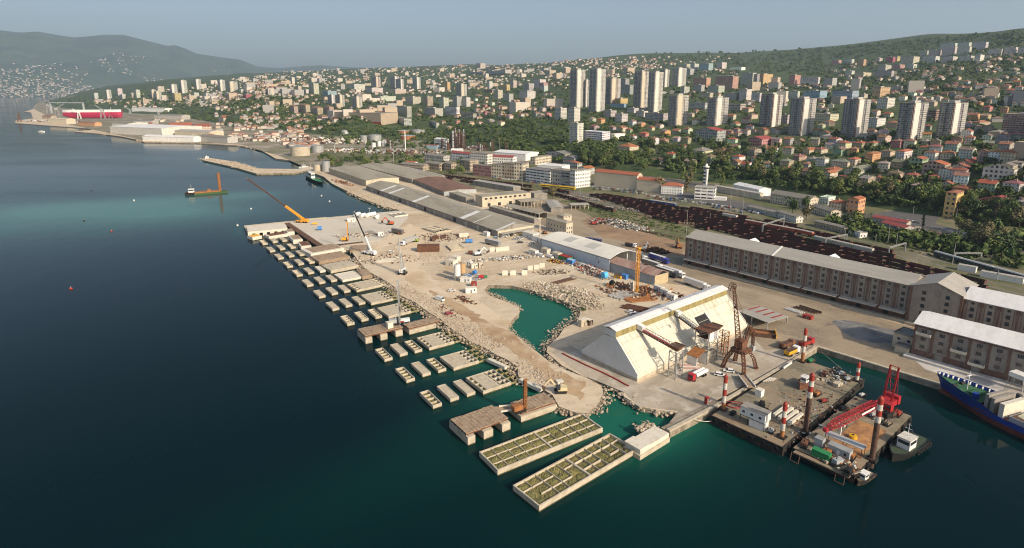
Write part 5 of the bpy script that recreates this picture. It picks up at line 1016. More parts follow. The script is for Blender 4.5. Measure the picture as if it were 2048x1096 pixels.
for i in range(14):
    y = 9 + i * 18; MB().box(-.08, .05, y, y + (3.4 if i % 3 else 4.2), 0, 3.6).build('door', M_steel if i % 3 else M_black, o)
MB().box(1, L_ - 1, -5.2, -.1, 3.0, 3.25).build('canopy', M_roofg, o); MB().box(0, .8, W_ * .22 - .4, W_ * .22 + .4, 0, H_ + .2).build('downpipe_wall', M_beige, o)
o, L_, W_, H_, rs = shed3('warehouse_shed', 'pale grey warehouse with pilasters beyond the long shed, nearest the water', 'g', (463, 370), (680, 447), (805, 408), 412, 388, 'gy', M_beige, M_corr, gable=M_beige)
for i in range(22): MB().box(-.25, .05, 1 + W_ * i / 22, 1.8 + W_ * i / 22, 0, H_ - .2).build('pilaster', M_conc, o)
put_win(o, win_mesh(2.2, 1.2), 'f', [L_ * k / 7 for k in range(1, 7)], [H_ - 2.2], L_, W_)
shed3('long_shed', 'brown-roofed half of the shed behind the long grey one', 'g', (950, 425), (1135, 503), (1280, 470), 478, 452, 'gy', M_greywall, M_brownroof, gable=M_grey)
o, L_, W_, H_, rs = shed3('long_shed', 'grey-roofed far half of the shed behind the long grey one', 'g', (635, 345), (948, 430), (1080, 395), 405, 378, 'gy', M_greywall, M_corr)
MB().hexa([(L_ - 1.6, 4, H_ + .35), (L_, 4, H_ + .3), (L_, W_ - 60, H_ + .3), (L_ - 1.6, W_ - 60, H_ + .35)], [(L_ - 1.6, 4, H_ + .75), (L_ + .2, 4, H_ + .5), (L_ + .2, W_ - 60, H_ + .5), (L_ - 1.6, W_ - 60, H_ + .75)]).build('rooflight', M_roofw, o)
o, L_, W_, H_, rs = shed3('storehouse', 'big roofless-looking concrete storehouse with broken windows behind the long shed', 'h', (488, 868), (588, 893), (1085, 842), 792, 760, 'flat', M_beige, M_corr)
put_win(o, win_mesh(2.6, 1.6, 'dark'), 'f', [4 + i * 5.2 for i in range(int((L_ - 4) / 5.2))], [H_ - 2.6], L_, W_); put_win(o, win_mesh(3.0, 3.0, 'dark'), 'f', [7, 18, 30], [.1], L_, W_)
shed3('storehouse', 'small grey block at the right end of the concrete storehouse', 'h', (1080, 790), (1120, 820), (1252, 812), 760, 0, 'flat', M_greywall, M_corr)
shed3('storehouse', 'low ragged-roofed store left of the concrete storehouse', 'h', (250, 790), (420, 850), (490, 835), 800, 0, 'flat', M_greywall, M_corr)
fr = F2('h', (492, 668), (905, 740)); bldg('long_shed', 'low light-grey flat shed beside the curving railway', 'shed', fr, 11, 5.2, 'flat', 0, M_greywall, None, M_roofg)
fr = F2('h', (655, 925), (1118, 1062)); o, L_, W_ = bldg('walled_store', 'long low grey walled store in front of the open-sided sheds', 'shed', fr, 6, 3.6, 'flat', 0, M_greywall, None, M_corr)
def open_shed(label, fr, W_, H_, n, rm, rise=.8):
    loc, t, L_ = fr; o = thing('open_shed', label, 'shed', loc, t); roof_mb(L_, W_, H_, 'gx', rise, .8).build('roof', rm, o); MB().box(.2, L_ - .2, W_ - .4, W_ - .1, 0, H_).build('back_wall', M_greywall, o)
    for i in range(n + 1): MB().box(L_ * i / n - .25, L_ * i / n + .25, .1, .6, 0, H_).build('column', M_conc, o)
    return o
open_shed('long open-fronted store with columns behind the walled store', F2('h', (818, 935), (1165, 1022)), 10, 5.0, 9, M_corr)
open_shed('open concrete shed on columns between storehouse and scrap yard', F2('h', (985, 905), (1190, 885)), 13, 6.0, 6, M_corr)
open_shed('pale blue-grey canopy beside the wagons at the scrap yard', F2('h', (1500, 918), (1675, 912)), 9, 4.2, 4, M_roofg, .4)
shed3('outbuilding', 'shabby outbuilding with torn pale roofs between sheds and scrap yard', 'h', (1235, 870), (1290, 945), (1400, 925), 900, 880, 'gy', M_greywall, M_roofg)
o, L_, W_, H_, rs = shed3('office_house', 'cream two-storey office house with hipped grey roof beside the scrap yard', 'b', (655, 268), (793, 308), (880, 312), 228, 200, 'hip', M_beige, M_corr, cat='house', rise=1.6)
put_win(o, win_mesh(1.0, 1.5), 'f', [L_ * k for k in (.18, .5, .82)], [1.0, 4.4], L_, W_); put_win(o, win_mesh(1.0, 1.5), 'l', [W_ * k / 7 for k in range(1, 7)], [1.0, 4.4], L_, W_)
o, L_, W_, H_, rs = shed3('office_house', 'smaller cream house with grey roof behind the two-storey office house', 'b', (740, 205), (775, 218), (830, 208), 180, 150, 'hip', M_beige, M_corr, cat='house', rise=1.5); put_win(o, win_mesh(1.0, 1.3), 'f', [L_ * .3, L_ * .7], [3], L_, W_)
# tent hall
loc, t, L_, W_ = F3('b', (630, 408), (1087, 556), (1285, 512), 1.95); H_ = hpx('b', (1087, 556), 478); o = thing('tent_hall', 'white fabric hall with pale blue side wall open at the truck end', 'hall', (*loc[:2], 1.95), t)
MB().box(0, .2, 0, W_, -.5, H_).box(L_ - .2, L_, 0, W_ * .7, -.5, H_).box(.2, L_ - .2, W_ - .2, W_, 0, H_).build('side_wall', mat('pale_blue_sheet_mat', (.58, .64, .68), .6, var=.12, scale=.3), o)
M_tent = blend_mat('tent_roof_mat', [(.74, .70, .60), ((.64, .61, .53), .05, .46, .54, (.3, 1, 1, 0)), ((.70, .68, .62), .3, .5, .7)], coord='Object', rough=.6)
mb = MB(); n = 12; k = 0
for y in (-.6, W_ + .3):
    for i in range(n + 1): a = i / n; mb.v.append((-.4 + (L_ + .8) * a, y, H_ + 3.6 * math.sin(math.pi * (.04 + .92 * a)) ** .8))
for i in range(n): mb.f.append((i, i + 1, n + 2 + i, n + 1 + i)); mb.m.append(0)
rf = mb.build('roof', M_tent, o); rf.modifiers.new('th', 'SOLIDIFY').thickness = .2
for a, b in ((.28, .42), (.62, .74)):
    mb = MB(); 
    for y in (W_ * a, W_ * b):
        for i in range(2, n // 2 + 1): u = i / n; mb.v.append((-.4 + (L_ + .8) * u, y, H_ + 3.6 * math.sin(math.pi * (.04 + .92 * u)) ** .8 + .06))
    m_ = n // 2 - 1
    for i in range(m_ - 1): mb.f.append((i, i + 1, m_ + i + 1, m_ + i)); mb.m.append(0)
    mb.build('grey_panel', mat(f'grey_tent_panel_mat', (.47, .45, .40), .6), o)
for x in (L_ * .62, L_ - .3): MB().box(x - .2, x + .2, -.5, -.1, 0, H_ + 1.5).build('post', M_white, o)
o, L_, W_, H_, rs = shed3('rusty_shed', 'shed with rusty pink roof and timber end wall beside the yellow mast', 'b', (1087, 552), (1395, 652), (1487, 624), 587, 548, 'gy', M_grey, M_rustroof, gable=mat('old_timber_end_mat', (.52, .42, .26), .8, var=.3, scale=.7))
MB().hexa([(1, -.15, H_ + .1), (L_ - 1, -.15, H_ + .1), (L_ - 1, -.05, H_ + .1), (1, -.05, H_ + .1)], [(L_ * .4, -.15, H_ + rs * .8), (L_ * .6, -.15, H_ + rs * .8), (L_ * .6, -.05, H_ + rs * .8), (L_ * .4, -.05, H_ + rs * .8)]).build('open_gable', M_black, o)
# roofed lean-to right of salt shed
o = thing('canopy_shed', 'low grey and red striped roof behind the right end of the white shed', 'shed', tuple(g('c', 1275, 330, 1.95)), R(-60))
MB().box(0, 17, 0, 15, 3.6, 3.85).build('roof', M_roofg, o); [MB().box(1 + 4.2 * i, 2 + 4.2 * i, 6, 14.5, 3.86, 3.9).build('red_strip', M_redband, o) for i in range(4)]
for x, y in ((.5, .5), (16.5, .5), (16.5, 14.5), (.5, 14.5), (8, .5)): MB().box(x - .2, x + .2, y - .2, y + .2, -.1, 3.6).build('column', M_steel, o)

# ================================================================== vehicles
def wheels(o, pts, r_=.33, w_=.24):
    me_ = MB().cyl((0, -w_ / 2, 0), (0, w_ / 2, 0), r_, n=10).mesh('wheel', M_tyre)
    for p in pts: put('wheel', me_, o).location = (p[0], p[1], r_)
M_car = mat('car_paint_mat', (1, 1, 1), .3, objcol=True, var=.05, scale=1, spec=.5)
def car_proto():
    o = thing('car', 'x', 'car'); mb = MB()
    mb.hexa([(-2.1, -.85, .3), (2.1, -.85, .3), (2.1, .85, .3), (-2.1, .85, .3)], [(-2.1, -.82, .85), (2.0, -.82, .72), (2.0, .82, .72), (-2.1, .82, .85)])
    mb.hexa([(-1.6, -.72, 1.3), (.4, -.72, 1.3), (.4, .72, 1.3), (-1.6, .72, 1.3)], [(-1.5, -.68, 1.42), (.3, -.68, 1.42), (.3, .68, 1.42), (-1.5, .68, 1.42)]); mb.build('body', M_car, o)
    MB().hexa([(-2.0, -.79, .84), (1.1, -.79, .76), (1.1, .79, .76), (-2.0, .79, .84)], [(-1.62, -.7, 1.3), (.42, -.7, 1.3), (.42, .7, 1.3), (-1.62, .7, 1.3)]).build('windows', M_glass, o)
    wheels(o, [(-1.3, -.8), (1.3, -.8), (1.3, .8), (-1.3, .8)]); return o
def van_proto():
    o = thing('van', 'x', 'van'); MB().hexa([(-2.6, -.95, .35), (2.6, -.95, .35), (2.6, .95, .35), (-2.6, .95, .35)], [(-2.6, -.9, 2.2), (1.3, -.9, 2.2), (1.3, .9, 2.2), (-2.6, .9, 2.2)]).build('body', M_car, o)
    MB().hexa([(1.5, -.85, 1.3), (2.2, -.85, 1.3), (2.2, .85, 1.3), (1.5, .85, 1.3)], [(1.2, -.8, 2.0), (1.6, -.8, 2.0), (1.6, .8, 2.0), (1.2, .8, 2.0)]).build('windscreen', M_glass, o); wheels(o, [(-1.6, -.88), (1.6, -.88), (1.6, .88), (-1.6, .88)], .36); return o
CAR, VAN = car_proto(), van_proto(); used = set()
def place(proto, p, rz, label, col=(.8, .8, .8), group=None, scale=None):
    if proto not in used: used.add(proto); o = proto; o.location = p; o.rotation_euler = (0, 0, rz); o['label'] = label
    else: o = dup(proto, p, rz, label)
    if group: o['group'] = group
    elif 'group' in o: del o['group']
    for c in o.children:
        if c.name.startswith('body') or c.name.startswith('cab'): c.color = (*col, 1)
    return o
W, S2, DK, RD, BL = (.80, .79, .76), (.42, .43, .44), (.04, .04, .045), (.35, .03, .03), (.04, .12, .35)
for v, x, y, rz, col, lab, pr in (('c', 1160, 722, -25, W, 'white hatchback on the quay, left one of two under the rusty crane', CAR), ('c', 1220, 695, 160, W, 'white estate car on the quay, right one of two under the rusty crane', CAR),
  ('b', 1240, 838, -15, W, 'white car between steel stacks and the white shed, far one of two', CAR), ('b', 1255, 855, 165, S2, 'silver car between steel stacks and the white shed, near one of two', CAR), ('a', 1718, 555, 5, W, 'white pickup on the haul road near the green pond', CAR),
  ('a', 1640, 618, -35, (.6, .62, .6), 'pale green-white van on the haul road above the rubble bank', VAN), ('a', 1305, 290, 8, W, 'white pickup left of the white lattice crane', CAR), ('a', 1698, 712, 30, RD, 'small red car at the root of the rig pier', CAR),
  ('b', 620, 455, -50, W, 'white van next to the grey site cabins, left of two', VAN), ('b', 683, 462, -50, W, 'white van next to the grey site cabins, right of two', VAN), ('b', 565, 365, 15, W, 'white car beside the white huts by the long shed', CAR), ('b', 480, 362, 10, DK, 'dark pickup in front of the white huts', CAR),
  ('b', 315, 330, -30, (.4, .55, .65), 'light blue car at the corner of the long shed', CAR), ('c', 560, 0, -50, W, 'white van by the yellow mast', VAN)):
    if lab.endswith('yellow mast'): continue
    place(pr, tuple(g(v, x, y, 1.98)), R(rz), lab, col)
for i in range(5): place(CAR, tuple(g('b', 362 + i * 19, 325 - i * 4, 1.98)), R(60), f'{["first", "second", "third", "fourth", "fifth"][i]} car from the left under the long shed canopy', (W, W, W, DK, W)[i], 'cars under the canopy of the long shed')
for i in range(4): place(CAR, tuple(g('b', 450 + i * 14, 338 - (i % 2) * 8, 1.98)), R(20 + 10 * i), f'{["leftmost", "second", "third", "rightmost"][i]} of the four silver cars by the white huts', S2 if i % 2 else W, 'silver and white cars by the white huts')
def semi(label, v, cabp, rz, ccol, tcol, tractor=True, Lt=13.4, tm=None, roofc=None, cat='lorry'):
    P_ = g(v, *cabp, 1.98); o = thing('lorry' if tractor else 'trailer', label, 'lorry' if tractor else 'trailer', tuple(P_), R(rz)); m_ = tm or M_car
    if tractor:
        MB().box(-2.3, 0, -1.2, 1.2, .6, 3.4).box(-3.5, -2.3, -.9, .9, .6, 1.1).build('cab', M_car, o, ccol); MB().box(-.01, .04, -1.05, 1.05, 1.9, 2.9).build('windscreen', M_glass, o); x1 = -2.7
    else: x1 = 0
    MB().box(x1 - Lt, x1, -1.25, 1.25, 1.1, 3.95).build('trailer_body', m_, o, tcol); MB().box(x1 - Lt, x1, -1.27, 1.27, 3.95, 4.02).build('trailer_roof', M_car, o, roofc or tcol)
    wheels(o, [(x, y) for x in ([-1.2, -4.0] if tractor else []) + [x1 - Lt + 1.6, x1 - Lt + 2.9, x1 - Lt + 4.2] for y in (-1.1, 1.1)], .5, .3); return o
GR = (.16, .16, .17)
semi('white-cabbed lorry half inside the white hall', 'b', (1337, 488), -57, W, GR); semi('dark-sided lorry with white cab, leftmost of the parked row beyond the hall', 'b', (1443, 548), -57, W, GR, roofc=(.6, .58, .54))
semi('blue-sided lorry at the back of the parked row', 'b', (1490, 508), -57, (.04, .06, .3), (.04, .06, .3), roofc=(.62, .6, .58)); semi('black-cabbed lorry in the parked row beside the rusty shed', 'b', (1548, 605), -57, DK, (.10, .10, .11), roofc=(.6, .58, .52)); semi('white lorry, rightmost of the parked row', 'b', (1595, 605), -57, W, W, roofc=(.62, .6, .56))
semi('big white lorry standing alone behind the white shed', 'b', (1765, 692), -57, W, (.62, .61, .6), Lt=14); semi('grey box trailer parked on the pale ground in front of the long shed', 'b', (338, 388), -42, W, (.22, .22, .23), False, roofc=(.5, .48, .45))
semi('grey lorry with white and red cab behind the lattice crane', 'a', (1378, 245), -118, W, (.34, .33, .32), roofc=(.5, .48, .44)); semi('dark flat trailer behind the grey lorry', 'a', (1385, 170), -35, W, (.13, .11, .10), False, 11, roofc=(.3, .27, .24)); semi('dark blue trailer behind the roof of the white hall', 'b', (1030, 375), -35, W, (.02, .02, .10), False, 12)
def tipper(label, v, p, rz, ccol, bm, P_=None, s_=1.0):
    P_ = P_ or g(v, *p, 1.98); o = thing('tipper_lorry', label, 'lorry', tuple(P_), R(rz)); MB().box(2.0, 4.0, -1.2, 1.2, .7, 3.0).build('cab', M_car, o, ccol); MB().box(3.98, 4.03, -1, 1, 1.8, 2.7).build('windscreen', M_glass, o); MB().box(-4.2, 3.6, -.5, .5, .6, .95).build('chassis', M_black, o)
    mb = MB(); mb.hexa([(-4.2, -1.1, 1.0), (1.7, -1.1, 1.0), (1.7, 1.1, 1.0), (-4.2, 1.1, 1.0)], [(-4.4, -1.3, 2.5), (1.8, -1.3, 2.5), (1.8, 1.3, 2.5), (-4.4, 1.3, 2.5)]); mb.build('tipper_body', bm, o); MB().box(-4.2, 1.6, -1.15, 1.15, 2.5, 2.56).build('load', M_rustd, o)
    wheels(o, [(x, y) for x in (-3.2, -1.9, 2.6) for y in (-1.1, 1.1)], .5, .35); return o
tipper('dark grey tipper lorry with white cab on the brown yard', 'b', (1235, 388), -40, W, mat('tipper_grey_mat', (.06, .065, .075), .6)); tipper('yellow tipper lorry with white cab at the head of the slip', 'd', (575, 215), 35, W, M_yellow); tipper('brown tipper lorry behind the yellow one at the slip', 'd', (545, 170), 30, (.2, .1, .05), M_rust)
tipper('red tipper trailer beside the far left spud pile', 'd', (665, 160), 30, (.4, .03, .03), M_redband)
P_ = g('d', 395, 95, 1.98); o = thing('skip', 'large brown skip with yellow end flaps on the yard', 'skip', tuple(P_), R(-18)); MB().box(-5, 5, -2.6, 2.6, 0, .3).box(-5, 5, -2.6, -2.4, .3, 1.8).box(-5, 5, 2.4, 2.6, .3, 1.8).build('tray', M_rustd, o); MB().box(-5, 5, -2.4, 2.4, .3, .9).build('load', M_orange, o)
for s_ in (-1, 1): MB().box(s_ * 5 - .1 + .1 * s_, s_ * 5 + .1 + .1 * s_, -3.4, 3.4, .2, 2.6).build('end_flap', M_yellow, o)
P_ = g('c', 1010, 735, 1.98); o = thing('concrete_mixer', 'red-cabbed tanker lorry with white tubes in front of the slim tower', 'lorry', tuple(P_), R(39 + 180)); MB().box(3.2, 5.2, -1.2, 1.2, .7, 3.0).build('cab', M_red, o); MB().box(5.18, 5.24, -1, 1, 1.8, 2.7).build('windscreen', M_glass, o); MB().box(-4.5, 4.6, -.5, .5, .6, .95).build('chassis', M_black, o)
for y in (-.75, .75): MB().cyl((-4.6, y, 2.0), (2.8, y, 2.0), .72, n=12).build('tank', M_white, o)
wheels(o, [(x, y) for x in (-3.4, -2.1, 3.8) for y in (-1.1, 1.1)], .5, .35)
for i in range(5): A, B = g('c', 880 + 4 * i, 640 + 11 * i, 2.4 + .0 * i), g('c', 1015 + 3 * i, 640 + 12 * i, 2.4); tag(MB().bar(A, B, .9, .8).build('beam', M_concw if i % 2 == 0 else mat('pink_beam_mat', (.5, .3, .26), .7)), f'{["white", "pink", "white", "pink", "white"][i]} beam lying by the slim tower, {["farthest", "second", "middle", "fourth", "nearest"][i]} of five', 'beam', 'white and pink beams by the slim tower')

# ================================================================== cranes and rigs on the building site
def at_depth(base, px, py):
    Z = base[1] * cp - (base[2] - HC) * sp_; d = ray(px, py); return Vector((d.x * Z, d.y * Z, HC + d.z * Z))
def boom_crane(label, v, bp_, tip_px, body_m, m1, m2, split=.35, w_=1.0, lat=False, hook=None):
    b = g(v, *bp_, 2.0); tip = at_depth(b, *tip_px); dirn = Vector((tip.x - b.x, tip.y - b.y, 0)); rz = math.atan2(dirn.y, dirn.x); o = thing('mobile_crane', label, 'crane', tuple(b), rz)
    MB().box(-5.5, 5.5, -1.4, 1.4, .8, 1.9).build('carrier', body_m, o); MB().box(-4.5, .5, -1.3, 1.3, 1.9, 3.3).box(-5.4, -4, -1.4, 1.4, 1.9, 2.8).build('superstructure', body_m, o); MB().box(.6, 2.2, -1.4, -.3, 1.9, 3.4).build('cab', M_glass, o); wheels(o, [(x, y) for x in (-4.2, -2, 2, 4.2) for y in (-1.35, 1.35)], .75, .5)
    t_ = to_local(o, tip); r0 = Vector((-1.5, 0, 3.0)); md = r0.lerp(t_, split)
    mb = MB()
    if lat: mb.lattice(r0, md, w_, w_, 8, .12)
    else: mb.bar(r0, md, w_, w_ * 1.1)
    mb.build('boom_base', m1, o); mb = MB()
    if lat: mb.lattice(md, t_, w_, w_ * .6, 12, .1)
    else: mb.bar(md, t_, w_ * .62, w_ * .62)
    mb.build('boom_extension', m2, o); MB().bar((1.5, 0, 2.0), r0.lerp(md, .55), .45).build('lift_ram', M_steel, o); MB().cyl(t_ - Vector((0, .4, 0)), t_ + Vector((0, .4, 0)), .6, n=10).build('boom_head', M_steel, o)
    if hook: MB().cyl(t_, t_ - Vector((0, 0, hook)), .05, n=5).box(t_.x - .3, t_.x + .3, -.3, .3, t_.z - hook - 1, t_.z - hook).build('hook_block', M_yellow, o)
    return o
boom_crane('orange telescopic crane on the pier with long dark boom over the sea', 'v', (850, 172), (494, 357), M_ycrane, M_ycrane, M_rustd, .32, 1.5)
boom_crane('white mobile crane with tall black telescopic boom near the platform corner', 'v', (1770, 608), (708, 424), M_white, M_white, M_black, .36, 1.0)
b = g('a', 1384, 436, 2.0); o = thing('crawler_crane', 'white lattice-boom crawler crane beside the haul road', 'crane', tuple(b), R(-100)); MB().box(-2.4, 2.4, -2.2, -1.3, 0, 1).box(-2.4, 2.4, 1.3, 2.2, 0, 1).build('tracks', M_black, o); MB().box(-2.6, 1.8, -1.4, 1.4, 1.1, 3.4).build('machine_house', M_white, o); MB().box(-3.4, -2.6, -1.5, 1.5, 1.1, 2.6).build('counterweight', M_greywall, o); MB().box(1.0, 2.4, 1.4, 2.4, 1.2, 3.2).build('cab', M_glass, o)
tl = to_local(o, at_depth(b, *q('a', 1352, 195))); mb = MB(); mb.lattice((1.6, 0, 1.6), tl, 1.1, .8, 16, .12); mb.build('boom', M_steel, o); t2 = to_local(o, at_depth(b, *q('a', 1372, 300))); mb = MB(); mb.lattice((-1.2, 0, 3.2), t2, .9, .7, 9, .1); mb.bar(t2, tl, .08); mb.bar((-2.4, 0, 3), t2, .08); mb.build('mast', M_steel, o)
def rig(label, v, bp_, top, rz, m, mw=.5, z=2.0, tilt=0, cat='drill rig'):
    b = g(v, *bp_, z); h = top_h(b, q(v, *top)[1]); o = thing('drill_rig', label, cat, (b.x, b.y, z), rz); MB().box(-2, 2, -1.4, -.7, 0, .9).box(-2, 2, .7, 1.4, 0, .9).build('tracks', M_black, o); MB().box(-2.6, .9, -1.2, 1.2, .95, 2.6).build('body', m, o); MB().box(.4, 1.5, .5, 1.3, 1.0, 2.5).build('cab', M_glass, o)
    mb = MB(); mb.lattice((2.2, 0, 0), (2.2, 0, h), mw, mw, max(8, int(h / 1.2)), mw * .22); mb.bar((.2, 0, 2.4), (2.2, 0, h * .45), .22); mb.build('mast', m, o); MB().box(2.3, 2.9, -.4, .4, h * .3, h * .42).build('drill_head', M_rustd, o); MB().cyl((2.6, 0, .1), (2.6, 0, h * .95), .12, n=6).build('drill_string', M_rustd, o); MB().box(1.8, 2.9, -.35, .35, h - .2, h + .5).build('mast_head', m, o); return o
rig('yellow piling rig standing on the pale platform', 'a', (990, 212), (985, 85), R(10), M_ycrane, .55); rig('tall grey-black drill rig on the rig pier', 'w', (612, 605), (565, 25), R(15), M_grey, .55, 4.0); rig('rusty orange drill rig on the near pier deck', 'e', (1050, 768), (1050, 598), R(30), M_orange, .8, 3.5)
o = thing('compressor', 'red and white compressor behind the drill rig on the rig pier', 'compressor', tuple(g('w', 750, 575, 3.6)), R(20)); MB().box(-2.2, 2.2, -1, 1, .4, 1.8).build('body', M_white, o); MB().box(-2.2, -.6, -1.02, 1.02, .4, 1.2).build('red_panel', M_redband, o); wheels(o, [(-1.4, -.9), (1.4, -.9), (-1.4, .9), (1.4, .9)])
b = g('b', 1272, 705, 1.95); h = top_h(b, q('k', 0, 740)[1]); o = thing('tower_crane_mast', 'yellow lattice mast standing among the rusty steel stacks', 'crane mast', tuple(b), R(39)); MB().lattice((0, 0, 0), (0, 0, h), 1.5, 1.5, 13, .11).build('mast', M_ycrane, o); MB().box(-2, 2, -2, 2, -.2, .6).build('footing', M_conc, o); MB().box(.9, 1.0, -.8, .8, 3, 4.6).build('sign_board', M_white, o); MB().box(-1.2, 1.2, -1.2, 1.2, h, h + .5).build('mast_head', M_ycrane, o); MB().cyl((0, 0, h), (0, 0, h + 4), .06, n=5).build('antenna', M_steel, o)
def excavator(label, p, rz, m, s_=1.0):
    o = thing('excavator', label, 'excavator', tuple(p), R(rz)); MB().box(-1.9 * s_, 1.9 * s_, -1.4 * s_, -.8 * s_, 0, .8 * s_).box(-1.9 * s_, 1.9 * s_, .8 * s_, 1.4 * s_, 0, .8 * s_).build('tracks', M_black, o); MB().box(-2.1 * s_, 1.0 * s_, -1.2 * s_, 1.2 * s_, .9 * s_, 2.0 * s_).build('body', m, o); MB().box(.2 * s_, 1.4 * s_, .2 * s_, 1.2 * s_, 1.2 * s_, 2.9 * s_).build('cab', M_glass, o)
    MB().bar((1 * s_, -.4 * s_, 1.5 * s_), (3.4 * s_, -.4 * s_, 4.6 * s_), .45 * s_, .6 * s_).bar((3.4 * s_, -.4 * s_, 4.6 * s_), (5.6 * s_, -.4 * s_, 2.2 * s_), .35 * s_, .45 * s_).build('arm', m, o); MB().hexa([(5.0 * s_, -.9 * s_, .8 * s_), (6 * s_, -.9 * s_, 1.0 * s_), (6 * s_, .1 * s_, 1.0 * s_), (5.0 * s_, .1 * s_, .8 * s_)], [(5.2 * s_, -.9 * s_, 2.2 * s_), (6.2 * s_, -.9 * s_, 2.2 * s_), (6.2 * s_, .1 * s_, 2.2 * s_), (5.2 * s_, .1 * s_, 2.2 * s_)]).build('bucket', M_rustd, o); return o
excavator('orange-red excavator on the bare ground beyond the platform', g('a', 1300, 100, 2), 170, mat('excavator_red_mat', (.55, .13, .05), .5), 1.3); excavator('bright green excavator beside the haul road', g('a', 1475, 215, 2), 160, mat('excavator_green_mat', (.25, .42, .04), .5), .8); excavator('blue-grey excavator beside the dark scrap pile', g('b', 1330, 408, 2), 60, M_grey, 1.1); excavator('orange excavator beneath the long store by the white huts', g('b', 645, 298, 2), 200, M_orange, .9); excavator('red scrap handler at the left end of the scrap heap', g('b', 985, 235, 2), 10, M_redband, 1.2); excavator('orange loader at the end of the brick warehouse', g('b', 1560, 395, 2), 90, M_orange, 1.3); excavator('cream excavator with raised arm on the rubble head', g('e', 1290, 655, 2), 185, mat('cream_paint_mat', (.6, .5, .3), .6), 1.1); excavator('black piling machine beside the white precast panels', g('b', 190, 445, 2), 20, M_white, 1.2)
# silos, cabins, panels, stacks
for x, lab, m_, yt in ((1757, 'tall white cement silo near the pond', M_white, 372), (1792, 'tall tan cement silo beside the white one', mat('tan_silo_mat', (.45, .30, .15), .6), 362)):
    b = g('a', x, 480 if x < 1780 else 460, 2.0); h = top_h(b, q('a', x, yt)[1]); o = thing('silo', lab, 'silo', tuple(b), 0, 'pair of cement silos'); MB().cyl((0, 0, 3), (0, 0, h), 1.9, n=20).build('tank', m_, o); MB().cyl((0, 0, 1.2), (0, 0, 3), .5, 1.9, 20).build('cone', M_steel, o)
    for i in range(4): a = math.pi / 4 + i * math.pi / 2; MB().bar((1.6 * math.cos(a), 1.6 * math.sin(a), 0), (1.6 * math.cos(a), 1.6 * math.sin(a), 3.2), .22).build('leg', M_steel, o)
    MB().cyl((0, 0, h), (0, 0, h + .8), .6, n=10).build('filter', M_steel, o)
def cabin(label, v, p, sx, sy, sz, rz, m, roof=None, group=None, door=M_greywall, z=1.98): return boxthing('site_cabin', label, 'cabin', v, p, sx, sy, sz, R(rz), m, z, roof or M_concw, group, door)
for a in (('white site cabin beside the cement silos', 'a', (1815, 490), 6, 2.6, 2.7, -15, M_white), ('white site office with blue side by the pond corner', 'a', (1850, 562), 6, 3, 2.9, 8, M_white), ('red canopy-topped cabin next to the pond', 'a', (1870, 520), 3, 3, 2.4, 8, M_redband, M_redband),
  ('large white cabin block left of the silos', 'a', (1718, 375), 6, 5, 3.4, -30, M_concw), ('second white cabin block behind the silos', 'a', (1745, 345), 5, 4, 3.0, -30, M_concw), ('small cabin with open door right of the tan silo', 'a', (1870, 395), 4, 3, 2.8, 20, M_concw), ('pinkish hut beside the cabin with open door', 'a', (1915, 392), 2.6, 2.6, 3, 20, M_beige), ('white curved tank-like cabin near the silos', 'a', (1835, 372), 4, 2.4, 2.2, -30, M_white),
  ('big white windowless hut by the long shed end', 'b', (555, 322), 12, 7, 3.8, -50, M_white), ('lower white hut in front of the big white one', 'b', (620, 350), 13, 6.5, 3.4, -50, M_white), ('grey site cabin left of the junk row', 'b', (570, 438), 7, 3, 3, -50, M_white), ('grey cabin, second in the row along the white hall', 'b', (655, 430), 6, 4, 3.2, -50, M_concw, M_conc), ('grey cabin, third in the row along the white hall', 'b', (730, 458), 6, 4, 3.2, -50, M_concw, M_conc),
  ('red-roofed green and yellow hut in the junk row', 'b', (790, 478), 9, 4.5, 2.8, -48, M_green, M_redband), ('blue tarpaulin-covered hut in the junk row', 'b', (825, 505), 5, 3, 3.0, -48, M_blue, mat('light_blue_mat', (.30, .50, .68), .6)), ('bright blue container against the rusty shed', 'b', (1192, 605), 3.4, 2.6, 2.5, -45, M_blue, M_blue), ('yellow-brown skip next to the bright blue container', 'b', (1148, 600), 4.6, 2.4, 1.7, -45, M_yellow, M_rust),
  ('white hut by the grey wall of the long shed', 'b', (250, 312), 5, 3, 3, -50, M_white), ('small white pier cabin with stone base by the rubble head', 'e', (1285, 612), 2.4, 2, 1.6, 20, M_concw), ('pale broken shed corner on the rubble by the pond', 'c', (225, 378), 4.5, 2.2, 3.2, 39, M_beige), ('brown shed beside the pale broken one by the pond', 'c', (268, 372), 2.4, 2.4, 2.6, 39, M_rustd),
  ('first white site cabin, far end of the row by the timber-ended shed', 'b', (1425, 690), 5.6, 2.6, 2.9, -57, M_white), ('second white site cabin of the row by the timber-ended shed', 'b', (1470, 715), 5.6, 2.6, 2.9, -57, M_white), ('third site cabin, near end of the row by the timber-ended shed', 'b', (1512, 745), 5.6, 2.6, 2.9, -57, M_white),
  ('white tank cabin at the far edge of the platform', 'a', (1035, 78), 6, 4, 3.0, 5, M_white), ('small white cube hut between lattice crane and platform', 'a', (1235, 178), 4, 3.4, 3.4, 10, M_white), ('dark red small block on the yard', 'c', (1760, 330), 4.2, 2.6, 1.6, -52, M_redband, M_redband), ('red kiosk at the quay corner', 'c', (1068, 912), 1.2, 1.2, 2.4, 39, M_redband, M_redband)):
    cabin(*a)
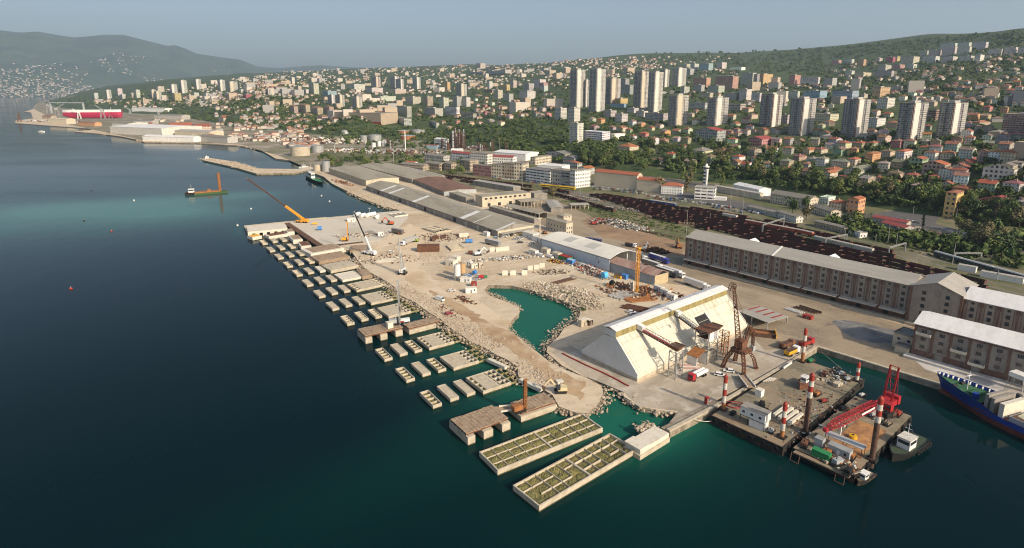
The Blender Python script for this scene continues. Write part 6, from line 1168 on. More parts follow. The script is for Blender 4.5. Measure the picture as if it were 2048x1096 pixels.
# cylinders
for lab, v, x, y, r_, l_, rz, m_ in (('bright blue tank on the pale platform', 'a', 818, 138, 1.5, 3.2, 20, M_blue), ('blue tank lying near the grid of precast frames', 'b', 130, 362, 1.4, 5, 10, M_blue), ('round blue tank at the right end of the junk row', 'b', 1055, 605, 2.0, 2.6, 30, mat('sky_blue_mat', (.10, .42, .70), .5)), ('white tank on the platform edge, leftmost of the cluster', 'a', 1075, 45, 1.8, 6, 70, M_white), ('white tank, second of the cluster on the platform edge', 'a', 1110, 52, 1.8, 6, 60, M_white), ('white tank, third of the cluster on the platform edge', 'a', 1148, 50, 1.8, 5, 80, M_white), ('white tank, fourth of the cluster on the platform edge', 'a', 1180, 42, 1.8, 5, 40, M_white), ('white tank, rightmost of the cluster on the platform edge', 'a', 1212, 58, 1.7, 5, 100, M_white), ('red gas bottle rack by the pond cabins', 'a', 1920, 468, 1.0, 3, 0, M_red), ('green barrel rack by the pond cabins', 'a', 1950, 466, .8, 2, 0, M_green), ('yellow float on the pale platform', 'a', 785, 100, .8, 4, 10, M_yellow), ('dark blue pump by the silos', 'a', 1875, 440, 1.2, 2.4, 60, M_blue), ('stack of dark tyres by the steel stacks', 'b', 1105, 650, 1.4, 2.0, 60, M_tyre)):
    P_ = g(v, x, y, 2); o = thing('tank', lab, 'tank', tuple(P_), R(rz)); MB().cyl((-l_ / 2, 0, r_ + .2), (l_ / 2, 0, r_ + .2), r_, n=16).build('shell', m_, o); MB().box(-l_ * .35, -l_ * .25, -r_ * .8, r_ * .8, 0, .5).box(l_ * .25, l_ * .35, -r_ * .8, r_ * .8, 0, .5).build('cradle', M_conc, o)
# precast L-panels and slabs
k_ = 0
for v, lst, lab, grp in (('b', [(288, 420), (330, 420), (350, 418), (368, 416), (388, 414)], 'pale precast panel in the row right of the black piling machine', 'precast panels in a row'), ('b', [(548, 548), (590, 542), (628, 530)], 'upright precast panel in the row between white vans and pond', 'upright precast panels near the junk row'), ('b', [(375, 582), (430, 582), (508, 580)], 'precast panel by the rubble north of the pond', 'precast panels above the pond'), ('b', [(1238, 688), (1254, 692)], 'tall narrow precast panel leaning by the yellow mast', 'tall panels at the yellow mast'), ('a', [(1785, 185), (1818, 183)], 'pale precast panel in front of the long shed', 'precast panels near the long shed')):
    for i, (x, y) in enumerate(lst):
        P_ = g(v, x, y, 2); tall = 'tall' in lab; hh_ = 5.6 if tall else (3.0 if v == 'b' else 3.0); ww = 1.6 if tall else 3.4; od = ['first', 'second', 'third', 'fourth', 'fifth'][i]
        o = thing('precast_block', f'{od} {lab}', 'concrete block', tuple(P_), R(12)); MB().box(-ww / 2, ww / 2, -.2, .2, 0, hh_).build('stem', M_concw, o); MB().box(-ww / 2, ww / 2, .2, 2.2, 0, .3).build('foot', M_conc, o); o['group'] = grp
def frame_slab(lab, fr, W_, n, m):
    loc, t, L_ = fr; o = thing('precast_grid', lab, 'concrete frame', loc, t); mb = MB(); mb.box(0, L_, 0, W_, 0, .5)
    for i in range(n + 1): x = L_ * i / n; mb.box(x - .2, x + .2, 0, W_, .5, 1.1)
    mb.box(0, L_, 0, .4, .5, 1.15).box(0, L_, W_ - .4, W_, .5, 1.15); mb.build('grid', m, o); MB().box(.3, L_ - .3, .45, W_ - .45, .5, .62).build('infill', M_greywall, o)
frame_slab('large grey precast grid on the ground near the long shed, far one', F2('a', (1515, 130), (1610, 160)), 12, 4, M_conc); frame_slab('grey precast grid right beside the far one near the long shed', F2('a', (1620, 160), (1715, 145)), 9, 4, M_conc); frame_slab('precast grid near the brown formwork block', F2('a', (1680, 250), (1715, 282)), 10, 5, M_conc); frame_slab('raised precast frame at the water side of the long shed', F2('a', (1330, 50), (1420, 38)), 12, 3, M_concw)
# rusty formwork block
P_ = g('a', 1560, 278, 2); o = thing('steel_formwork', 'big rust-red steel formwork block beside the haul road', 'formwork', tuple(P_), R(5)); MB().box(-7.5, 7.5, -3, 3, 0, 4.2).build('panels', M_rust, o); rg = random.Random(4)
for i in range(16): MB().box(-7.4 + i * .95, -7.2 + i * .95, -3.1, -3.0, 0, 4.6 + rg.random()).build('rib', M_rustd, o)
for i, (x, y) in enumerate(((1345, 150), (1610, 195), (1660, 190), (1365, 165), (1590, 210), (1845, 300))):
    tag(boxthing('steel_box', f'{["long brown steel box left of the grey lorry", "rust-brown steel box beyond the formwork block", "rust-brown steel box nearer the precast grids", "brown steel box in front of the flat trailer", "small brown box right of the formwork block", "brown crate beside the piling machine"][i]}', 'steel box', 'a', (x, y), 5 - i * .4, 2.4, 2.0, R(-30 + 20 * i), M_rust if i % 2 else M_rustd, 2.0))
# steel stacks beside the yellow mast
rg = random.Random(11)
def beam_stack(lab, v, a, b, n, m, wd=.45, spread=4.0):
    for i in range(n):
        off = (i / max(1, n - 1) - .5) * spread; A, B = g(v, *a, 2.2), g(v, *b, 2.2); d = (B - A).normalized(); sd2 = Vector((-d.y, d.x, 0)) * off; j = d * rg.uniform(-1, 1)
        o = MB().bar(A + sd2 + j + Vector((0, 0, .2)), B + sd2 + j + Vector((0, 0, .2 + .2 * rg.random())), wd, wd).build('steel_beam', m); tag(o, lab, 'steel beam', lab)
beam_stack('one of the parallel grey steel beams left of the rusty stack', 'b', (1120, 735), (1245, 700), 8, M_steel, .5, 9); beam_stack('one of the long brown steel beams beside the yellow mast', 'b', (1205, 750), (1380, 735), 9, M_orange, .5, 8); beam_stack('one of the rust-red steel beams nearest the white shed', 'b', (1180, 790), (1330, 822), 8, M_rust, .5, 6); beam_stack('one of the dark steel beams between rusty shed and mast', 'b', (1110, 640), (1235, 680), 8, M_rustd, .5, 8); beam_stack('one of the rusty pipes by the container cabins', 'b', (1290, 665), (1390, 700), 7, M_rust, .4, 7)
beam_stack('one of the long steel girders lying by the pond road', 'b', (700, 640), (840, 605), 4, M_rustd, .4, 3.5); beam_stack('one of the dark rails laid out on the brown yard', 'c', (1690, 250), (1840, 298), 4, M_rustd, .5, 5); beam_stack('one of the flat trailers frames on the brown yard', 'c', (1620, 265), (1730, 300), 3, M_white, .5, 2.2); beam_stack('one of the short beams on the ground near the white crane', 'a', (1200, 350), (1330, 345), 6, M_concw, .35, 8); beam_stack('one of the planks lying behind the white crane', 'a', (1140, 145), (1260, 190), 5, M_concw, .35, 6)
beam_stack('one of the grey girders at the far edge of the platform', 'v', (930, 130), (1200, 108), 4, M_conc, .5, 3.5)
def debris(name, center, rx, ry, rz, n, s0, s1, mats, h=2.0, seed=1, v='b', kind='stuff'):
    rg = random.Random(seed); mb = MB(); c = g(v, *center, 2.0)
    for i in range(n):
        a = rg.uniform(0, 6.28); r_ = rg.random() ** .6; x, y = rx * r_ * math.cos(a), ry * r_ * math.sin(a); ca, sa = math.cos(R(rz)), math.sin(R(rz)); X, Y = c.x + x * ca - y * sa, c.y + x * sa + y * ca
        z = 1.9 + h * (1 - r_) * rg.random(); s_ = rg.uniform(s0, s1); e = rg.uniform(.2, 1); mb.bar((X, Y, z), (X + s_ * rg.uniform(-1, 1), Y + s_ * rg.uniform(-1, 1), z + s_ * rg.uniform(-.1, .5)), s_ * e * .6, s_ * rg.uniform(.2, .6), mi=rg.randrange(len(mats)))
    return tag(mb.build(name, mats), kind=kind)
scm = [M_rust, M_rustd, M_grey, M_white, M_conc, M_blue, M_steel, M_redband, M_yellow]
debris('scrap_heap', (1150, 235), 26, 8, -35, 900, .6, 2.2, scm[:3] + [M_conc, M_steel, M_white, M_rust], 4.5, 1); debris('scrap_heap', (1080, 215), 14, 6, -30, 350, .6, 2.0, [M_rust, M_orange, M_rustd, M_redband, M_grey], 3.5, 2); debris('scrap_heap', (1240, 262), 16, 7, -35, 420, .5, 1.8, [M_white, M_grey, M_steel, M_rustd, M_conc], 4.5, 3); debris('scrap_heap', (1400, 420), 10, 6, -30, 320, .5, 2.0, [M_rustd, M_rust, M_black], 4.5, 4)
debris('site_junk', (900, 520), 18, 4.5, -48, 420, .4, 1.8, [M_grey, M_white, M_conc, M_rust, M_redband, M_steel], 2.2, 5); debris('site_junk', (990, 575), 14, 4, -48, 260, .4, 1.8, [M_grey, M_rustd, M_conc, M_redband, M_steel], 2.0, 6); debris('site_junk', (720, 490), 6, 3, -40, 120, .4, 1.6, [M_rust, M_yellow, M_rustd], 2.0, 7)
debris('site_junk', (360, 470), 26, 5, 15, 260, .4, 1.8, [M_rustd, M_conc, M_grey, M_white], 1.2, 8); debris('site_junk', (690, 560), 12, 5, 5, 160, .4, 1.6, [M_rustd, M_conc, M_deck], 1.0, 9); debris('site_junk', (1300, 700), 24, 12, -20, 360, .5, 2.6, [M_rust, M_rustd, M_orange, M_conc], 1.0, 10)
debris('site_junk', (1230, 340), 26, 12, 10, 200, .4, 1.6, [M_conc, M_concw, M_rust, M_rustd], .6, 11, 'a'); debris('site_junk', (1620, 190), 24, 14, 10, 260, .4, 1.8, [M_rust, M_rustd, M_concw, M_conc], 1.0, 12, 'a'); debris('site_junk', (1600, 330), 18, 16, 10, 160, .3, 1.2, [M_rock, M_conc], .6, 13, 'a'); debris('site_junk', (1150, 170), 26, 8, 15, 220, .4, 1.6, [M_conc, M_rust, M_concw], .8, 14, 'a'); debris('site_junk', (1820, 460), 12, 8, 0, 160, .3, 1.4, [M_grey, M_blue, M_steel, M_concw], 1.2, 15, 'a'); debris('site_junk', (1700, 690), 14, 4, -60, 60, .3, 1.2, [M_rust, M_rustd], .6, 16, 'a'); debris('site_junk', (1810, 615), 8, 4, -50, 60, .4, 2.0, [M_rust, M_rustd, M_conc], .8, 17, 'a')
debris('site_junk', (780, 560), 26, 12, 40, 300, .25, 1.1, [M_deck, M_rustd, M_rust, M_grey, M_hull], .5, 18, 'd').location = (-7, -3, 1.05); debris('site_junk', (850, 370), 9, 6, 40, 130, .3, 1.3, [M_conc, M_hull, M_rustd, M_grey], .9, 19, 'd').location = (0, 0, 1.05)
debris('site_junk', (1110, 600), 6, 5, 40, 140, .3, 1.5, [M_rustd, M_grey, M_black, M_steel], 1.0, 20, 'd').location = (0, 0, .65); debris('site_junk', (860, 900), 8, 4, -50, 120, .3, 1.5, [M_rustd, M_grey, M_orange, M_conc], 1.0, 21, 'd').location = (0, 0, .65)
# pale spoil beside the pond and seaside scrap
debris('spoil_heap', (760, 690), 24, 11, -35, 900, .3, 1.5, [M_rock, M_concw, M_rock], 1.6, 22); debris('spoil_heap', (900, 760), 14, 8, -50, 420, .3, 1.7, [M_rock, M_conc], 1.6, 23)
debris('harbour_junk', (540, 425), 32, 5, -52, 260, .5, 2.2, [M_rust, M_conc, M_rustd, M_orange], 1.6, 24, 'g')

# ================================================================== lamps and masts
def pole(name, label, cat, v, base, ytop, m, group=None, r_=.22, head=True, z=1.95, P_=None):
    b = P_ or g(v, *base, z); h = top_h(b, ytop) if P_ else top_h(b, q(v, 0, ytop)[1]); o = thing(name, label, cat, tuple(b), 0, group); MB().cyl((0, 0, -.5), (0, 0, h), r_, r_ * .6, 8).build('pole', m, o)
    if head: MB().box(-1.2, 1.2, -.4, .4, h, h + .5).build('lamp_head', m, o)
    return o
pole('light_mast', 'tall pale concrete light mast by the white huts', 'light mast', 'b', (612, 380), 195, M_concw, r_=.5); pole('light_mast', 'slim lamp mast in front of the white hall', 'light mast', 'b', (765, 430), 378, M_steel); pole('light_mast', 'slim light mast on the platform beyond the white crane', 'light mast', 'a', (1058, 190), 100, M_steel, r_=.15); pole('light_mast', 'white light mast among the tanks on the platform edge', 'light mast', 'a', (1160, 45), -10, M_steel, r_=.2)

# ================================================================== railway
def interp_line(pts, x):
    for (x0, y0), (x1, y1) in zip(pts, pts[1:]):
        if x <= x1: break
    return y0 + (y1 - y0) * (x - x0) / (x1 - x0)
RU = [(840, 345), (1066, 370), (1211, 393), (1400, 422), (1599, 457), (1800, 497), (2048, 550), (2300, 604)]; RL = [(840, 352), (1118, 394), (1218, 424), (1400, 465), (1600, 520), (1830, 590), (2048, 655), (2300, 730)]
def track_pts(f, x0, x1, step):
    out = []; P_ = None; x = x0; last = None
    W_ = [G(xx, interp_line(RU, xx) * (1 - f) + interp_line(RL, xx) * f) for xx in np.arange(x0, x1 + 1, 12)]
    d = 0; acc = step / 2
    for a, b in zip(W_, W_[1:]):
        l = (b - a).length
        while acc <= d + l: out.append((a.lerp(b, (acc - d) / l), ang(a, b))); acc += step
        d += l
    return out
M_wag = mat('wagon_maroon_mat', (1, 1, 1), .8, objcol=True, var=.35, scale=.4, coord='Object')
def wagon_proto():
    o = thing('wagon', 'x', 'wagon'); mb = MB(); mb.box(-6.4, 6.4, -1.35, 1.35, 1.1, 1.35); mb.box(-6.4, 6.4, -1.35, -1.25, 1.35, 2.9).box(-6.4, 6.4, 1.25, 1.35, 1.35, 2.9)
    for i in range(9): x = -6.2 + i * 1.55; mb.box(x - .06, x + .06, -1.43, -1.36, 1.2, 2.9)
    mb.build('body', M_wag, o); MB().box(-6.3, 6.3, -1.24, 1.24, 1.36, 1.9).build('load', M_rustd, o)
    for s_ in (-1, 1): MB().box(s_ * 6.4 - .08 + .09 * s_, s_ * 6.4 + .08 + .09 * s_, -1.35, 1.35, .9, 2.9).build('end_wall', M_wag, o, (.13, .06, .05)); MB().box(s_ * 4.4 - 1.3, s_ * 4.4 + 1.3, -1.0, 1.0, .35, 1.08).build('bogie', M_black, o)
    return o
def van_w_proto():
    o = thing('wagon', 'x', 'wagon'); MB().box(-6.6, 6.6, -1.4, 1.4, 1.0, 3.6).build('body', M_wag, o); MB().hexa([(-6.7, -1.5, 3.6), (6.7, -1.5, 3.6), (6.7, 1.5, 3.6), (-6.7, 1.5, 3.6)], [(-6.7, -.7, 4.0), (6.7, -.7, 4.0), (6.7, .7, 4.0), (-6.7, .7, 4.0)]).build('roof', M_roofg, o)
    for s_ in (-1, 1): MB().box(s_ * 4.4 - 1.3, s_ * 4.4 + 1.3, -1.0, 1.0, .35, .98).build('bogie', M_black, o)
    return o
WG, VW_ = wagon_proto(), van_w_proto(); ordn = 'first second third fourth fifth sixth seventh eighth ninth tenth eleventh twelfth thirteenth fourteenth fifteenth sixteenth seventeenth eighteenth nineteenth twentieth twenty-first twenty-second twenty-third twenty-fourth twenty-fifth twenty-sixth'.split()
rg = random.Random(21); nw_ = 0; cnt = {}
rows = [(.0, 1205, 1600, .92), (.09, 1190, 1715, .95), (.18, 1180, 1768, .97), (.28, 1200, 1790, .95), (.38, 1230, 1972, .97), (.49, 1250, 1985, .95), (.60, 1275, 2050, .95), (.71, 1290, 2060, .95), (.82, 1305, 2070, .6), (.93, 860, 1225, .9), (.35, 870, 1150, .8)]
for ri, (f, x0, x1, pr) in enumerate(rows):
    for P_, a in track_pts(f, x0, x1, 14.2):
        px = pix(P_); roof_y = 478 + (px[0] - 1372) * .197
        if px[0] > 1385 and px[1] > roof_y + 12: continue
        if rg.random() > pr: continue
        near = next(t_ for lim, t_ in ((1000, 'behind the far sheds'), (1180, 'past the storehouse'), (1300, 'above the scrap yard'), (1400, 'left of the brick warehouse'), (1600, 'behind the warehouse left end'), (1800, 'behind the warehouse middle'), (9999, 'behind the warehouse right end')) if px[0] < lim)
        cnt[(ri, near)] = cnt.get((ri, near), -1) + 1; on_ = ordn[cnt[(ri, near)]]; z = 2.0; c_ = (.085 + rg.uniform(-.02, .03), .035 + rg.uniform(-.008, .012), .033); colr = None
        if ri == 0 and 1290 < px[0] < 1390: colr, cn = (.05, .10, .28), 'blue'
        elif ri == 1 and 1440 < px[0] < 1480: colr, cn = (.55, .52, .45), 'pale'
        elif ri == 2 and 1500 < px[0] < 1640: colr, cn = ((.40, .10, .06), 'orange-red') if rg.random() < .6 else ((.5, .5, .48), 'white')
        elif ri == 3 and 1640 < px[0] < 1730: colr, cn = (.48, .47, .40), 'grey-white'
        if colr: place(VW_, (P_.x, P_.y, z), a, f'{cn} covered wagon, {on_} from left on the {ordn[ri]} track {near}', colr, 'covered wagons among the maroon ones')
        else: place(WG, (P_.x, P_.y, z), a, f'maroon open wagon, {on_} from left on the {ordn[ri]} track {near}', c_, 'maroon open wagons filling the rail yard')
        nw_ += 1
def train(label, a, b, n, L1, col, grp, h=3.9):
    A, B = G(*a), G(*b); t = ang(A, B); l = (B - A).length
    for i in range(n):
        P_ = A.lerp(B, (i + .5) / n); o = thing('railway_coach', f'{ordn[i]} {label}', 'railway coach', tuple(P_), t, grp); s_ = l / n / 2 - .4
        MB().box(-s_, s_, -1.4, 1.4, 1.0, h - .5).build('body', M_wag, o, col); MB().hexa([(-s_, -1.45, h - .5), (s_, -1.45, h - .5), (s_, 1.45, h - .5), (-s_, 1.45, h - .5)], [(-s_, -.8, h), (s_, -.8, h), (s_, .8, h), (-s_, .8, h)]).build('roof', M_grey if col[1] < .2 else M_yellow, o); MB().box(-s_ + 1, s_ - 1, -1.43, -1.4, 2.0, 2.9).build('window_band', M_glass, o)
        for k in (-1, 1): MB().box(k * s_ * .7 - 1.2, k * s_ * .7 + 1.2, -1, 1, .3, .98).build('bogie', M_black, o)
train('dark green-grey coach from the left in the passenger train at the right edge', (1868, 512), (2130, 585), 4, 24, (.05, .07, .07), 'dark passenger train'); train('yellow track-machine coach from the left, in front of the old factories', (1080, 374), (1151, 381), 2, 24, (.60, .45, .03), 'yellow track machine')
for i, f in enumerate((-.12, -.3, -.5, .0, .09, .18, .28, .38, .49, .6)):
    pts = [G(x, interp_line(RU, x) * (1 - f) + interp_line(RL, x) * f, 1.975) for x in range(1080 if i > 2 else 1250, 2240, 40)]; mb = MB()
    for a, b in zip(pts, pts[1:]):
        d = (b - a).normalized(); s_ = Vector((-d.y, d.x, 0))
        mb.quad([a - s_ * 1.5, b - s_ * 1.5, b + s_ * 1.5, a + s_ * 1.5], 0)
        for k in (-.75, .75): mb.quad([a + s_ * (k - .09) + Vector((0, 0, .03)), b + s_ * (k - .09) + Vector((0, 0, .03)), b + s_ * (k + .09) + Vector((0, 0, .03)), a + s_ * (k + .09) + Vector((0, 0, .03))], 1)
    tag(mb.build('railway_track', [mat('ballast_mat', (.20, .17, .135), .95, var=.4, scale=.5, coord='World'), M_steel]), kind='structure')
sheet('road', [(1160, 342), (1290, 362), (1540, 398), (1640, 430), (1800, 462), (2048, 505), (2300, 560), (2300, 548), (2048, 492), (1960, 470), (1870, 448), (1880, 432), (1800, 420), (1740, 428), (1660, 420), (1560, 388), (1300, 352), (1170, 336)], 1.985, M_asph)
sheet('car_park', [(1180, 372), (1290, 384), (1480, 418), (1560, 434), (1580, 424), (1480, 402), (1300, 372), (1190, 362)], 1.99, M_asph)
carcols = [W, W, S2, S2, DK, DK, RD, BL, (.2, .2, .21), (.55, .55, .56)]; cn_ = ['white', 'white', 'silver', 'silver', 'black', 'black', 'red', 'blue', 'dark grey', 'light grey']
for (v, a, b, n, rz, wh) in (('k', (470, 322), (800, 352), 22, 70, 'in front of the terracotta-roofed terrace'), ('k', (480, 338), (830, 368), 18, 70, 'in the second row before the terracotta-roofed terrace'), ('k', (850, 385), (1140, 412), 16, 60, 'by the white house with orange roof'), ('k', (900, 400), (1180, 432), 12, 60, 'in the outer row left of the control building'), ('k', (1190, 430), (1430, 465), 16, 60, 'below the control building'), ('k', (1300, 462), (1480, 492), 8, 60, 'below the pale sloping gallery'), ('k', (1540, 492), (1610, 505), 6, 60, 'by the white hut near the rail yard'), ('h', (700, 596), (1240, 655), 18, 60, 'in front of the old beige factories'), ('h', (1270, 640), (1480, 680), 7, 60, 'by the grey garage building'), ('p', (1010, 568), (1180, 600), 5, -40, 'at the road junction'), ('p', (930, 178), (1180, 198), 8, 70, 'in the row under the brown trees'), ('g', (1480, 690), (1540, 700), 3, 60, 'beside the end of the long shed')):
    for i in range(n):
        f = (i + rg.uniform(-.2, .2)) / max(1, n - 1); p = q(v, a[0] + (b[0] - a[0]) * f, a[1] + (b[1] - a[1]) * f + rg.uniform(-2, 2)); P_ = T(*p) or G(*p); ci = rg.randrange(10)
        place(CAR, (P_.x, P_.y, P_.z + .02), R(rz + rg.uniform(-6, 6)), f'{cn_[ci]} car, {ordn[i]} from left {wh}', carcols[ci], f'cars parked {wh}')
debris('scrap_mounds', (410, 398), 30, 3, -42, 500, .4, 1.6, [M_rustd, M_timber, M_grey], 2.4, 31, 'k'); debris('scrap_mounds', (730, 482), 30, 3.5, -44, 600, .4, 1.6, [M_rustd, M_timber, M_grey], 3.0, 32, 'k'); debris('scrap_mounds', (950, 540), 26, 3.5, -44, 500, .4, 1.6, [M_rustd, M_timber, M_deck], 3.0, 33, 'k'); debris('scrap_mounds', (1155, 585), 16, 3.5, -50, 300, .4, 1.6, [M_rustd, M_timber, M_deck], 2.6, 34, 'k'); debris('scrap_mounds', (900, 640), 30, 2, -44, 320, .4, 1.4, [M_rustd, M_black, M_deck], 1.6, 35, 'k'); debris('scrap_mounds', (1780, 880), 55, 3, -46, 500, .5, 2, [M_rustd, M_black, M_deck], 2.0, 36, 'p')
for v, b, yt, lab in (('k', (383, 365), 310, 'rail mast before the white block with many windows'), ('k', (958, 425), 360, 'rail mast left of the blue wagons'), ('k', (1208, 460), 400, 'rail mast below the control building'), ('k', (1405, 500), 360, 'tall mast beside the pale gallery'), ('k', (1490, 510), 300, 'tallest lamp mast by the white hall'), ('k', (1268, 555), 500, 'rail mast among the pale wagons'), ('k', (1620, 645), 580, 'left leg mast of the signal gantry'), ('p', (72, 660), 530, 'rail mast in front of the small white rail hut'), ('p', (418, 795), 725, 'rail mast in the middle of the maroon wagons'), ('p', (575, 740), 640, 'rail mast by the long low rail building'), ('p', (832, 745), 690, 'short rail mast beside the grass strip'), ('p', (930, 765), 612, 'lamp mast left of the red-roofed market huts'), ('p', (1000, 780), 670, 'double rail mast below the red-roofed huts'), ('p', (1160, 935), 850, 'short mast behind the brick warehouse roof'), ('p', (1460, 935), 750, 'tall rail mast by the dark passenger train'), ('p', (1545, 750), 680, 'mast right of the dark-roofed sheds'), ('p', (1825, 1070), 980, 'mast in front of the dark passenger train'), ('p', (1935, 880), 790, 'mast at the far right of the rail yard'), ('h', (1000, 710), 600, 'lamp mast behind the low light-grey shed'), ('h', (1590, 755), 680, 'mast by the yellow track machine'), ('h', (335, 580), 500, 'mast between railway and dark green tree'), ('p', (1135, 545), 460, 'white street lamp at the road junction'), ('p', (1485, 590), 480, 'street lamp right of the corner house'), ('b', (1612, 300), 135, 'very tall lattice-like mast at the left end of the brick warehouse')): pole('rail_mast', lab, 'mast', v, b, yt, M_steel, 'masts along the railway and road', .2, False)
def gantry(lab, v, a, b, ya):
    A, B = g(v, *a), g(v, *b); h = top_h(A, q(v, 0, ya)[1]); o = thing('rail_gantry', lab, 'gantry', tuple(A), ang(A, B), 'rail gantries'); l = (B - A).length
    for x in (0, l): MB().lattice((x, 0, 0), (x, 0, h), .6, .6, 6, .1).build('leg', M_steel, o)
    MB().lattice((0, 0, h), (l, 0, h), .7, .7, 12, .1).build('beam', M_steel, o)
gantry('rail gantry across the wagons in front of the brick roof', 'p', (418, 790), (590, 755), 725); gantry('rail gantry beside the grass strip', 'p', (935, 870), (1070, 830), 800); gantry('rail gantry in front of the dark passenger train', 'p', (1475, 905), (1690, 905), 845); gantry('rail gantry above the pale wagons', 'k', (1625, 650), (1770, 600), 580)

# ================================================================== town
M_house = facade('house_wall_mat', 2.7, 2.9, .34, .42); M_flat = facade('flats_wall_mat', 3.1, 2.9, .52, .45, band=.14, bandcol=(.42, .41, .39)); M_ribbon = facade('ribbon_wall_mat', 6.0, 3.3, .86, .42); M_fact = facade('factory_wall_mat', 3.6, 4.2, .5, .5); M_blank = facade('blank_wall_mat', 40, 3, .0, .0)
COL = dict(w=(.66, .63, .56), c=(.60, .53, .40), g=(.36, .35, .33), d=(.22, .21, .20), b=(.42, .34, .25), p=(.52, .26, .22), y=(.62, .46, .16), o=(.60, .33, .17), l=(.30, .42, .50), s=(.46, .44, .40), e=(.36, .42, .28), k=(.28, .17, .15), h=(.80, .79, .75), r=(.42, .05, .08), t=(.30, .155, .11), a=(.38, .13, .07), q=(.33, .08, .07), n=(.26, .24, .20), m=(.5, .47, .42))
CN = dict(w='white', c='cream', g='grey', d='dark grey', b='tan', p='pink', y='yellow', o='orange', l='pale blue', s='pale grey', e='green', k='brown', h='bright white', r='crimson', t='brown-tiled', a='orange-tiled', q='red', n='grey-brown', m='beige')
M_tow = facade('tower_wall_mat', 3.4, 2.9, .62, .55, glass=(.05, .06, .07), band=.2, bandcol=(.30, .29, .27))
def ppm(P_, ang_): xn = (pix(P_)[0] - CX) / F; Z = P_.y * cp - (P_.z - HC) * sp_; return F / Z * (math.cos(ang_) - xn * math.sin(ang_) * cp)
autos = []; foot = []
def cb(v, x0, x1, xr, yb, yt, wc='w', roof='f', rc='n', kind='flats', lab=None, th=39, mind=7, maxd=60):
    p = q(v, x1, yb); P_ = T(*p)
    if P_ is None: return None
    s_ = VW[v][2]; tr = R(th); kx = ppm(P_, tr); ky = -ppm(P_, tr + math.pi / 2)
    L_ = min(maxd, max(mind, (xr - x1) / s_ / max(kx, .08))); W_ = min(maxd, max(mind, (x1 - x0) / s_ / max(ky, .08))); hh = top_h(P_, q(v, 0, yt)[1]); hh = max(3, hh)
    foot.append((p[0] - (x1 - x0) / s_, p[0] + (xr - x1) / s_, q(v, 0, yt)[1], p[1]))
    st = max(1, round(hh / (3.0 if kind != 'fact' else 4.2))); rise = 0
    if roof in 'hxy': rise = min(L_, W_) * (.24 if kind == 'house' else .16); hh = max(2.6, hh - rise)
    nm = {'flats': 'apartment_block', 'tower': 'tower_block', 'house': 'house', 'fact': 'factory_building', 'ribbon': 'office_building', 'blank': 'hall'}[kind]; cat = nm.replace('_', ' ')
    o = thing(nm, 'x', cat, tuple(P_), tr); wm = {'flats': M_flat, 'tower': M_tow, 'house': M_house, 'fact': M_fact, 'ribbon': M_ribbon, 'blank': M_blank}[kind]
    rk = {'f': 'flat', 'h': 'hip', 'x': 'gx', 'y': 'gy'}[roof]; wcol = COL[wc]; wcol = tuple(c * rg.uniform(.9, 1.08) for c in wcol)
    wall_mb(L_, W_, hh, rk, rise, -6).build('wall', wm, o, wcol); rf = roof_mb(L_, W_, hh, rk, rise, .5 if kind == 'house' else .25).build('roof', M_tile, o, tuple(c * rg.uniform(.85, 1.15) for c in COL[rc]))
    if kind == 'tower':
        MB().box(L_ * .3, L_ * .7, W_ * .3, W_ * .7, hh + .2, hh + 3.2).build('lift_house', M_plaster, o, COL['s']); MB().box(L_ * .06, L_ * .42, -.35, -.02, 0, hh).build('end_panel', M_plaster, o, COL['w'] if wc in 'wsgdk' else COL['c'])
        MB().box(-1.1, -.05, W_ * .08, W_ * .38, 3, hh - 1).build('balcony_stack', M_tow, o, COL['g']); MB().box(-1.1, -.05, W_ * .6, W_ * .9, 3, hh - 1).build('balcony_stack', M_tow, o, COL['g']); MB().box(-.3, -.02, W_ * .0, W_ * .07, 0, hh).build('stair_strip', M_plaster, o, COL['t'] if wc in 'dk' else COL['s']); MB().box(L_ * .62, L_ * .95, -1.1, -.05, 3, hh - 1).build('balcony_stack', M_flat, o, COL['s'])
    elif kind == 'house': MB().box(L_ * .3, L_ * .3 + .9, W_ * .35, W_ * .35 + .9, hh, hh + rise + 1.2).build('chimney', M_plaster, rf, COL['b'])
    elif kind == 'flats' and hh > 9: MB().box(L_ * .35, L_ * .65, W_ * .4, W_ * .6, hh + .2, hh + 2.4).build('lift_house', M_plaster, o, COL['s'])
    if lab: o['label'] = lab
    else: autos.append((o, p, CN[wc], st, {'f': 'flat roof', 'h': f'{CN[rc]} hipped roof', 'x': f'{CN[rc]} gabled roof', 'y': f'{CN[rc]} gabled roof'}[roof], nm))
    return o, L_, W_, hh
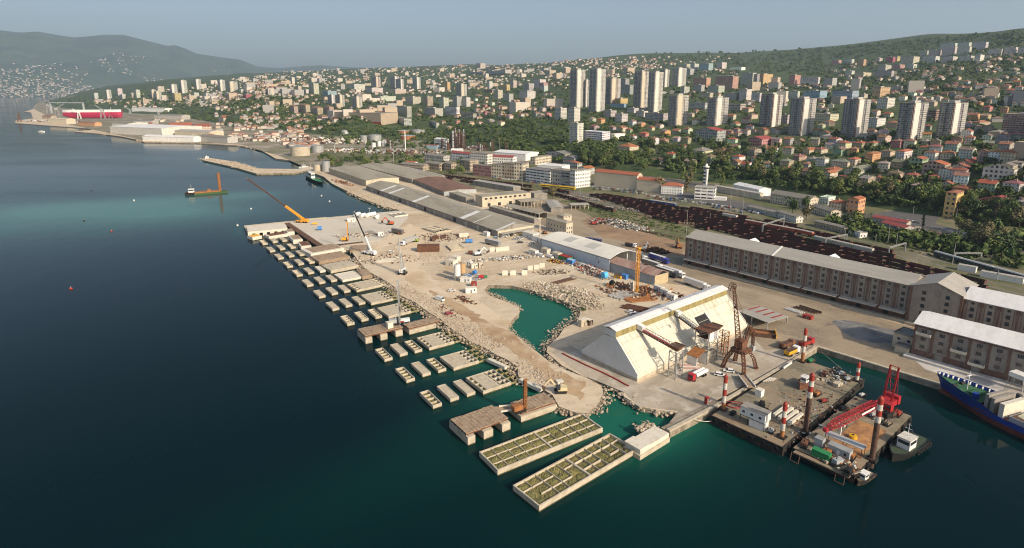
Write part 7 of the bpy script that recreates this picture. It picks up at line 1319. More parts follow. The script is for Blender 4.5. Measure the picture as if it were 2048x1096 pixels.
TB = """m 372 430 497 640 325 w f n tower
m 495 505 530 632 410 g f n tower
m 527 590 662 672 320 w f n tower
m 665 712 788 607 397 b f n tower
m 893 955 1010 640 340 c f n tower
m 1008 1062 1128 675 345 w f n tower
m 1110 1150 1192 470 325 s f n tower
m 1205 1260 1325 465 312 w f n tower
m 1175 1245 1338 790 535 c f n tower
m 1490 1565 1665 788 555 s f n tower
n 235 320 385 665 440 k f n tower
n 432 520 610 725 470 d f n tower
n 790 890 975 735 475 d f n tower
n 1165 1265 1365 765 500 d f n tower
n 1440 1540 1648 740 500 d f n tower
n 1880 2080 2200 725 580 k f n flats
m 250 300 350 735 640 w f n flats
m 358 410 460 755 640 w f n flats
m 370 435 485 925 765 w f n flats
m 485 640 705 905 838 h f h ribbon
m 705 740 830 898 856 h f h blank
m 1390 1575 1648 932 805 g x q fact
m 790 865 895 530 450 g f n flats
m 1380 1490 1525 475 390 o f n flats
m 1530 1705 1750 490 380 p f n flats
m 1785 1905 1925 455 360 g f n flats
n 0 50 95 405 315 p f n flats
n 110 190 217 380 292 s f n flats
n 222 265 440 370 300 y f q flats
n 440 480 520 372 308 p f n flats
n 515 640 652 372 318 h x q ribbon
n 100 150 185 482 405 w f n flats
n 185 240 255 492 430 w f n flats
n 0 80 98 480 430 s f n flats
n 430 500 515 466 418 w f n flats
n 535 650 700 476 415 l f n flats
n 730 870 915 486 415 l f n flats
n 925 955 982 470 437 c f n flats
n 1010 1062 1130 460 390 o f n flats
n 1140 1178 1215 428 383 s f n flats
n 1040 1110 1162 537 465 w f n flats
n 960 1040 1100 665 605 h f n flats
n 615 720 780 632 575 c f n flats
n 20 120 147 552 505 m f n ribbon
n 375 430 438 640 580 m f n flats
n 1380 1440 1460 620 545 k f n ribbon
m 945 1000 1018 660 640 w f n flats
m 845 900 938 680 640 w f n flats
m 915 980 1015 715 665 w f n flats
m 985 1140 1178 745 685 s f n flats
m 745 800 850 757 688 w f n flats
m 650 710 757 715 660 s f n flats
m 1280 1310 1355 520 465 s f n flats
m 1385 1450 1478 505 450 s f n flats
m 1500 1590 1640 520 455 m f n flats
m 1755 1820 1860 575 488 w f n flats
m 1860 1915 1940 590 520 w f n flats
m 1440 1520 1548 560 515 c f n flats
m 1340 1480 1500 650 598 m f n flats
m 1665 1770 1812 665 605 m f n ribbon
m 700 820 845 635 605 l f n blank
m 740 790 850 610 562 y f n flats
m 1270 1330 1365 330 278 c f n flats
m 1360 1395 1430 332 276 w f n flats
m 1435 1510 1547 333 273 l f n flats
m 1575 1620 1658 320 265 w f n flats
m 1330 1360 1392 368 318 s f n flats
m 1645 1780 1812 330 305 h f h blank
m 0 40 95 545 505 w f n flats
m 0 40 75 515 440 s f n flats
m 75 130 180 470 405 w f n flats
m 130 165 197 505 455 w f n flats
m 785 830 862 455 400 g f n flats
n 1475 1575 1590 122 88 w f n flats
n 1592 1672 1688 113 84 w f n flats
n 1692 1783 1800 128 82 w f n flats
n 1485 1572 1586 166 112 w f n flats
n 1590 1672 1686 160 112 w f n flats
n 1392 1462 1482 180 135 c f n flats
n 1800 1890 1905 176 128 w f n flats
n 1906 1985 2000 168 116 w f n flats
n 2005 2080 2095 166 118 w f n flats
n 1340 1385 1395 170 140 c f n flats
n 815 870 888 228 200 w f n flats
n 735 780 800 235 205 p f n flats
n 905 950 968 245 200 o f n flats
n 1100 1150 1168 222 185 r f n flats
n 1160 1180 1200 215 180 y f n flats
n 1030 1060 1080 218 190 c f n flats
n 1712 1745 1772 215 168 h f n flats
n 1205 1290 1340 228 180 c f n flats
n 1350 1440 1470 220 178 w f n flats
n 1480 1560 1590 218 180 w f n flats
n 1600 1680 1705 216 175 w f n flats
n 1020 1140 1158 322 278 s f n flats
n 1050 1100 1140 275 238 c f n flats
n 1150 1200 1232 270 235 p f n flats
n 1240 1290 1315 265 232 w f n flats
n 890 950 1010 325 290 c f n flats
n 825 870 890 305 278 w f n flats
o 672 718 748 190 112 s f n tower
o 722 758 778 200 130 w f n tower
o 838 868 893 200 118 w f n tower
o 553 590 620 188 115 p f n tower
o 1135 1170 1208 248 165 c f n tower
o 258 288 311 302 240 w f n tower
o 312 345 376 322 240 c f n tower
o 425 458 495 332 255 c f n tower
o 1595 1628 1665 222 160 w f n flats
o 1503 1525 1548 192 140 c f n flats
o 1345 1362 1383 196 146 w f n flats
o 1450 1480 1502 212 168 y f n flats
o 1018 1050 1085 328 258 c f n flats
o 1110 1140 1175 320 250 s f n flats
o 1178 1205 1232 320 256 w f n flats
o 910 940 978 315 250 b f n flats
o 1390 1420 1452 266 205 c f n flats
o 1565 1620 1676 272 213 w f n flats
o 575 620 760 282 248 w f n flats
o 790 840 895 302 252 c f n flats
o 370 440 522 202 165 w f n flats
o 205 260 320 252 212 l f n flats
o 1055 1138 1160 382 320 h f n ribbon
o 918 990 1046 388 330 s f n flats
o 1165 1250 1274 405 364 s f n ribbon
o 715 800 832 392 318 s f n flats
o 665 720 795 232 198 c f n flats
o 520 560 645 225 190 w f n flats
o 1320 1380 1450 225 205 t f t flats
o 1700 1730 1762 210 155 p f n flats
o 0 30 58 368 310 b h t house
o 65 110 140 362 300 b h t house
o 145 190 228 375 318 b h t house
o 232 270 300 360 312 b h t house
o 185 220 268 412 375 c h t house
o 0 15 35 165 118 w f n flats
o 38 60 82 235 178 c f n flats
o 130 165 200 232 160 c f n flats
o 85 110 130 235 200 w f n flats
o 1050 1075 1095 205 150 y f n flats
o 1265 1300 1335 60 22 c f n flats
y 433 460 500 402 338 w f n flats
y 565 590 638 404 308 w f n tower
y 668 700 748 365 292 w f n flats
y 720 745 780 402 350 w f n flats
y 865 890 932 390 305 w f n flats
y 1025 1050 1100 395 305 c f n tower
y 1075 1100 1152 422 320 c f n tower
y 1225 1255 1312 362 250 w f n tower
y 1325 1355 1412 342 208 w f n tower
y 1250 1285 1352 427 338 y f y flats
y 1485 1505 1555 302 198 w f n tower
y 1725 1750 1800 320 205 w f n tower
y 1810 1850 1930 334 222 c f n tower
y 1940 1960 2005 342 300 h f n flats
y 1080 1110 1175 330 270 c f n flats
y 820 840 862 380 335 c f n flats
y 1450 1480 1530 378 335 w f n flats
y 1560 1600 1640 385 340 w f n flats
y 1640 1670 1715 378 335 c f n flats
y 1790 1820 1850 382 335 w f n flats
y 1980 2010 2080 395 350 r f n flats
y 430 460 500 450 405 c h a house
y 1680 1700 1760 525 470 c h n house
y 1720 1780 1950 640 570 c x a fact
y 1200 1240 1480 700 650 c x a fact
y 1450 1500 1660 730 660 c x a fact
h 1235 1430 1525 378 330 m x n fact
h 1410 1525 1600 435 375 g x n fact
h 1405 1560 1610 500 432 m x a fact
h 1565 1650 1740 560 480 m x a fact
k 1140 1220 1290 100 55 c h n house
k 640 720 785 80 25 c h a house
k 800 880 920 95 65 c h n house
n 155 255 335 795 730 p x q fact
n 1850 1960 2048 1020 915 c x n fact
p 1690 1955 2015 248 130 w x n fact
p 1100 1210 1260 135 62 e x a fact
p 1200 1390 1440 200 100 b x a fact
p 1380 1470 1530 545 345 y h a fact
p 590 680 738 530 395 o x a fact
p 440 540 592 510 415 c h a house
p 1650 1990 2040 490 400 q x q house
p 45 120 160 135 75 b h n house
p 260 325 370 120 60 s h n house
p 460 600 640 140 80 c h n house
p 600 660 712 130 65 c h a house
p 740 800 870 105 20 o h a house
p 50 120 158 215 140 b h a house
p 395 455 520 250 175 c x a house
p 415 500 560 190 145 b h a house
p 525 590 612 260 205 b h a house
p 570 690 820 215 145 m x n house
p 700 760 830 330 220 b y n house
p 1265 1340 1395 265 205 o h a house
p 1440 1580 1640 165 118 c x a house
p 1345 1460 1495 320 260 c x a house
p 940 1010 1065 300 260 c x a house
p 1500 1620 1700 130 85 b x a house
p 380 440 500 450 395 w f w house
p 1940 2020 2090 180 110 s f n flats
p 1000 1060 1130 85 0 w h a house""".split('\n')
for ln in TB:
    f = ln.split(); cb(f[0], *[float(x) for x in f[1:6]], f[6], f[7], f[8], f[9], mind=8)

# ---- industrial row along the railway
def row(lab, fr, W_, v, base, yt, roof, rise, wm, wc, rm, rc=None, name='factory_building', **kw):
    H_ = hpx(v, base, yt); return bldg(name, lab, name.replace('_', ' '), fr, W_, H_, roof, rise, wm, wc, rm, rc, **kw)
row('long four-storey beige terrace with terracotta roof behind the car park', F2('k', (478, 312), (768, 345)), 13, 'k', (768, 345), 243, 'gx', 2.6, M_house, COL['c'], M_tile, COL['a']); row('shorter beige terrace with terracotta roof beside the white house', F2('k', (768, 346), (932, 362)), 13, 'k', (932, 362), 283, 'gx', 2.4, M_house, COL['c'], M_tile, COL['a'])
row('white two-storey station house with orange hipped roof', F2('k', (935, 366), (1075, 375)), 14, 'k', (1075, 375), 318, 'hip', 3.2, M_house, COL['h'], M_tile, COL['a']); o, l2, w2 = row('white control building with flat roof below the striped tower', F2('k', (1162, 402), (1298, 412)), 14, 'k', (1298, 412), 332, 'flat', 0, M_ribbon, COL['h'], M_roofg); MB().box(l2 * .98, l2 + 11, 2, 9, 0, 3).build('low_wing', M_white, o)
b = g('k', 1236, 312); h = top_h(b, q('k', 0, 165)[1]); o = thing('control_tower', 'slim white control tower with black window bands and white cap', 'tower', tuple(b), R(-40)); MB().box(-2, 2, -2, 2, 0, h - 6).build('shaft', M_white, o)
for i in range(5): MB().box(-2.1, .9, -2.1, -2.01, h * .12 + i * h * .155, h * .12 + i * h * .155 + h * .07).build('window_band', M_black, o)
MB().cyl((0, 0, h - 6), (0, 0, h - 2.5), 3.2, 3.6, 14).build('control_room', M_white, o); MB().cyl((0, 0, h - 5), (0, 0, h - 3.4), 3.65, 3.7, 14).build('control_windows', M_glass, o); MB().cyl((0, 0, h - 2.5), (0, 0, h + .5), 2.2, 1.0, 12).build('cap', M_white, o); MB().cyl((0, 0, h), (0, 0, h + 5), .12, n=5).build('antenna', M_steel, o)
A, B = g('k', 1300, 345), g('k', 1605, 405); row('long pale gallery building slanting down from the control building', F2('k', (1300, 350), (1608, 408)), 5, 'k', (1300, 350), 312, 'gx', .8, M_blank, COL['c'], M_tile, COL['m'], name='gallery'); row('white gabled hall behind the pale gallery', F2('k', (1425, 345), (1600, 385)), 16, 'k', (1600, 385), 340, 'gx', 2.0, M_blank, COL['h'], M_roofw, name='hall')
row('long beige two-storey barracks with grey roof by the road', F2('k', (1678, 425), (1945, 472)), 14, 'k', (1945, 472), 408, 'gx', 3.0, M_house, COL['c'], M_tile, COL['n'], name='barracks'); row('cream bungalow with two gables beside the rail yard road', F2('p', (300, 505), (462, 556)), 10, 'p', (462, 556), 505, 'gx', 1.8, M_house, COL['c'], M_tile, COL['n'], name='house')
row('long low brown rail building beside the maroon wagons', F2('p', (330, 625), (570, 685)), 7, 'p', (570, 685), 640, 'gx', .8, M_house, COL['b'], M_tile, COL['n'], name='rail_building'); row('low white rail shed at the end of the long rail building', F2('p', (608, 690), (700, 722)), 6, 'p', (700, 722), 682, 'flat', 0, M_house, COL['h'], M_roofg, name='rail_building'); row('small white rail hut among trees', F2('p', (20, 550), (180, 598)), 7, 'p', (180, 598), 550, 'gx', .8, M_house, COL['w'], M_tile, COL['n'], name='rail_building')
row('long grey rail building left of the white rail hut', F2('k', (1520, 480), (1730, 530)), 7, 'k', (1730, 530), 500, 'gx', .8, M_house, COL['s'], M_tile, COL['n'], name='rail_building')
for lab, a, b, yt, rc, d in (('red-roofed market hut with long wing, farther of two', (800, 590), (1080, 640), 598, 'q', 8), ('red-roofed market hut with grey wing, nearer of two', (868, 650), (1060, 700), 640, 'q', 10), ('dark-roofed timber shed beside the market huts', (1040, 700), (1218, 695), 655, 'n', 9), ('dark maroon-roofed shed at the road side', (1245, 715), (1410, 752), 715, 'k', 7), ('low grey storage shed right of the junction', (1365, 690), (1540, 740), 700, 'd', 9), ('brown hut under the trees at the right edge', (1770, 760), (1865, 800), 730, 'd', 8)): row(lab, F2('p', a, b), d, 'p', b, yt, 'gx', 1.6, M_house, COL['s'], M_tile, COL[rc], name='shed')
for lab, x, y, L1 in (('white rail container beside the passenger train', 1580, 990, 9), ('white rail cabin right of the white container', 1760, 1045, 8), ('cream rail wagon cabin at the lower right', 1930, 1075, 12)): boxthing('site_cabin', lab, 'cabin', 'p', (x, y), L1, 4, 3.4, R(-48), M_white, 1.98, M_roofg)
IND = (('pink and white factory block at the left of the old factory row', (492, 565), (680, 590), 480, 12, 'p', 'n', 'flat', 'fact'), ('beige three-storey factory with dark upper windows', (682, 590), (790, 600), 462, 14, 'c', 'n', 'flat', 'fact'), ('tall beige factory block in the middle of the old factory row', (790, 600), (910, 612), 452, 16, 'b', 'n', 'flat', 'fact'), ('cream factory block with sunlit end wall', (910, 612), (1000, 618), 450, 20, 'c', 'n', 'flat', 'fact'), ('white garage hall with wide openings', (1032, 625), (1278, 662), 530, 18, 'h', 'd', 'flat', 'ribbon'), ('grey factory block right of the garage hall', (1280, 660), (1395, 675), 520, 16, 's', 'n', 'flat', 'fact'), ('grey ribbon-windowed factory block', (1395, 675), (1480, 688), 530, 16, 'g', 'n', 'flat', 'ribbon'), ('white five-storey block with many small windows', (1482, 690), (1535, 700), 522, 24, 'h', 'n', 'flat', 'fact'),
  ('white factory with red gabled roof left of the arches', (265, 410), (460, 430), 350, 14, 'h', 'q', 'gx', 'fact'), ('white arcaded factory with tall arched windows', (462, 440), (635, 455), 352, 14, 'w', 'n', 'flat', 'fact'), ('white factory with long red roof below the dark column', (672, 440), (900, 452), 385, 16, 'h', 'q', 'gx', 'fact'), ('white north-light roof factory behind the red-roofed one', (700, 395), (1030, 420), 350, 40, 'h', 'h', 'gx', 'blank'), ('cream factory with square windows right of the north-light roof', (1080, 455), (1130, 460), 385, 40, 'c', 'n', 'flat', 'fact'), ('grey square house with hipped roof beside the dark green tree', (355, 505), (460, 520), 420, 16, 'b', 'n', 'hip', 'fact'), ('white flat warehouse roof behind the garage hall', (1150, 520), (1400, 540), 480, 24, 'h', 'h', 'flat', 'blank'), ('small grey house left of the dark green tree', (195, 520), (270, 530), 450, 10, 'b', 'n', 'gx', 'fact'),
  ('long brown-roofed works left of the grey house', (0, 500), (150, 520), 455, 14, 'b', 'n', 'gx', 'fact'), ('long grey works behind the vine-covered terrace', (0, 420), (190, 440), 375, 14, 's', 'n', 'gx', 'fact'), ('low tan-roofed works along the railway', (-250, 500), (-20, 520), 468, 14, 'b', 'n', 'gx', 'fact'), ('orange-tinted gatehouse on the left of the works', (-200, 465), (-110, 470), 440, 10, 'w', 'a', 'gx', 'fact'), ('white gabled refinery office beside the process columns', (95, 270), (185, 278), 200, 16, 'h', 'h', 'gx', 'fact'), ('blue-walled refinery store left of the refinery office', (0, 290), (120, 295), 262, 12, 'l', 'a', 'flat', 'blank'), ('white marquee roof in front of the process columns', (268, 335), (385, 335), 310, 16, 'h', 'h', 'gx', 'blank'))
for lab, a, b, yt, d, wc, rc, rf, kd_ in IND: row(lab, F2('h', a, b), d, 'h', b, yt, rf, 2.2 if rf != 'flat' else 0, {'fact': M_fact, 'ribbon': M_ribbon, 'blank': M_blank}[kd_], COL[wc], M_tile, COL[rc])
# shopping centre with crimson base and its annex
A, B = T(*q('o', 305, 415)), T(*q('o', 622, 446)); o, l2, w2 = bldg('shopping_centre', 'large brown shopping centre with crimson base band', 'shopping centre', (tuple(B - Vector((0, 0, 0))), ang(A, B), (B - A).length), 60, top_h(B, q('o', 0, 365)[1]), 'flat', 0, M_blank, COL['b'], M_tile, COL['n'], zb=-12); o.location = (A.x, A.y, B.z); MB().box(1, l2 - 1, -.3, -.02, 1, 8).build('crimson_band', M_redband, o); MB().box(l2 * .2, l2 * .5, 20, 45, 5, 24).build('roof_block', M_plaster, o, COL['b'])
cb('o', 630, 780, 832, 452, 402, 's', 'f', 'n', 'ribbon', 'pale grey annex beside the shopping centre', th=25, maxd=90); cb('o', 812, 1000, 1006, 468, 430, 'm', 'f', 'n', 'blank', 'long cream retaining hall right of the shopping centre annex', th=15, maxd=110)
A, B = T(*q('o', 1235, 95)), T(*q('o', 1470, 100)); o = thing('stadium', 'distant hilltop sports stadium with grey roof', 'stadium', tuple(A), ang(A, B)); l = (B - A).length; MB().box(0, l, 0, 40, -10, 12).build('stand', M_plaster, o, COL['s']); MB().box(-4, l + 4, -6, 30, 24, 27).build('roof', M_plaster, o, COL['g'])
for k in range(5): MB().box(l * k / 4 - 1.5, l * k / 4 + 1.5, 0, 3, 0, 24).build('column', M_plaster, o, COL['w'])
A, B = T(*q('n', 690, 780)), T(*q('n', 1230, 800)); o = thing('sports_ground', 'blue-seated sports stand and pitch below the towers', 'sports ground', tuple(A), ang(A, B)); l = (B - A).length; mb = MB()
for i in range(8): mb.box(0, l, 2 + i * 2.0, 4 + i * 2.0, -6, .8 + i * .7)
mb.build('stand', mat('stand_blue_mat', (.10, .20, .33), .7, col2=(.3, .28, .25), scale=.2), o); MB().box(0, l, -1.5, 1.8, -4, .9).build('blue_wall', M_blue, o)
for lab, x, y, yt in (('left floodlight mast of the sports ground', 700, 775, 690), ('right floodlight mast of the sports ground', 1120, 800, 728)): pole('light_mast', lab, 'light mast', 'n', (x, y), yt, M_steel, 'floodlights of the sports ground', .5, True, P_=T(*q('n', x, y)))
# church
o = cb('n', 1918, 1930, 2000, 515, 450, 'w', 'y', 'n', 'blank', 'white church with round window on the right-hand hillside', th=20); l2, h2 = o[1], o[3]; MB().cyl((l2 / 2, -.1, h2 * .75), (l2 / 2, -.4, h2 * .75), 2.0, n=16).build('rose_window', M_black, o[0]); MB().box(l2 * .3, l2 * .7, -1, 3, 0, h2 + 5).build('bell_front', M_plaster, o[0], COL['w']); 
# tanks, refinery columns, chimneys
for i, (v, x0, x1, yb, yt, m_, lab) in enumerate((('g', 240, 352, 265, 212, M_conc, 'wide weathered storage tank by the inner basin'), ('g', 422, 470, 358, 300, M_steel, 'grey storage tank behind the moored coaster'), ('g', 372, 422, 356, 318, M_conc, 'brown storage tank beside the grey one'), ('g', 362, 432, 246, 208, M_steel, 'pale tank right of the wide weathered tank'), ('g', 695, 770, 186, 146, M_steel, 'silver tank, larger of two in the tank farm'), ('g', 645, 690, 186, 150, M_steel, 'silver tank, smaller of two in the tank farm'), ('g', 712, 737, 230, 192, M_white, 'slim white tank, left of three upright ones'), ('g', 745, 768, 212, 180, M_white, 'slim white tank, middle of three upright ones'), ('g', 772, 796, 210, 180, M_white, 'slim white tank, right of three upright ones'), ('g', 860, 938, 150, 120, M_orange, 'orange tank among trees'), ('g', 940, 1025, 150, 117, M_steel, 'grey tank among trees right of the orange one'), ('g', 880, 970, 172, 150, M_orange, 'low orange tank in front of the taller one'), ('g', 1365, 1450, 160, 138, M_rustroof, 'pinkish tank left of the yellow building on the slope'), ('g', 1450, 1540, 165, 138, mat('ochre_mat', (.5, .35, .18), .8), 'ochre tank on the slope'))):
    b = g(v, (x0 + x1) / 2, yb); h = top_h(b, q(v, 0, yt)[1]); Z = b.y * cp; r_ = (x1 - x0) / VW[v][2] * Z / F / 2; o = thing('storage_tank', lab, 'storage tank', tuple(b), 0, 'storage tanks'); MB().cyl((0, 0, 0), (0, 0, h), r_, n=28).build('shell', m_, o); MB().cyl((0, 0, h), (0, 0, h + r_ * .12), r_ * 1.01, r_ * .1, 28).build('roof', M_steel if m_ != M_white else M_white, o); MB().bar((r_ + .3, 0, 0), (0, -r_ - .3, h), .8, .3).build('stairs', M_steel, o)
b = g('g', 556, 150); o = thing('storage_tank', 'round dome-like spherical tank in the tank farm', 'storage tank', tuple(b), 0); import bmesh
bm = bmesh.new(); bmesh.ops.create_uvsphere(bm, u_segments=24, v_segments=14, radius=9); me = bpy.data.meshes.new('sphere_shell'); bm.to_mesh(me); bm.free(); me.materials.append(M_steel); put('shell', me, o).location = (0, 0, 5)
rg = random.Random(5); k_ = 0
for (x0, x1, y0, n, ht) in ((1175, 1255, 232, 15, 105), (1330, 1425, 240, 8, 175), (1120, 1165, 235, 4, 160), (800, 830, 225, 2, 165), (1490, 1500, 272, 1, 172)):
    for i in range(n):
        x = x0 + (x1 - x0) * (i + .5) / n; b = g('g', x, y0 - rg.uniform(0, 14)); h = top_h(b, q('g', 0, ht + rg.uniform(0, 38) if n > 1 else ht)[1]); o = thing('process_column', {15: 'rusty steel column in the tall refinery cluster', 8: 'steel column in the lower refinery cluster', 4: 'steel column beside the white refinery office', 2: 'dark column near the slim white tanks', 1: 'dark red flare column behind the red-roofed factory'}[n], 'process column', tuple(b), 0, f'refinery columns {x0}' if n > 1 else None); r_ = rg.uniform(.9, 2.4) if n > 1 else .8
        MB().cyl((0, 0, 0), (0, 0, h), r_, r_ * .8, 10).build('column', (M_rustd, M_steel, M_grey, M_rust)[i % 4] if n > 1 else M_rustd, o); mb = MB()
        for z in np.arange(5, h - 2, 6): mb.box(-r_ - 1, r_ + 1, -r_ - 1, r_ + 1, z, z + .3)
        mb.build('walkways', M_rustd, o); MB().lattice((r_ + 1.4, 0, 0), (r_ + 1.4, 0, h * .8), 1.6, 1.6, 5, .25).build('frame', M_rustd, o)
for o in bpy.data.objects:
    if o.get('group', '').startswith('refinery columns'): o['group'] = o['label'] + 's'
for lab, v, b, yt, m_, r_ in (('tall white refinery chimney', 'g', (910, 242), 120, M_white, 1.3), ('blue-grey lattice pylon near the works', 'g', (843, 332), 235, M_steel, .5), ('slim grey chimney by the inner basin', 'g', (497, 250), 205, M_steel, 1.6), ('thin steel mast right of the lower refinery cluster', 'g', (1462, 240), 170, M_steel, .4)): pole('chimney_stack', lab, 'chimney', v, b, yt, m_, None, r_, False)
debris('pipework', (1300, 225), 60, 22, -10, 500, 1.2, 6, [M_rustd, M_steel, M_grey, M_rust], 4, 41, 'g'); debris('pipework', (900, 250), 90, 30, -10, 600, 1.2, 7, [M_rustd, M_steel, M_grey, M_rust, M_conc], 3, 42, 'g'); debris('pipework', (600, 240), 60, 25, -20, 400, 1.2, 6, [M_rustd, M_steel, M_white, M_rust, M_conc], 3, 43, 'g'); debris('harbour_junk', (350, 180), 200, 60, -20, 600, 2, 9, [M_rustd, M_steel, M_white, M_rust, M_conc, M_conc], 4, 44, 'g'); debris('harbour_junk', (500, 330), 170, 30, -20, 500, 2, 9, [M_rustd, M_steel, M_white, M_rust, M_conc, M_conc], 5, 45, 'q'); debris('pipework', (1330, 380), 20, 30, 10, 260, 1, 5, [M_rustd, M_steel, M_rust], 6, 46, 'h')
# ---- shipyard on the left
def yard_b(lab, a, b, d, yt, wc, rc, rf='gx', name='hall'): row(lab, F2('q', a, b), d, 'q', b, yt, rf, 3.0 if rf != 'flat' else 0, M_blank, COL[wc], M_tile, COL[rc], name=name)
for a in (('huge bright white roof of the shipyard hall on the left shore', (1030, 445), (1560, 470), 110, 395, 'w', 'h'), ('long white harbour sheds on the spit, with rubble bank', (1360, 520), (1880, 535), 22, 488, 'h', 'h'), ('grey-roofed dock hall right of the white one', (1690, 465), (2048, 480), 40, 430, 'c', 's'), ('grey stone hall with greenish flank at the shore end', (1930, 525), (2230, 545), 24, 490, 's', 'n'), ('grey gabled hall behind the shipyard quay', (1050, 385), (1210, 392), 60, 345, 'w', 'n'), ('low cream hall left of the ship on the slip', (400, 345), (580, 350), 30, 300, 'c', 'c'), ('long white hall with dark flank behind the slipway', (1250, 232), (1590, 238), 40, 190, 'h', 's'), ('grey sloped roof hall right of the slipway', (1480, 300), (1760, 305), 40, 262, 's', 'n'), ('orange-roofed quay building by the shipyard trees', (700, 365), (870, 372), 20, 338, 'o', 't'), ('dark-roofed low hall behind the white shipyard roof', (1270, 350), (1450, 352), 30, 318, 's', 'd'), ('cream quay sheds at the end of the long mole', (330, 292), (420, 296), 20, 270, 'b', 't')): yard_b(*a)
A, B = g('q', 530, 295), g('q', 1135, 290); o = thing('ship_on_slip', 'crimson and white ship hull under construction on the left shore', 'ship', tuple(A), ang(A, B)); l = (B - A).length; h = top_h(A, q('q', 0, 205)[1])
n = 16; mb = MB()
for i in range(n + 1):
    u = i / n; w_ = 15 * min(1, (u + .02) * 6, (1.02 - u) * 9) ** .5; mb.v += [(u * l, 18 - w_ * .7, 3 + (8 * max(0, .12 - u) * 8)), (u * l, 18 - w_, h * .35), (u * l, 18 - w_, h * .72), (u * l, 18 - w_, h), (u * l, 18 + w_, h)]
for i in range(n):
    for j in range(4): a = i * 5 + j; mb.f.append((a, a + 5, a + 6, a + 1)); mb.m.append((0, 0, 1, 1)[j])
mb.f += [(0, 1, 2, 3, 4), tuple(n * 5 + k for k in (4, 3, 2, 1, 0))]; mb.m += [0, 0]; mb.build('hull', [mat('crimson_hull_mat', (.42, .015, .06), .5, var=.15, scale=.05), M_white], o); MB().box(l * .1, l * .9, 15, 21, 0, 3.5).build('keel_blocks', M_rustd, o)
for lab, x, yb, yt, m_, jib in (('white luffing crane left of the crimson ship', 490, 290, 140, M_steel, (.5, .2)), ('white luffing crane in front of the crimson ship, left part', 712, 295, 190, M_white, (-.5, .5)), ('tall pale portal crane in front of the crimson ship', 955, 300, 150, M_steel, (-.4, .7)), ('pale crane right of the tall portal crane', 1035, 290, 180, M_steel, (.1, .5)), ('grey crane at the right end of the slip', 1230, 245, 175, M_grey, (-.6, .2)), ('crane behind the long white hall', 1440, 230, 140, M_steel, (.5, -.3)), ('thin crane at the tip of the long mole', 100, 325, 225, M_rust, (0, .3)), ('small crane on the quay left of the slip', 400, 240, 110, M_steel, (.1, .4)), ('shipyard crane by the grey sloped roof', 1530, 300, 210, M_steel, (-.3, .3))):
    b = g('q', x, yb); h = top_h(b, q('q', 0, yt)[1]); o = thing('shipyard_crane', lab, 'crane', tuple(b), R(20), 'shipyard cranes'); s_ = h * .14
    for sx in (-1, 1):
        for sy in (-1, 1): MB().bar((sx * s_, sy * s_, 0), (sx * s_ * .4, sy * s_ * .4, h * .6), 1.3).build('leg', m_, o)
    MB().box(-s_ * .7, s_ * .7, -s_ * .5, s_ * .5, h * .58, h * .7).build('cabin', m_, o); MB().lattice((0, 0, h * .68), (h * jib[0], 0, h), 1.6, 1.2, 6, .45).build('jib', m_, o)
A, B = g('q', 420, 235), g('q', 770, 240); o = thing('gantry_crane', 'blue-grey long gantry bridge above the shipyard', 'crane', tuple(A), ang(A, B)); l = (B - A).length; h = top_h(A, q('q', 0, 122)[1]); MB().box(0, l, -2.5, 2.5, h - 5, h).build('bridge', M_grey, o); [MB().box(x, x + 3, -4, 4, 0, h - 5).build('leg', M_grey, o) for x in (3, l - 6)]
# ---- boats on the water, buoys
P_ = G(398, 388, 0); workboat('tugboat', 'white and red tug pushing the dredging barge on the open water', 'tug', (G(371, 390, 0).x, G(371, 390, 0).y, 0), R(10), 12, 5.5, M_hull, M_redband, 2.2, (.3, .75), -.5, 5, 4.2)
A, B = G(388, 391, 0), G(456, 385.5, 0); o = thing('dredging_barge', 'green-hulled dredging barge with a tall rusty pile on the open water', 'barge', (A.x, A.y, 0), ang(A, B)); l = (B - A).length; MB().box(0, l, 0, 9, -.6, 1.9).build('hull', mat('barge_green_mat', (.05, .09, .03), .7), o); MB().box(1, l - 8, .8, 8.2, 1.9, 3.0).build('spoil', M_orange, o); h = top_h(G(441, 387, 0), 347); MB().lattice((l * .78, 4, 1.9), (l * .78, 4, h), 2.0, 1.8, 12, .4).box(l * .78 - .7, l * .78 + .7, 3.3, 4.7, 1.9, h - 2).build('spud_tower', M_orange, o); MB().box(l * .4, l * .5, 2, 6, 3, 5).build('grab_crane', M_orange, o)
workboat('motorboat', 'small white motorboat on the bay near the long mole', 'boat', (*G(77, 264, 0)[:2], 0), R(5), 16, 5.5, M_white, M_white, 1.6, (.3, .7), -.3, 0, 2.2)
A, B = G(*q('l', 1775, 850), 0), G(*q('l', 1862, 893), 0); o = workboat('coaster', 'dark-hulled work vessel with white superstructure moored at the left quay', 'ship', (A.x, A.y, 0), ang(A, B), (B - A).length, 8, M_hull, M_green, 2.4, (.12, .4), -.5, 12, 6)
workboat('motorboat', 'small white boat moored inside the breakwater', 'boat', (*G(598, 337, 0)[:2], 0), R(20), 13, 4.5, M_white, M_white, 1.8, (.3, .7), -.3, 4, 3)
P_ = G(414, 317.5); o = thing('beacon_hut', 'white beacon hut at the tip of the breakwater', 'beacon', tuple(P_), 0); MB().box(-2, 2, -2, 2, 0, 3.6).build('hut', M_white, o); MB().cyl((0, 0, 3.6), (0, 0, 5.5), .5, n=8).build('lamp', M_white, o)
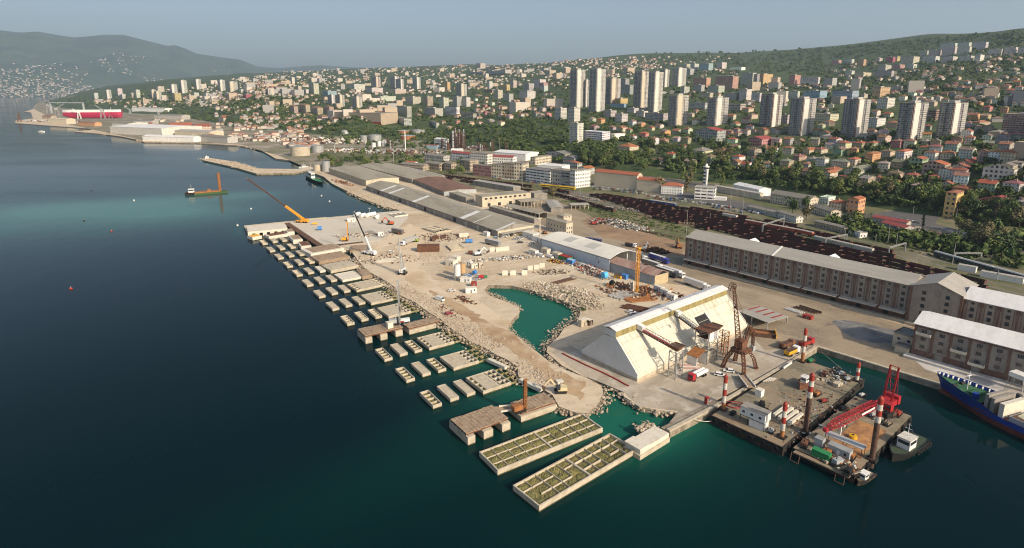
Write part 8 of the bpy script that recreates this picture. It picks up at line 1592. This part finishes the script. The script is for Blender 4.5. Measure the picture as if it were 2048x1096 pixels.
for lab, x, y in (('orange buoy alone on the dark water, lower left', 142, 578), ('orange buoy left of the green plume', 223, 463), ('white buoy beside the green plume', 268, 401), ('white buoy in front of the crane barge plume', 502, 418), ('white buoy off the left quay', 643, 392), ('white buoy off the rubble shore', 659, 403), ('dark buoy near the plume edge', 183, 381), ('white buoy left of the pier arm', 475, 451), ('dark buoy at the far left of the plume', 168, 442)):
    o = thing('buoy', lab, 'buoy', tuple(G(x, y, 0)), 0); MB().cyl((0, 0, -.3), (0, 0, .8), .9, .7, 12).build('float', M_redband if 'orange' in lab else (M_black if 'dark' in lab else M_white), o); MB().cyl((0, 0, .8), (0, 0, 1.7), .15, n=6).build('post', M_steel, o)

# ================================================================== houses, trees and woods on the slopes
def hits(px, py, m=3): return any(a - m < px < b + m and c - 2 < py < d + m for a, b, c, d in foot)
rg = random.Random(77)
def region(poly):
    xs = [p[0] for p in poly]; ys = [p[1] for p in poly]
    while True:
        x, y = rg.uniform(min(xs), max(xs)), rg.uniform(min(ys), max(ys)); c = False
        for (x0, y0), (x1, y1) in zip(poly, poly[1:] + poly[:1]):
            if (y0 > y) != (y1 > y) and x < (x1 - x0) * (y - y0) / (y1 - y0) + x0: c = not c
        if c: return x, y
def house_at(p, L_, W_, H_, wc, rc, rk, th):
    P_ = T(*p)
    if P_ is None or P_.z < 2.5: return
    o = thing('house', 'x', 'house', tuple(P_), th); rise = min(L_, W_) * .24; wall_mb(L_, W_, H_, rk, rise, -5).build('wall', M_house, o, tuple(c * rg.uniform(.85, 1.1) for c in COL[wc])); rf = roof_mb(L_, W_, H_, rk, rise, .5).build('roof', M_tile, o, tuple(c * rg.uniform(.75, 1.15) for c in COL[rc])); MB().box(L_ * .3, L_ * .3 + .9, W_ * .3, W_ * .3 + .9, H_, H_ + rise + 1.1).build('chimney', M_plaster, rf, COL['b'])
    top = pix((P_.x, P_.y, P_.z + H_ + 2))[1]; hw = L_ * 1.0 * F / P_.y; foot.append((p[0] - hw * .7, p[0] + hw * .6, top, p[1])); autos.append((o, p, CN[wc], max(1, round(H_ / 3)), f"{CN[rc]} {'hipped' if rk == 'hip' else 'gabled'} roof", 'house'))
RH = [([(1290, 225), (1420, 240), (2040, 225), (2040, 285), (1700, 300), (1290, 290)], 62), ([(1560, 300), (2040, 290), (2046, 400), (1900, 392), (1560, 352)], 62), ([(1400, 285), (1560, 305), (1560, 345), (1290, 330)], 16), ([(1160, 222), (1290, 232), (1290, 285), (1180, 270)], 22), ([(700, 222), (1050, 190), (1100, 235), (1000, 255), (850, 262)], 34), ([(1700, 180), (2040, 165), (2040, 225), (1450, 220)], 34)]
for poly, n in RH:
    k = 0; tries = 0
    while k < n and tries < n * 40:
        tries += 1; x, y = region(poly); 
        if hits(x, y, 9) or hits(x, y - 6, 5): continue
        rc = rg.choice('aatttnab') ; house_at((x, y), rg.uniform(9, 15), rg.uniform(9, 13), rg.choice((5.8, 6, 8.6, 8.8)), rg.choice('ccwwgpbhomce'), rc, rg.choice(('hip', 'hip', 'gx', 'gy')), R(39 + rg.uniform(-14, 14))); k += 1
# the countless farther houses read as one mass
wallm = [mat('far_wall_white_mat', (.53, .48, .41), .9), mat('far_wall_cream_mat', (.44, .36, .27), .9), mat('far_wall_grey_mat', (.34, .33, .31), .9), mat('far_roof_orange_mat', (.31, .135, .085), .9), mat('far_roof_brown_mat', (.22, .13, .10), .9), mat('far_roof_grey_mat', (.27, .25, .22), .9)]
mb = MB()
def mini(P_, s_, h, th):
    w2, d2 = s_ * rg.uniform(.4, .7), s_ * rg.uniform(.35, .5); ca, sa = math.cos(th), math.sin(th); pt = lambda x, y, z: (P_.x + x * ca - y * sa, P_.y + x * sa + y * ca, P_.z + z); a, b = rg.randrange(3), 3 + rg.choice((0, 0, 1, 1, 2)); hb = h if h < 12 else h
    c4 = [(-w2, -d2), (w2, -d2), (w2, d2), (-w2, d2)]
    mb.hexa([pt(x, y, -3) for x, y in c4], [pt(x, y, hb) for x, y in c4], a)
    if h < 12:
        k = len(mb.v); mb.v += [pt(x * 1.08, y * 1.08, hb) for x, y in c4] + [pt(-w2 * .3, 0, hb + s_ * .18), pt(w2 * .3, 0, hb + s_ * .18)]; mb.f += [(k, k + 1, k + 5, k + 4), (k + 1, k + 2, k + 5), (k + 2, k + 3, k + 4, k + 5), (k + 3, k, k + 4)]; mb.m += [b] * 4
FH = [([(560, 140), (700, 138), (1000, 128), (1300, 112), (1310, 140), (1100, 175), (800, 190), (500, 200), (400, 200), (330, 205), (420, 172)], 1500), ([(180, 205), (420, 165), (520, 150), (560, 175), (450, 210), (300, 220)], 330), ([(420, 205), (1100, 185), (1130, 235), (800, 240), (560, 250), (430, 235)], 330), ([(1120, 120), (1450, 112), (1500, 150), (1440, 195), (1130, 190)], 260), ([(1430, 150), (1560, 150), (1760, 175), (2040, 175), (2040, 215), (1440, 205)], 260), ([(1620, 135), (2046, 95), (2046, 165), (1700, 165)], 150), ([(1290, 205), (2046, 200), (2046, 290), (1700, 290), (1290, 275)], 150), ([(430, 235), (690, 228), (640, 262), (500, 258)], 60), ([(230, 262), (520, 283), (600, 300), (640, 305), (600, 262), (480, 248), (330, 240), (230, 245)], 150), ([(2046, 95), (2420, 80), (2420, 440), (2046, 420)], 330)]
for poly, n in FH:
    for _ in range(n):
        x, y = region(poly)
        if hits(x, y, 2): continue
        P_ = T(x, y)
        if P_ is None: continue
        big = rg.random() < .10 and n not in (150, 60); mini(P_, rg.uniform(20, 38) if big else rg.uniform(9, 16), rg.uniform(12, 28) if big and y > 140 else rg.uniform(4.5, 8), R(39 + rg.uniform(-25, 25)))
mg = mv.reshape(nr, nth, 3)
for _ in range(2300):
    i = int(rg.uniform(60, 190)); jf = abs(rg.gauss(0, 7 if i < 115 else 14)) + .3; j = int(jf); P_ = Vector(mg[j, i]).lerp(Vector(mg[j + 1, i + 1]), jf - j); px_i = px_[i]
    if P_.z < 1 or vnoise(np.array([[P_.x, P_.y]]), 900, 4)[0] < .38 + (j * .012 if i < 115 else 0): continue
    P_ += Vector((rg.uniform(-70, 70), rg.uniform(-30, 30), 0)); mini(P_, rg.uniform(14, 26), rg.uniform(8, 14), rg.random() * 3)
tag(mb.build('far_houses', wallm), kind='stuff')
# ---- trees
M_leaf = blend_mat('woodland_leaf_mat', [(.088, .122, .034), ((.048, .078, .024), .03, .44, .6), ((.14, .155, .045), .05, .52, .66), ((.085, .075, .035), .02, .62, .72), ((.035, .06, .02), .3, .5, .7)], coord='World')
M_leafo = mat('leaf_mat', (1, 1, 1), .8, objcol=True, var=.45, scale=.9, coord='Object', detail=3); M_bark = mat('bark_mat', (.10, .075, .05), .9)
def crown(mb, c, rx, rz, n, s_, rr, mi=0, lobes=6):
    L0 = [(Vector((rr.gauss(0, .42) * rx, rr.gauss(0, .42) * rx, rr.gauss(.05, .32) * rz)), rr.uniform(.45, .7)) for _ in range(lobes)]
    for _ in range(n):
        lo, lr = rr.choice(L0); d = Vector((rr.gauss(0, 1), rr.gauss(0, 1), rr.gauss(.25, 1))).normalized(); p = Vector(c) + lo + Vector((d.x * rx * lr, d.y * rx * lr, d.z * rz * lr)) * rr.uniform(.75, 1.05)
        u = (d + Vector((rr.gauss(0, .5), rr.gauss(0, .5), rr.gauss(0, .5)))).normalized(); a = u.cross(Vector((0, 0, 1)));
        if a.length < .05: a = Vector((1, 0, 0))
        a.normalize(); b = u.cross(a); k = len(mb.v); w1, w2 = s_ * rr.uniform(.6, 1.2), s_ * rr.uniform(.6, 1.2)
        mb.v += [tuple(p - a * w1), tuple(p - b * w2 * .8), tuple(p + a * w1), tuple(p + b * w2)]; mb.f.append((k, k + 1, k + 2, k + 3)); mb.m.append(mi)
def tree_proto(kind, seed):
    rr = random.Random(seed); o = thing({'round': 'broadleaf_tree', 'cypress': 'cypress_tree', 'poplar': 'poplar_tree'}[kind], 'x', 'tree'); mb = MB(); tb = MB()
    if kind == 'round':
        tb.cyl((0, 0, -1), (0, 0, 4.5), .35, .22, 7)
        for i in range(5): a = i * 1.26 + rr.random(); tb.cyl((0, 0, 3 + .3 * i), (2.2 * math.cos(a), 2.2 * math.sin(a), 6 + rr.random() * 1.5), .16, .05, 5)
        crown(mb, (0, 0, 6.2), 4.4, 3.9, 420, .72, rr, lobes=8)
    elif kind == 'cypress':
        tb.cyl((0, 0, -1), (0, 0, 6), .25, .1, 6); [crown(mb, (0, 0, 1.8 + i * 1.6), 1.25 - .12 * i, 1.3, 60, .45, rr, lobes=3) for i in range(7)]
    else:
        tb.cyl((0, 0, -1), (0, 0, 9), .3, .12, 6); [crown(mb, (0, 0, 3 + i * 2.1), 2.3 - .22 * abs(i - 2), 1.8, 80, .6, rr, lobes=4) for i in range(6)]
    mb.build('crown', M_leafo, o); tb.build('trunk', M_bark, o); return o
TP = [tree_proto('round', 1), tree_proto('round', 2), tree_proto('round', 3), tree_proto('cypress', 4), tree_proto('poplar', 5)]; TN = ['bushy green tree', 'bushy green tree', 'bushy green tree', 'slim dark cypress', 'tall narrow poplar']
tused = set(); ntree = 0
ZONES = [([(1290, 330), (1420, 345), (1560, 372), (1640, 388), (1640, 360), (1500, 335), (1330, 310)], 66, 4), ([(1100, 300), (1290, 325), (1290, 345), (1170, 332)], 36, 0), ([(1700, 350), (1860, 380), (2040, 420), (2046, 460), (1960, 450), (1830, 410), (1720, 400)], 72, 0), ([(1900, 460), (2046, 480), (2046, 520), (1960, 500)], 20, 0), ([(1290, 285), (1560, 300), (1560, 330), (1290, 320)], 40, 0), ([(1560, 345), (1720, 372), (1720, 392), (1590, 385)], 22, 0), ([(600, 320), (720, 318), (800, 336), (700, 342)], 10, 0)]
extra = [(1380, 372, 4), (1372, 385, 4), (1365, 362, 4), (1445, 375, 4), (1430, 362, 4), (1388, 350, 4), (1585, 428, 0), (1612, 440, 0), (1610, 420, 0), (1845, 455, 3), (1750, 365, 3), (1748, 350, 3), (1985, 352, 3), (1998, 350, 3), (1810, 330, 3), (1840, 405, 1), (1860, 400, 2), (1800, 385, 1), (1690, 448, 0), (1710, 450, 1), (1905, 500, 0), (1250, 285, 3), (1500, 330, 3), (1230, 290, 0), (905, 352, 1), (915, 348, 2), (925, 350, 0), (665, 335, 0), (680, 338, 1), (1170, 512, 0), (1187, 528, 1), (1200, 535, 0), (1105, 398, 0), (1322, 385, 0)]
def plant(x, y, ki):
    global ntree
    P_ = T(x, y) or G(x, y)
    s_ = rg.uniform(.75, 1.35); s_ = s_ if ki != 4 else s_ * 1.15
    if (x, y) in ((1170, 512), (1187, 528), (1200, 535)): s_ = .55
    pr = TP[ki]; col = rg.choice(((.11, .16, .04), (.08, .125, .034), (.16, .20, .05), (.06, .098, .033), (.17, .15, .07), (.135, .175, .045)))
    if ki == 3: col = (.022, .042, .018)
    if pr not in tused: tused.add(pr); o = pr; o.location = P_; o.scale = (s_, s_, s_)
    else: o = dup(pr, tuple(P_), rg.random() * 6.3, scale=(s_, s_, s_ * rg.uniform(.85, 1.15)))
    for c in o.children:
        if c.name.startswith('crown'): c.color = (*col, 1)
    tone = 'olive-brown ' if col == (.17, .15, .07) else ('light green ' if col[1] > .17 else ('dark ' if col[1] < .1 and ki != 3 else '')); autos.append((o, (x, y), tone + TN[ki].replace('green ', '') if tone else TN[ki], 0, '', 'tree')); ntree += 1
for x, y, ki in extra: plant(x, y, ki)
for poly, n, kx in ZONES:
    for _ in range(n):
        for _t in range(12):
            x, y = region(poly)
            if not hits(x, y, 1): break
        plant(x, y, 4 if kx == 4 and rg.random() < .25 else rg.randrange(3) if rg.random() > .06 else 3)
mb = MB(); rr = random.Random(9)
def clump(P_, s_, n): crown(mb, (P_.x, P_.y, P_.z + s_ * .55), s_, s_ * .75, n, s_ * .38, rr, lobes=3)
WD = [([(1050, 190), (1160, 215), (1290, 250), (1290, 325), (1160, 335), (1050, 318), (1000, 295), (980, 260)], 1000, 1), ([(1290, 200), (2046, 200), (2046, 300), (1290, 300)], 1500, 1), ([(1290, 290), (2046, 290), (2046, 455), (1850, 425), (1640, 385), (1290, 335)], 1100, 1), ([(560, 225), (1050, 200), (1060, 300), (850, 275), (680, 268), (560, 258)], 1500, 1), ([(300, 205), (620, 200), (640, 258), (480, 252), (330, 232)], 900, 1), ([(90, 204), (420, 165), (620, 148), (1290, 125), (1290, 205), (400, 215), (120, 212)], 2300, 2), ([(1290, 110), (1600, 100), (2046, 62), (2046, 200), (1290, 200)], 2900, 2), ([(600, 300), (900, 300), (1000, 330), (800, 330), (650, 325)], 120, 1), ([(640, 255), (880, 270), (1000, 295), (860, 300), (640, 285)], 260, 1), ([(1640, 440), (2046, 505), (2046, 540), (1700, 470)], 160, 1), ([(2046, 75), (2420, 55), (2420, 560), (2046, 500)], 2200, 1)]
for poly, n, lod in WD:
    for _ in range(n):
        x, y = region(poly)
        if hits(x, y, 1): continue
        P_ = T(x, y)
        if P_ is None: continue
        far_ = math.hypot(P_.x, P_.y)
        if lod == 1 and vnoise(np.array([[P_.x, P_.y]]), 90, 2)[0] < .3 and rg.random() < .6: continue
        clump(P_, rg.uniform(3.2, 5.6) * (1 + max(0, far_ - 1200) / 2400), 34 if lod == 1 else 20)
tag(mb.build('woodland', M_leaf), kind='stuff')
# low scrub on the rail land and banks
mb = MB()
for poly, n in (([(1170, 400), (1370, 455), (1380, 470), (1230, 440), (1120, 402)], 260), ([(1560, 395), (1800, 440), (1990, 500), (1800, 462), (1560, 410)], 300), ([(700, 322), (1080, 352), (1080, 362), (720, 332)], 200), ([(1640, 455), (1960, 540), (1980, 528), (1700, 455)], 160), ([(1110, 575), (1165, 600), (1165, 625), (1150, 600)], 20)):
    for _ in range(n): x, y = region(poly); P_ = G(x, y); crown(mb, (P_.x, P_.y, 2.2), rg.uniform(.8, 2.2), .7, 10, .6, rr, lobes=2)
tag(mb.build('scrub', M_leaf), kind='stuff')

# ================================================================== names that single each thing out
LM = [((1152, 180), 'the leftmost pale tower'), ((1195, 180), 'the second tall pale tower'), ((1225, 180), 'the brown tower'), ((1283, 180), 'the cream middle tower'), ((1310, 190), 'the white-edged middle tower'), ((1355, 220), 'the squat cream tower'), ((1432, 225), 'the grey-white tower'), ((1537, 220), 'the brown-fronted tower'), ((1600, 235), 'the tower over the sports ground'), ((1705, 235), 'the centre-right dark tower'), ((1818, 240), 'the fourth dark tower'), ((1900, 240), 'the rightmost dark tower'), ((2025, 240), 'the long maroon block'), ((1700, 288), 'the blue sports stand'), ((1150, 265), 'the white office tower'), ((1210, 270), 'the long white office building'), ((1418, 272), 'the red-roofed school block'), ((1410, 350), 'the striped control tower'), ((1500, 370), 'the white gabled hall'), ((1600, 400), 'the beige barracks'), ((1710, 410), 'the brown brick house'), ((1895, 410), 'the yellow corner house'), ((2000, 405), 'the crimson villa'), ((1970, 345), 'the long white school'), ((1840, 325), 'the green house'), ((1880, 340), 'the long tan house'), ((2020, 195), 'the hillside church'), ((1760, 450), 'the red market huts'), ((1900, 95), 'the top terrace of white slabs'), ((1700, 120), 'the pink and crimson terraces'), ((1580, 150), 'the long yellow block'), ((1480, 160), 'the pink slab block'), ((1420, 130), 'the pale blue slab'), ((820, 165), 'the far twin towers'), ((840, 160), 'the lone white tower'), ((750, 165), 'the pinkish tower'), ((925, 180), 'the pale central tower'), ((670, 205), 'the cream twin towers'), ((715, 205), 'the small cream tower'), ((735, 235), 'the brown shopping centre'), ((980, 145), 'the hilltop stadium'), ((890, 215), 'the white slab cluster'), ((1000, 180), 'the yellow-orange block'), ((1050, 190), 'the white stepped block'), ((355, 190), 'the yellow block on the left'), ((375, 175), 'the tall left tower'), ((455, 170), 'the left triple towers'), ((315, 190), 'the slim twin towers on the left'), ((220, 190), 'the far left tower'), ((870, 290), 'the refinery columns'), ((1000, 315), 'the red-roofed factory'), ((1120, 330), 'the orange-roofed works'), ((1200, 345), 'the terracotta terrace'), ((1300, 350), 'the station house'), ((620, 300), 'the wide storage tank'), ((630, 215), 'the brown-roofed villa group'), ((920, 350), 'the grey hipped house'), ((1180, 530), 'the white fabric hall'), ((690, 340), 'the long warehouse sheds')]
pend = {}
for o, p, col, st, rf, nm in autos:
    (lx, ly), ln = min(LM, key=lambda a: (a[0][0] - p[0]) ** 2 + ((a[0][1] - p[1]) * 1.6) ** 2); dx, dy = p[0] - lx, (p[1] - ly) * 1.6; rel = ('right of' if dx > 0 else 'left of') if abs(dx) > abs(dy) else ('below' if dy > 0 else 'above')
    if nm == 'tree': base = col
    elif nm == 'house': base = f'{col} house with {rf}'
    else: base = f'{col} {"low" if st < 5 else "mid-rise" if st < 10 else "high-rise"} {nm.replace("_", " ")}'
    pend.setdefault((base, rel, ln), []).append((dx * dx + dy * dy, o, nm))
rank = ['closest', 'second closest', 'third closest', 'fourth closest', 'fifth closest', 'sixth closest', 'seventh closest', 'eighth closest', 'ninth closest', 'tenth closest', 'eleventh closest', 'twelfth closest', 'thirteenth closest', 'fourteenth closest']
for (base, rel, ln), lst in pend.items():
    lst.sort(key=lambda a: a[0])
    for i, (_, o, nm) in enumerate(lst):
        if len(lst) == 1: o['label'] = f'{base} {rel} {ln}'
        elif len(lst) <= 14: o['label'] = f'{base} {rel} {ln}, {rank[i]} one'
        else: o['label'] = f'{base} in the group {rel} {ln}'; o['group'] = f'{base}s {rel} {ln}'
        if nm == 'tree' and 'group' not in o: o['group'] = 'trees on the slope and along the road'
print('houses', sum(1 for a in autos if a[5] == 'house'), 'trees', ntree, 'wagons', nw_)
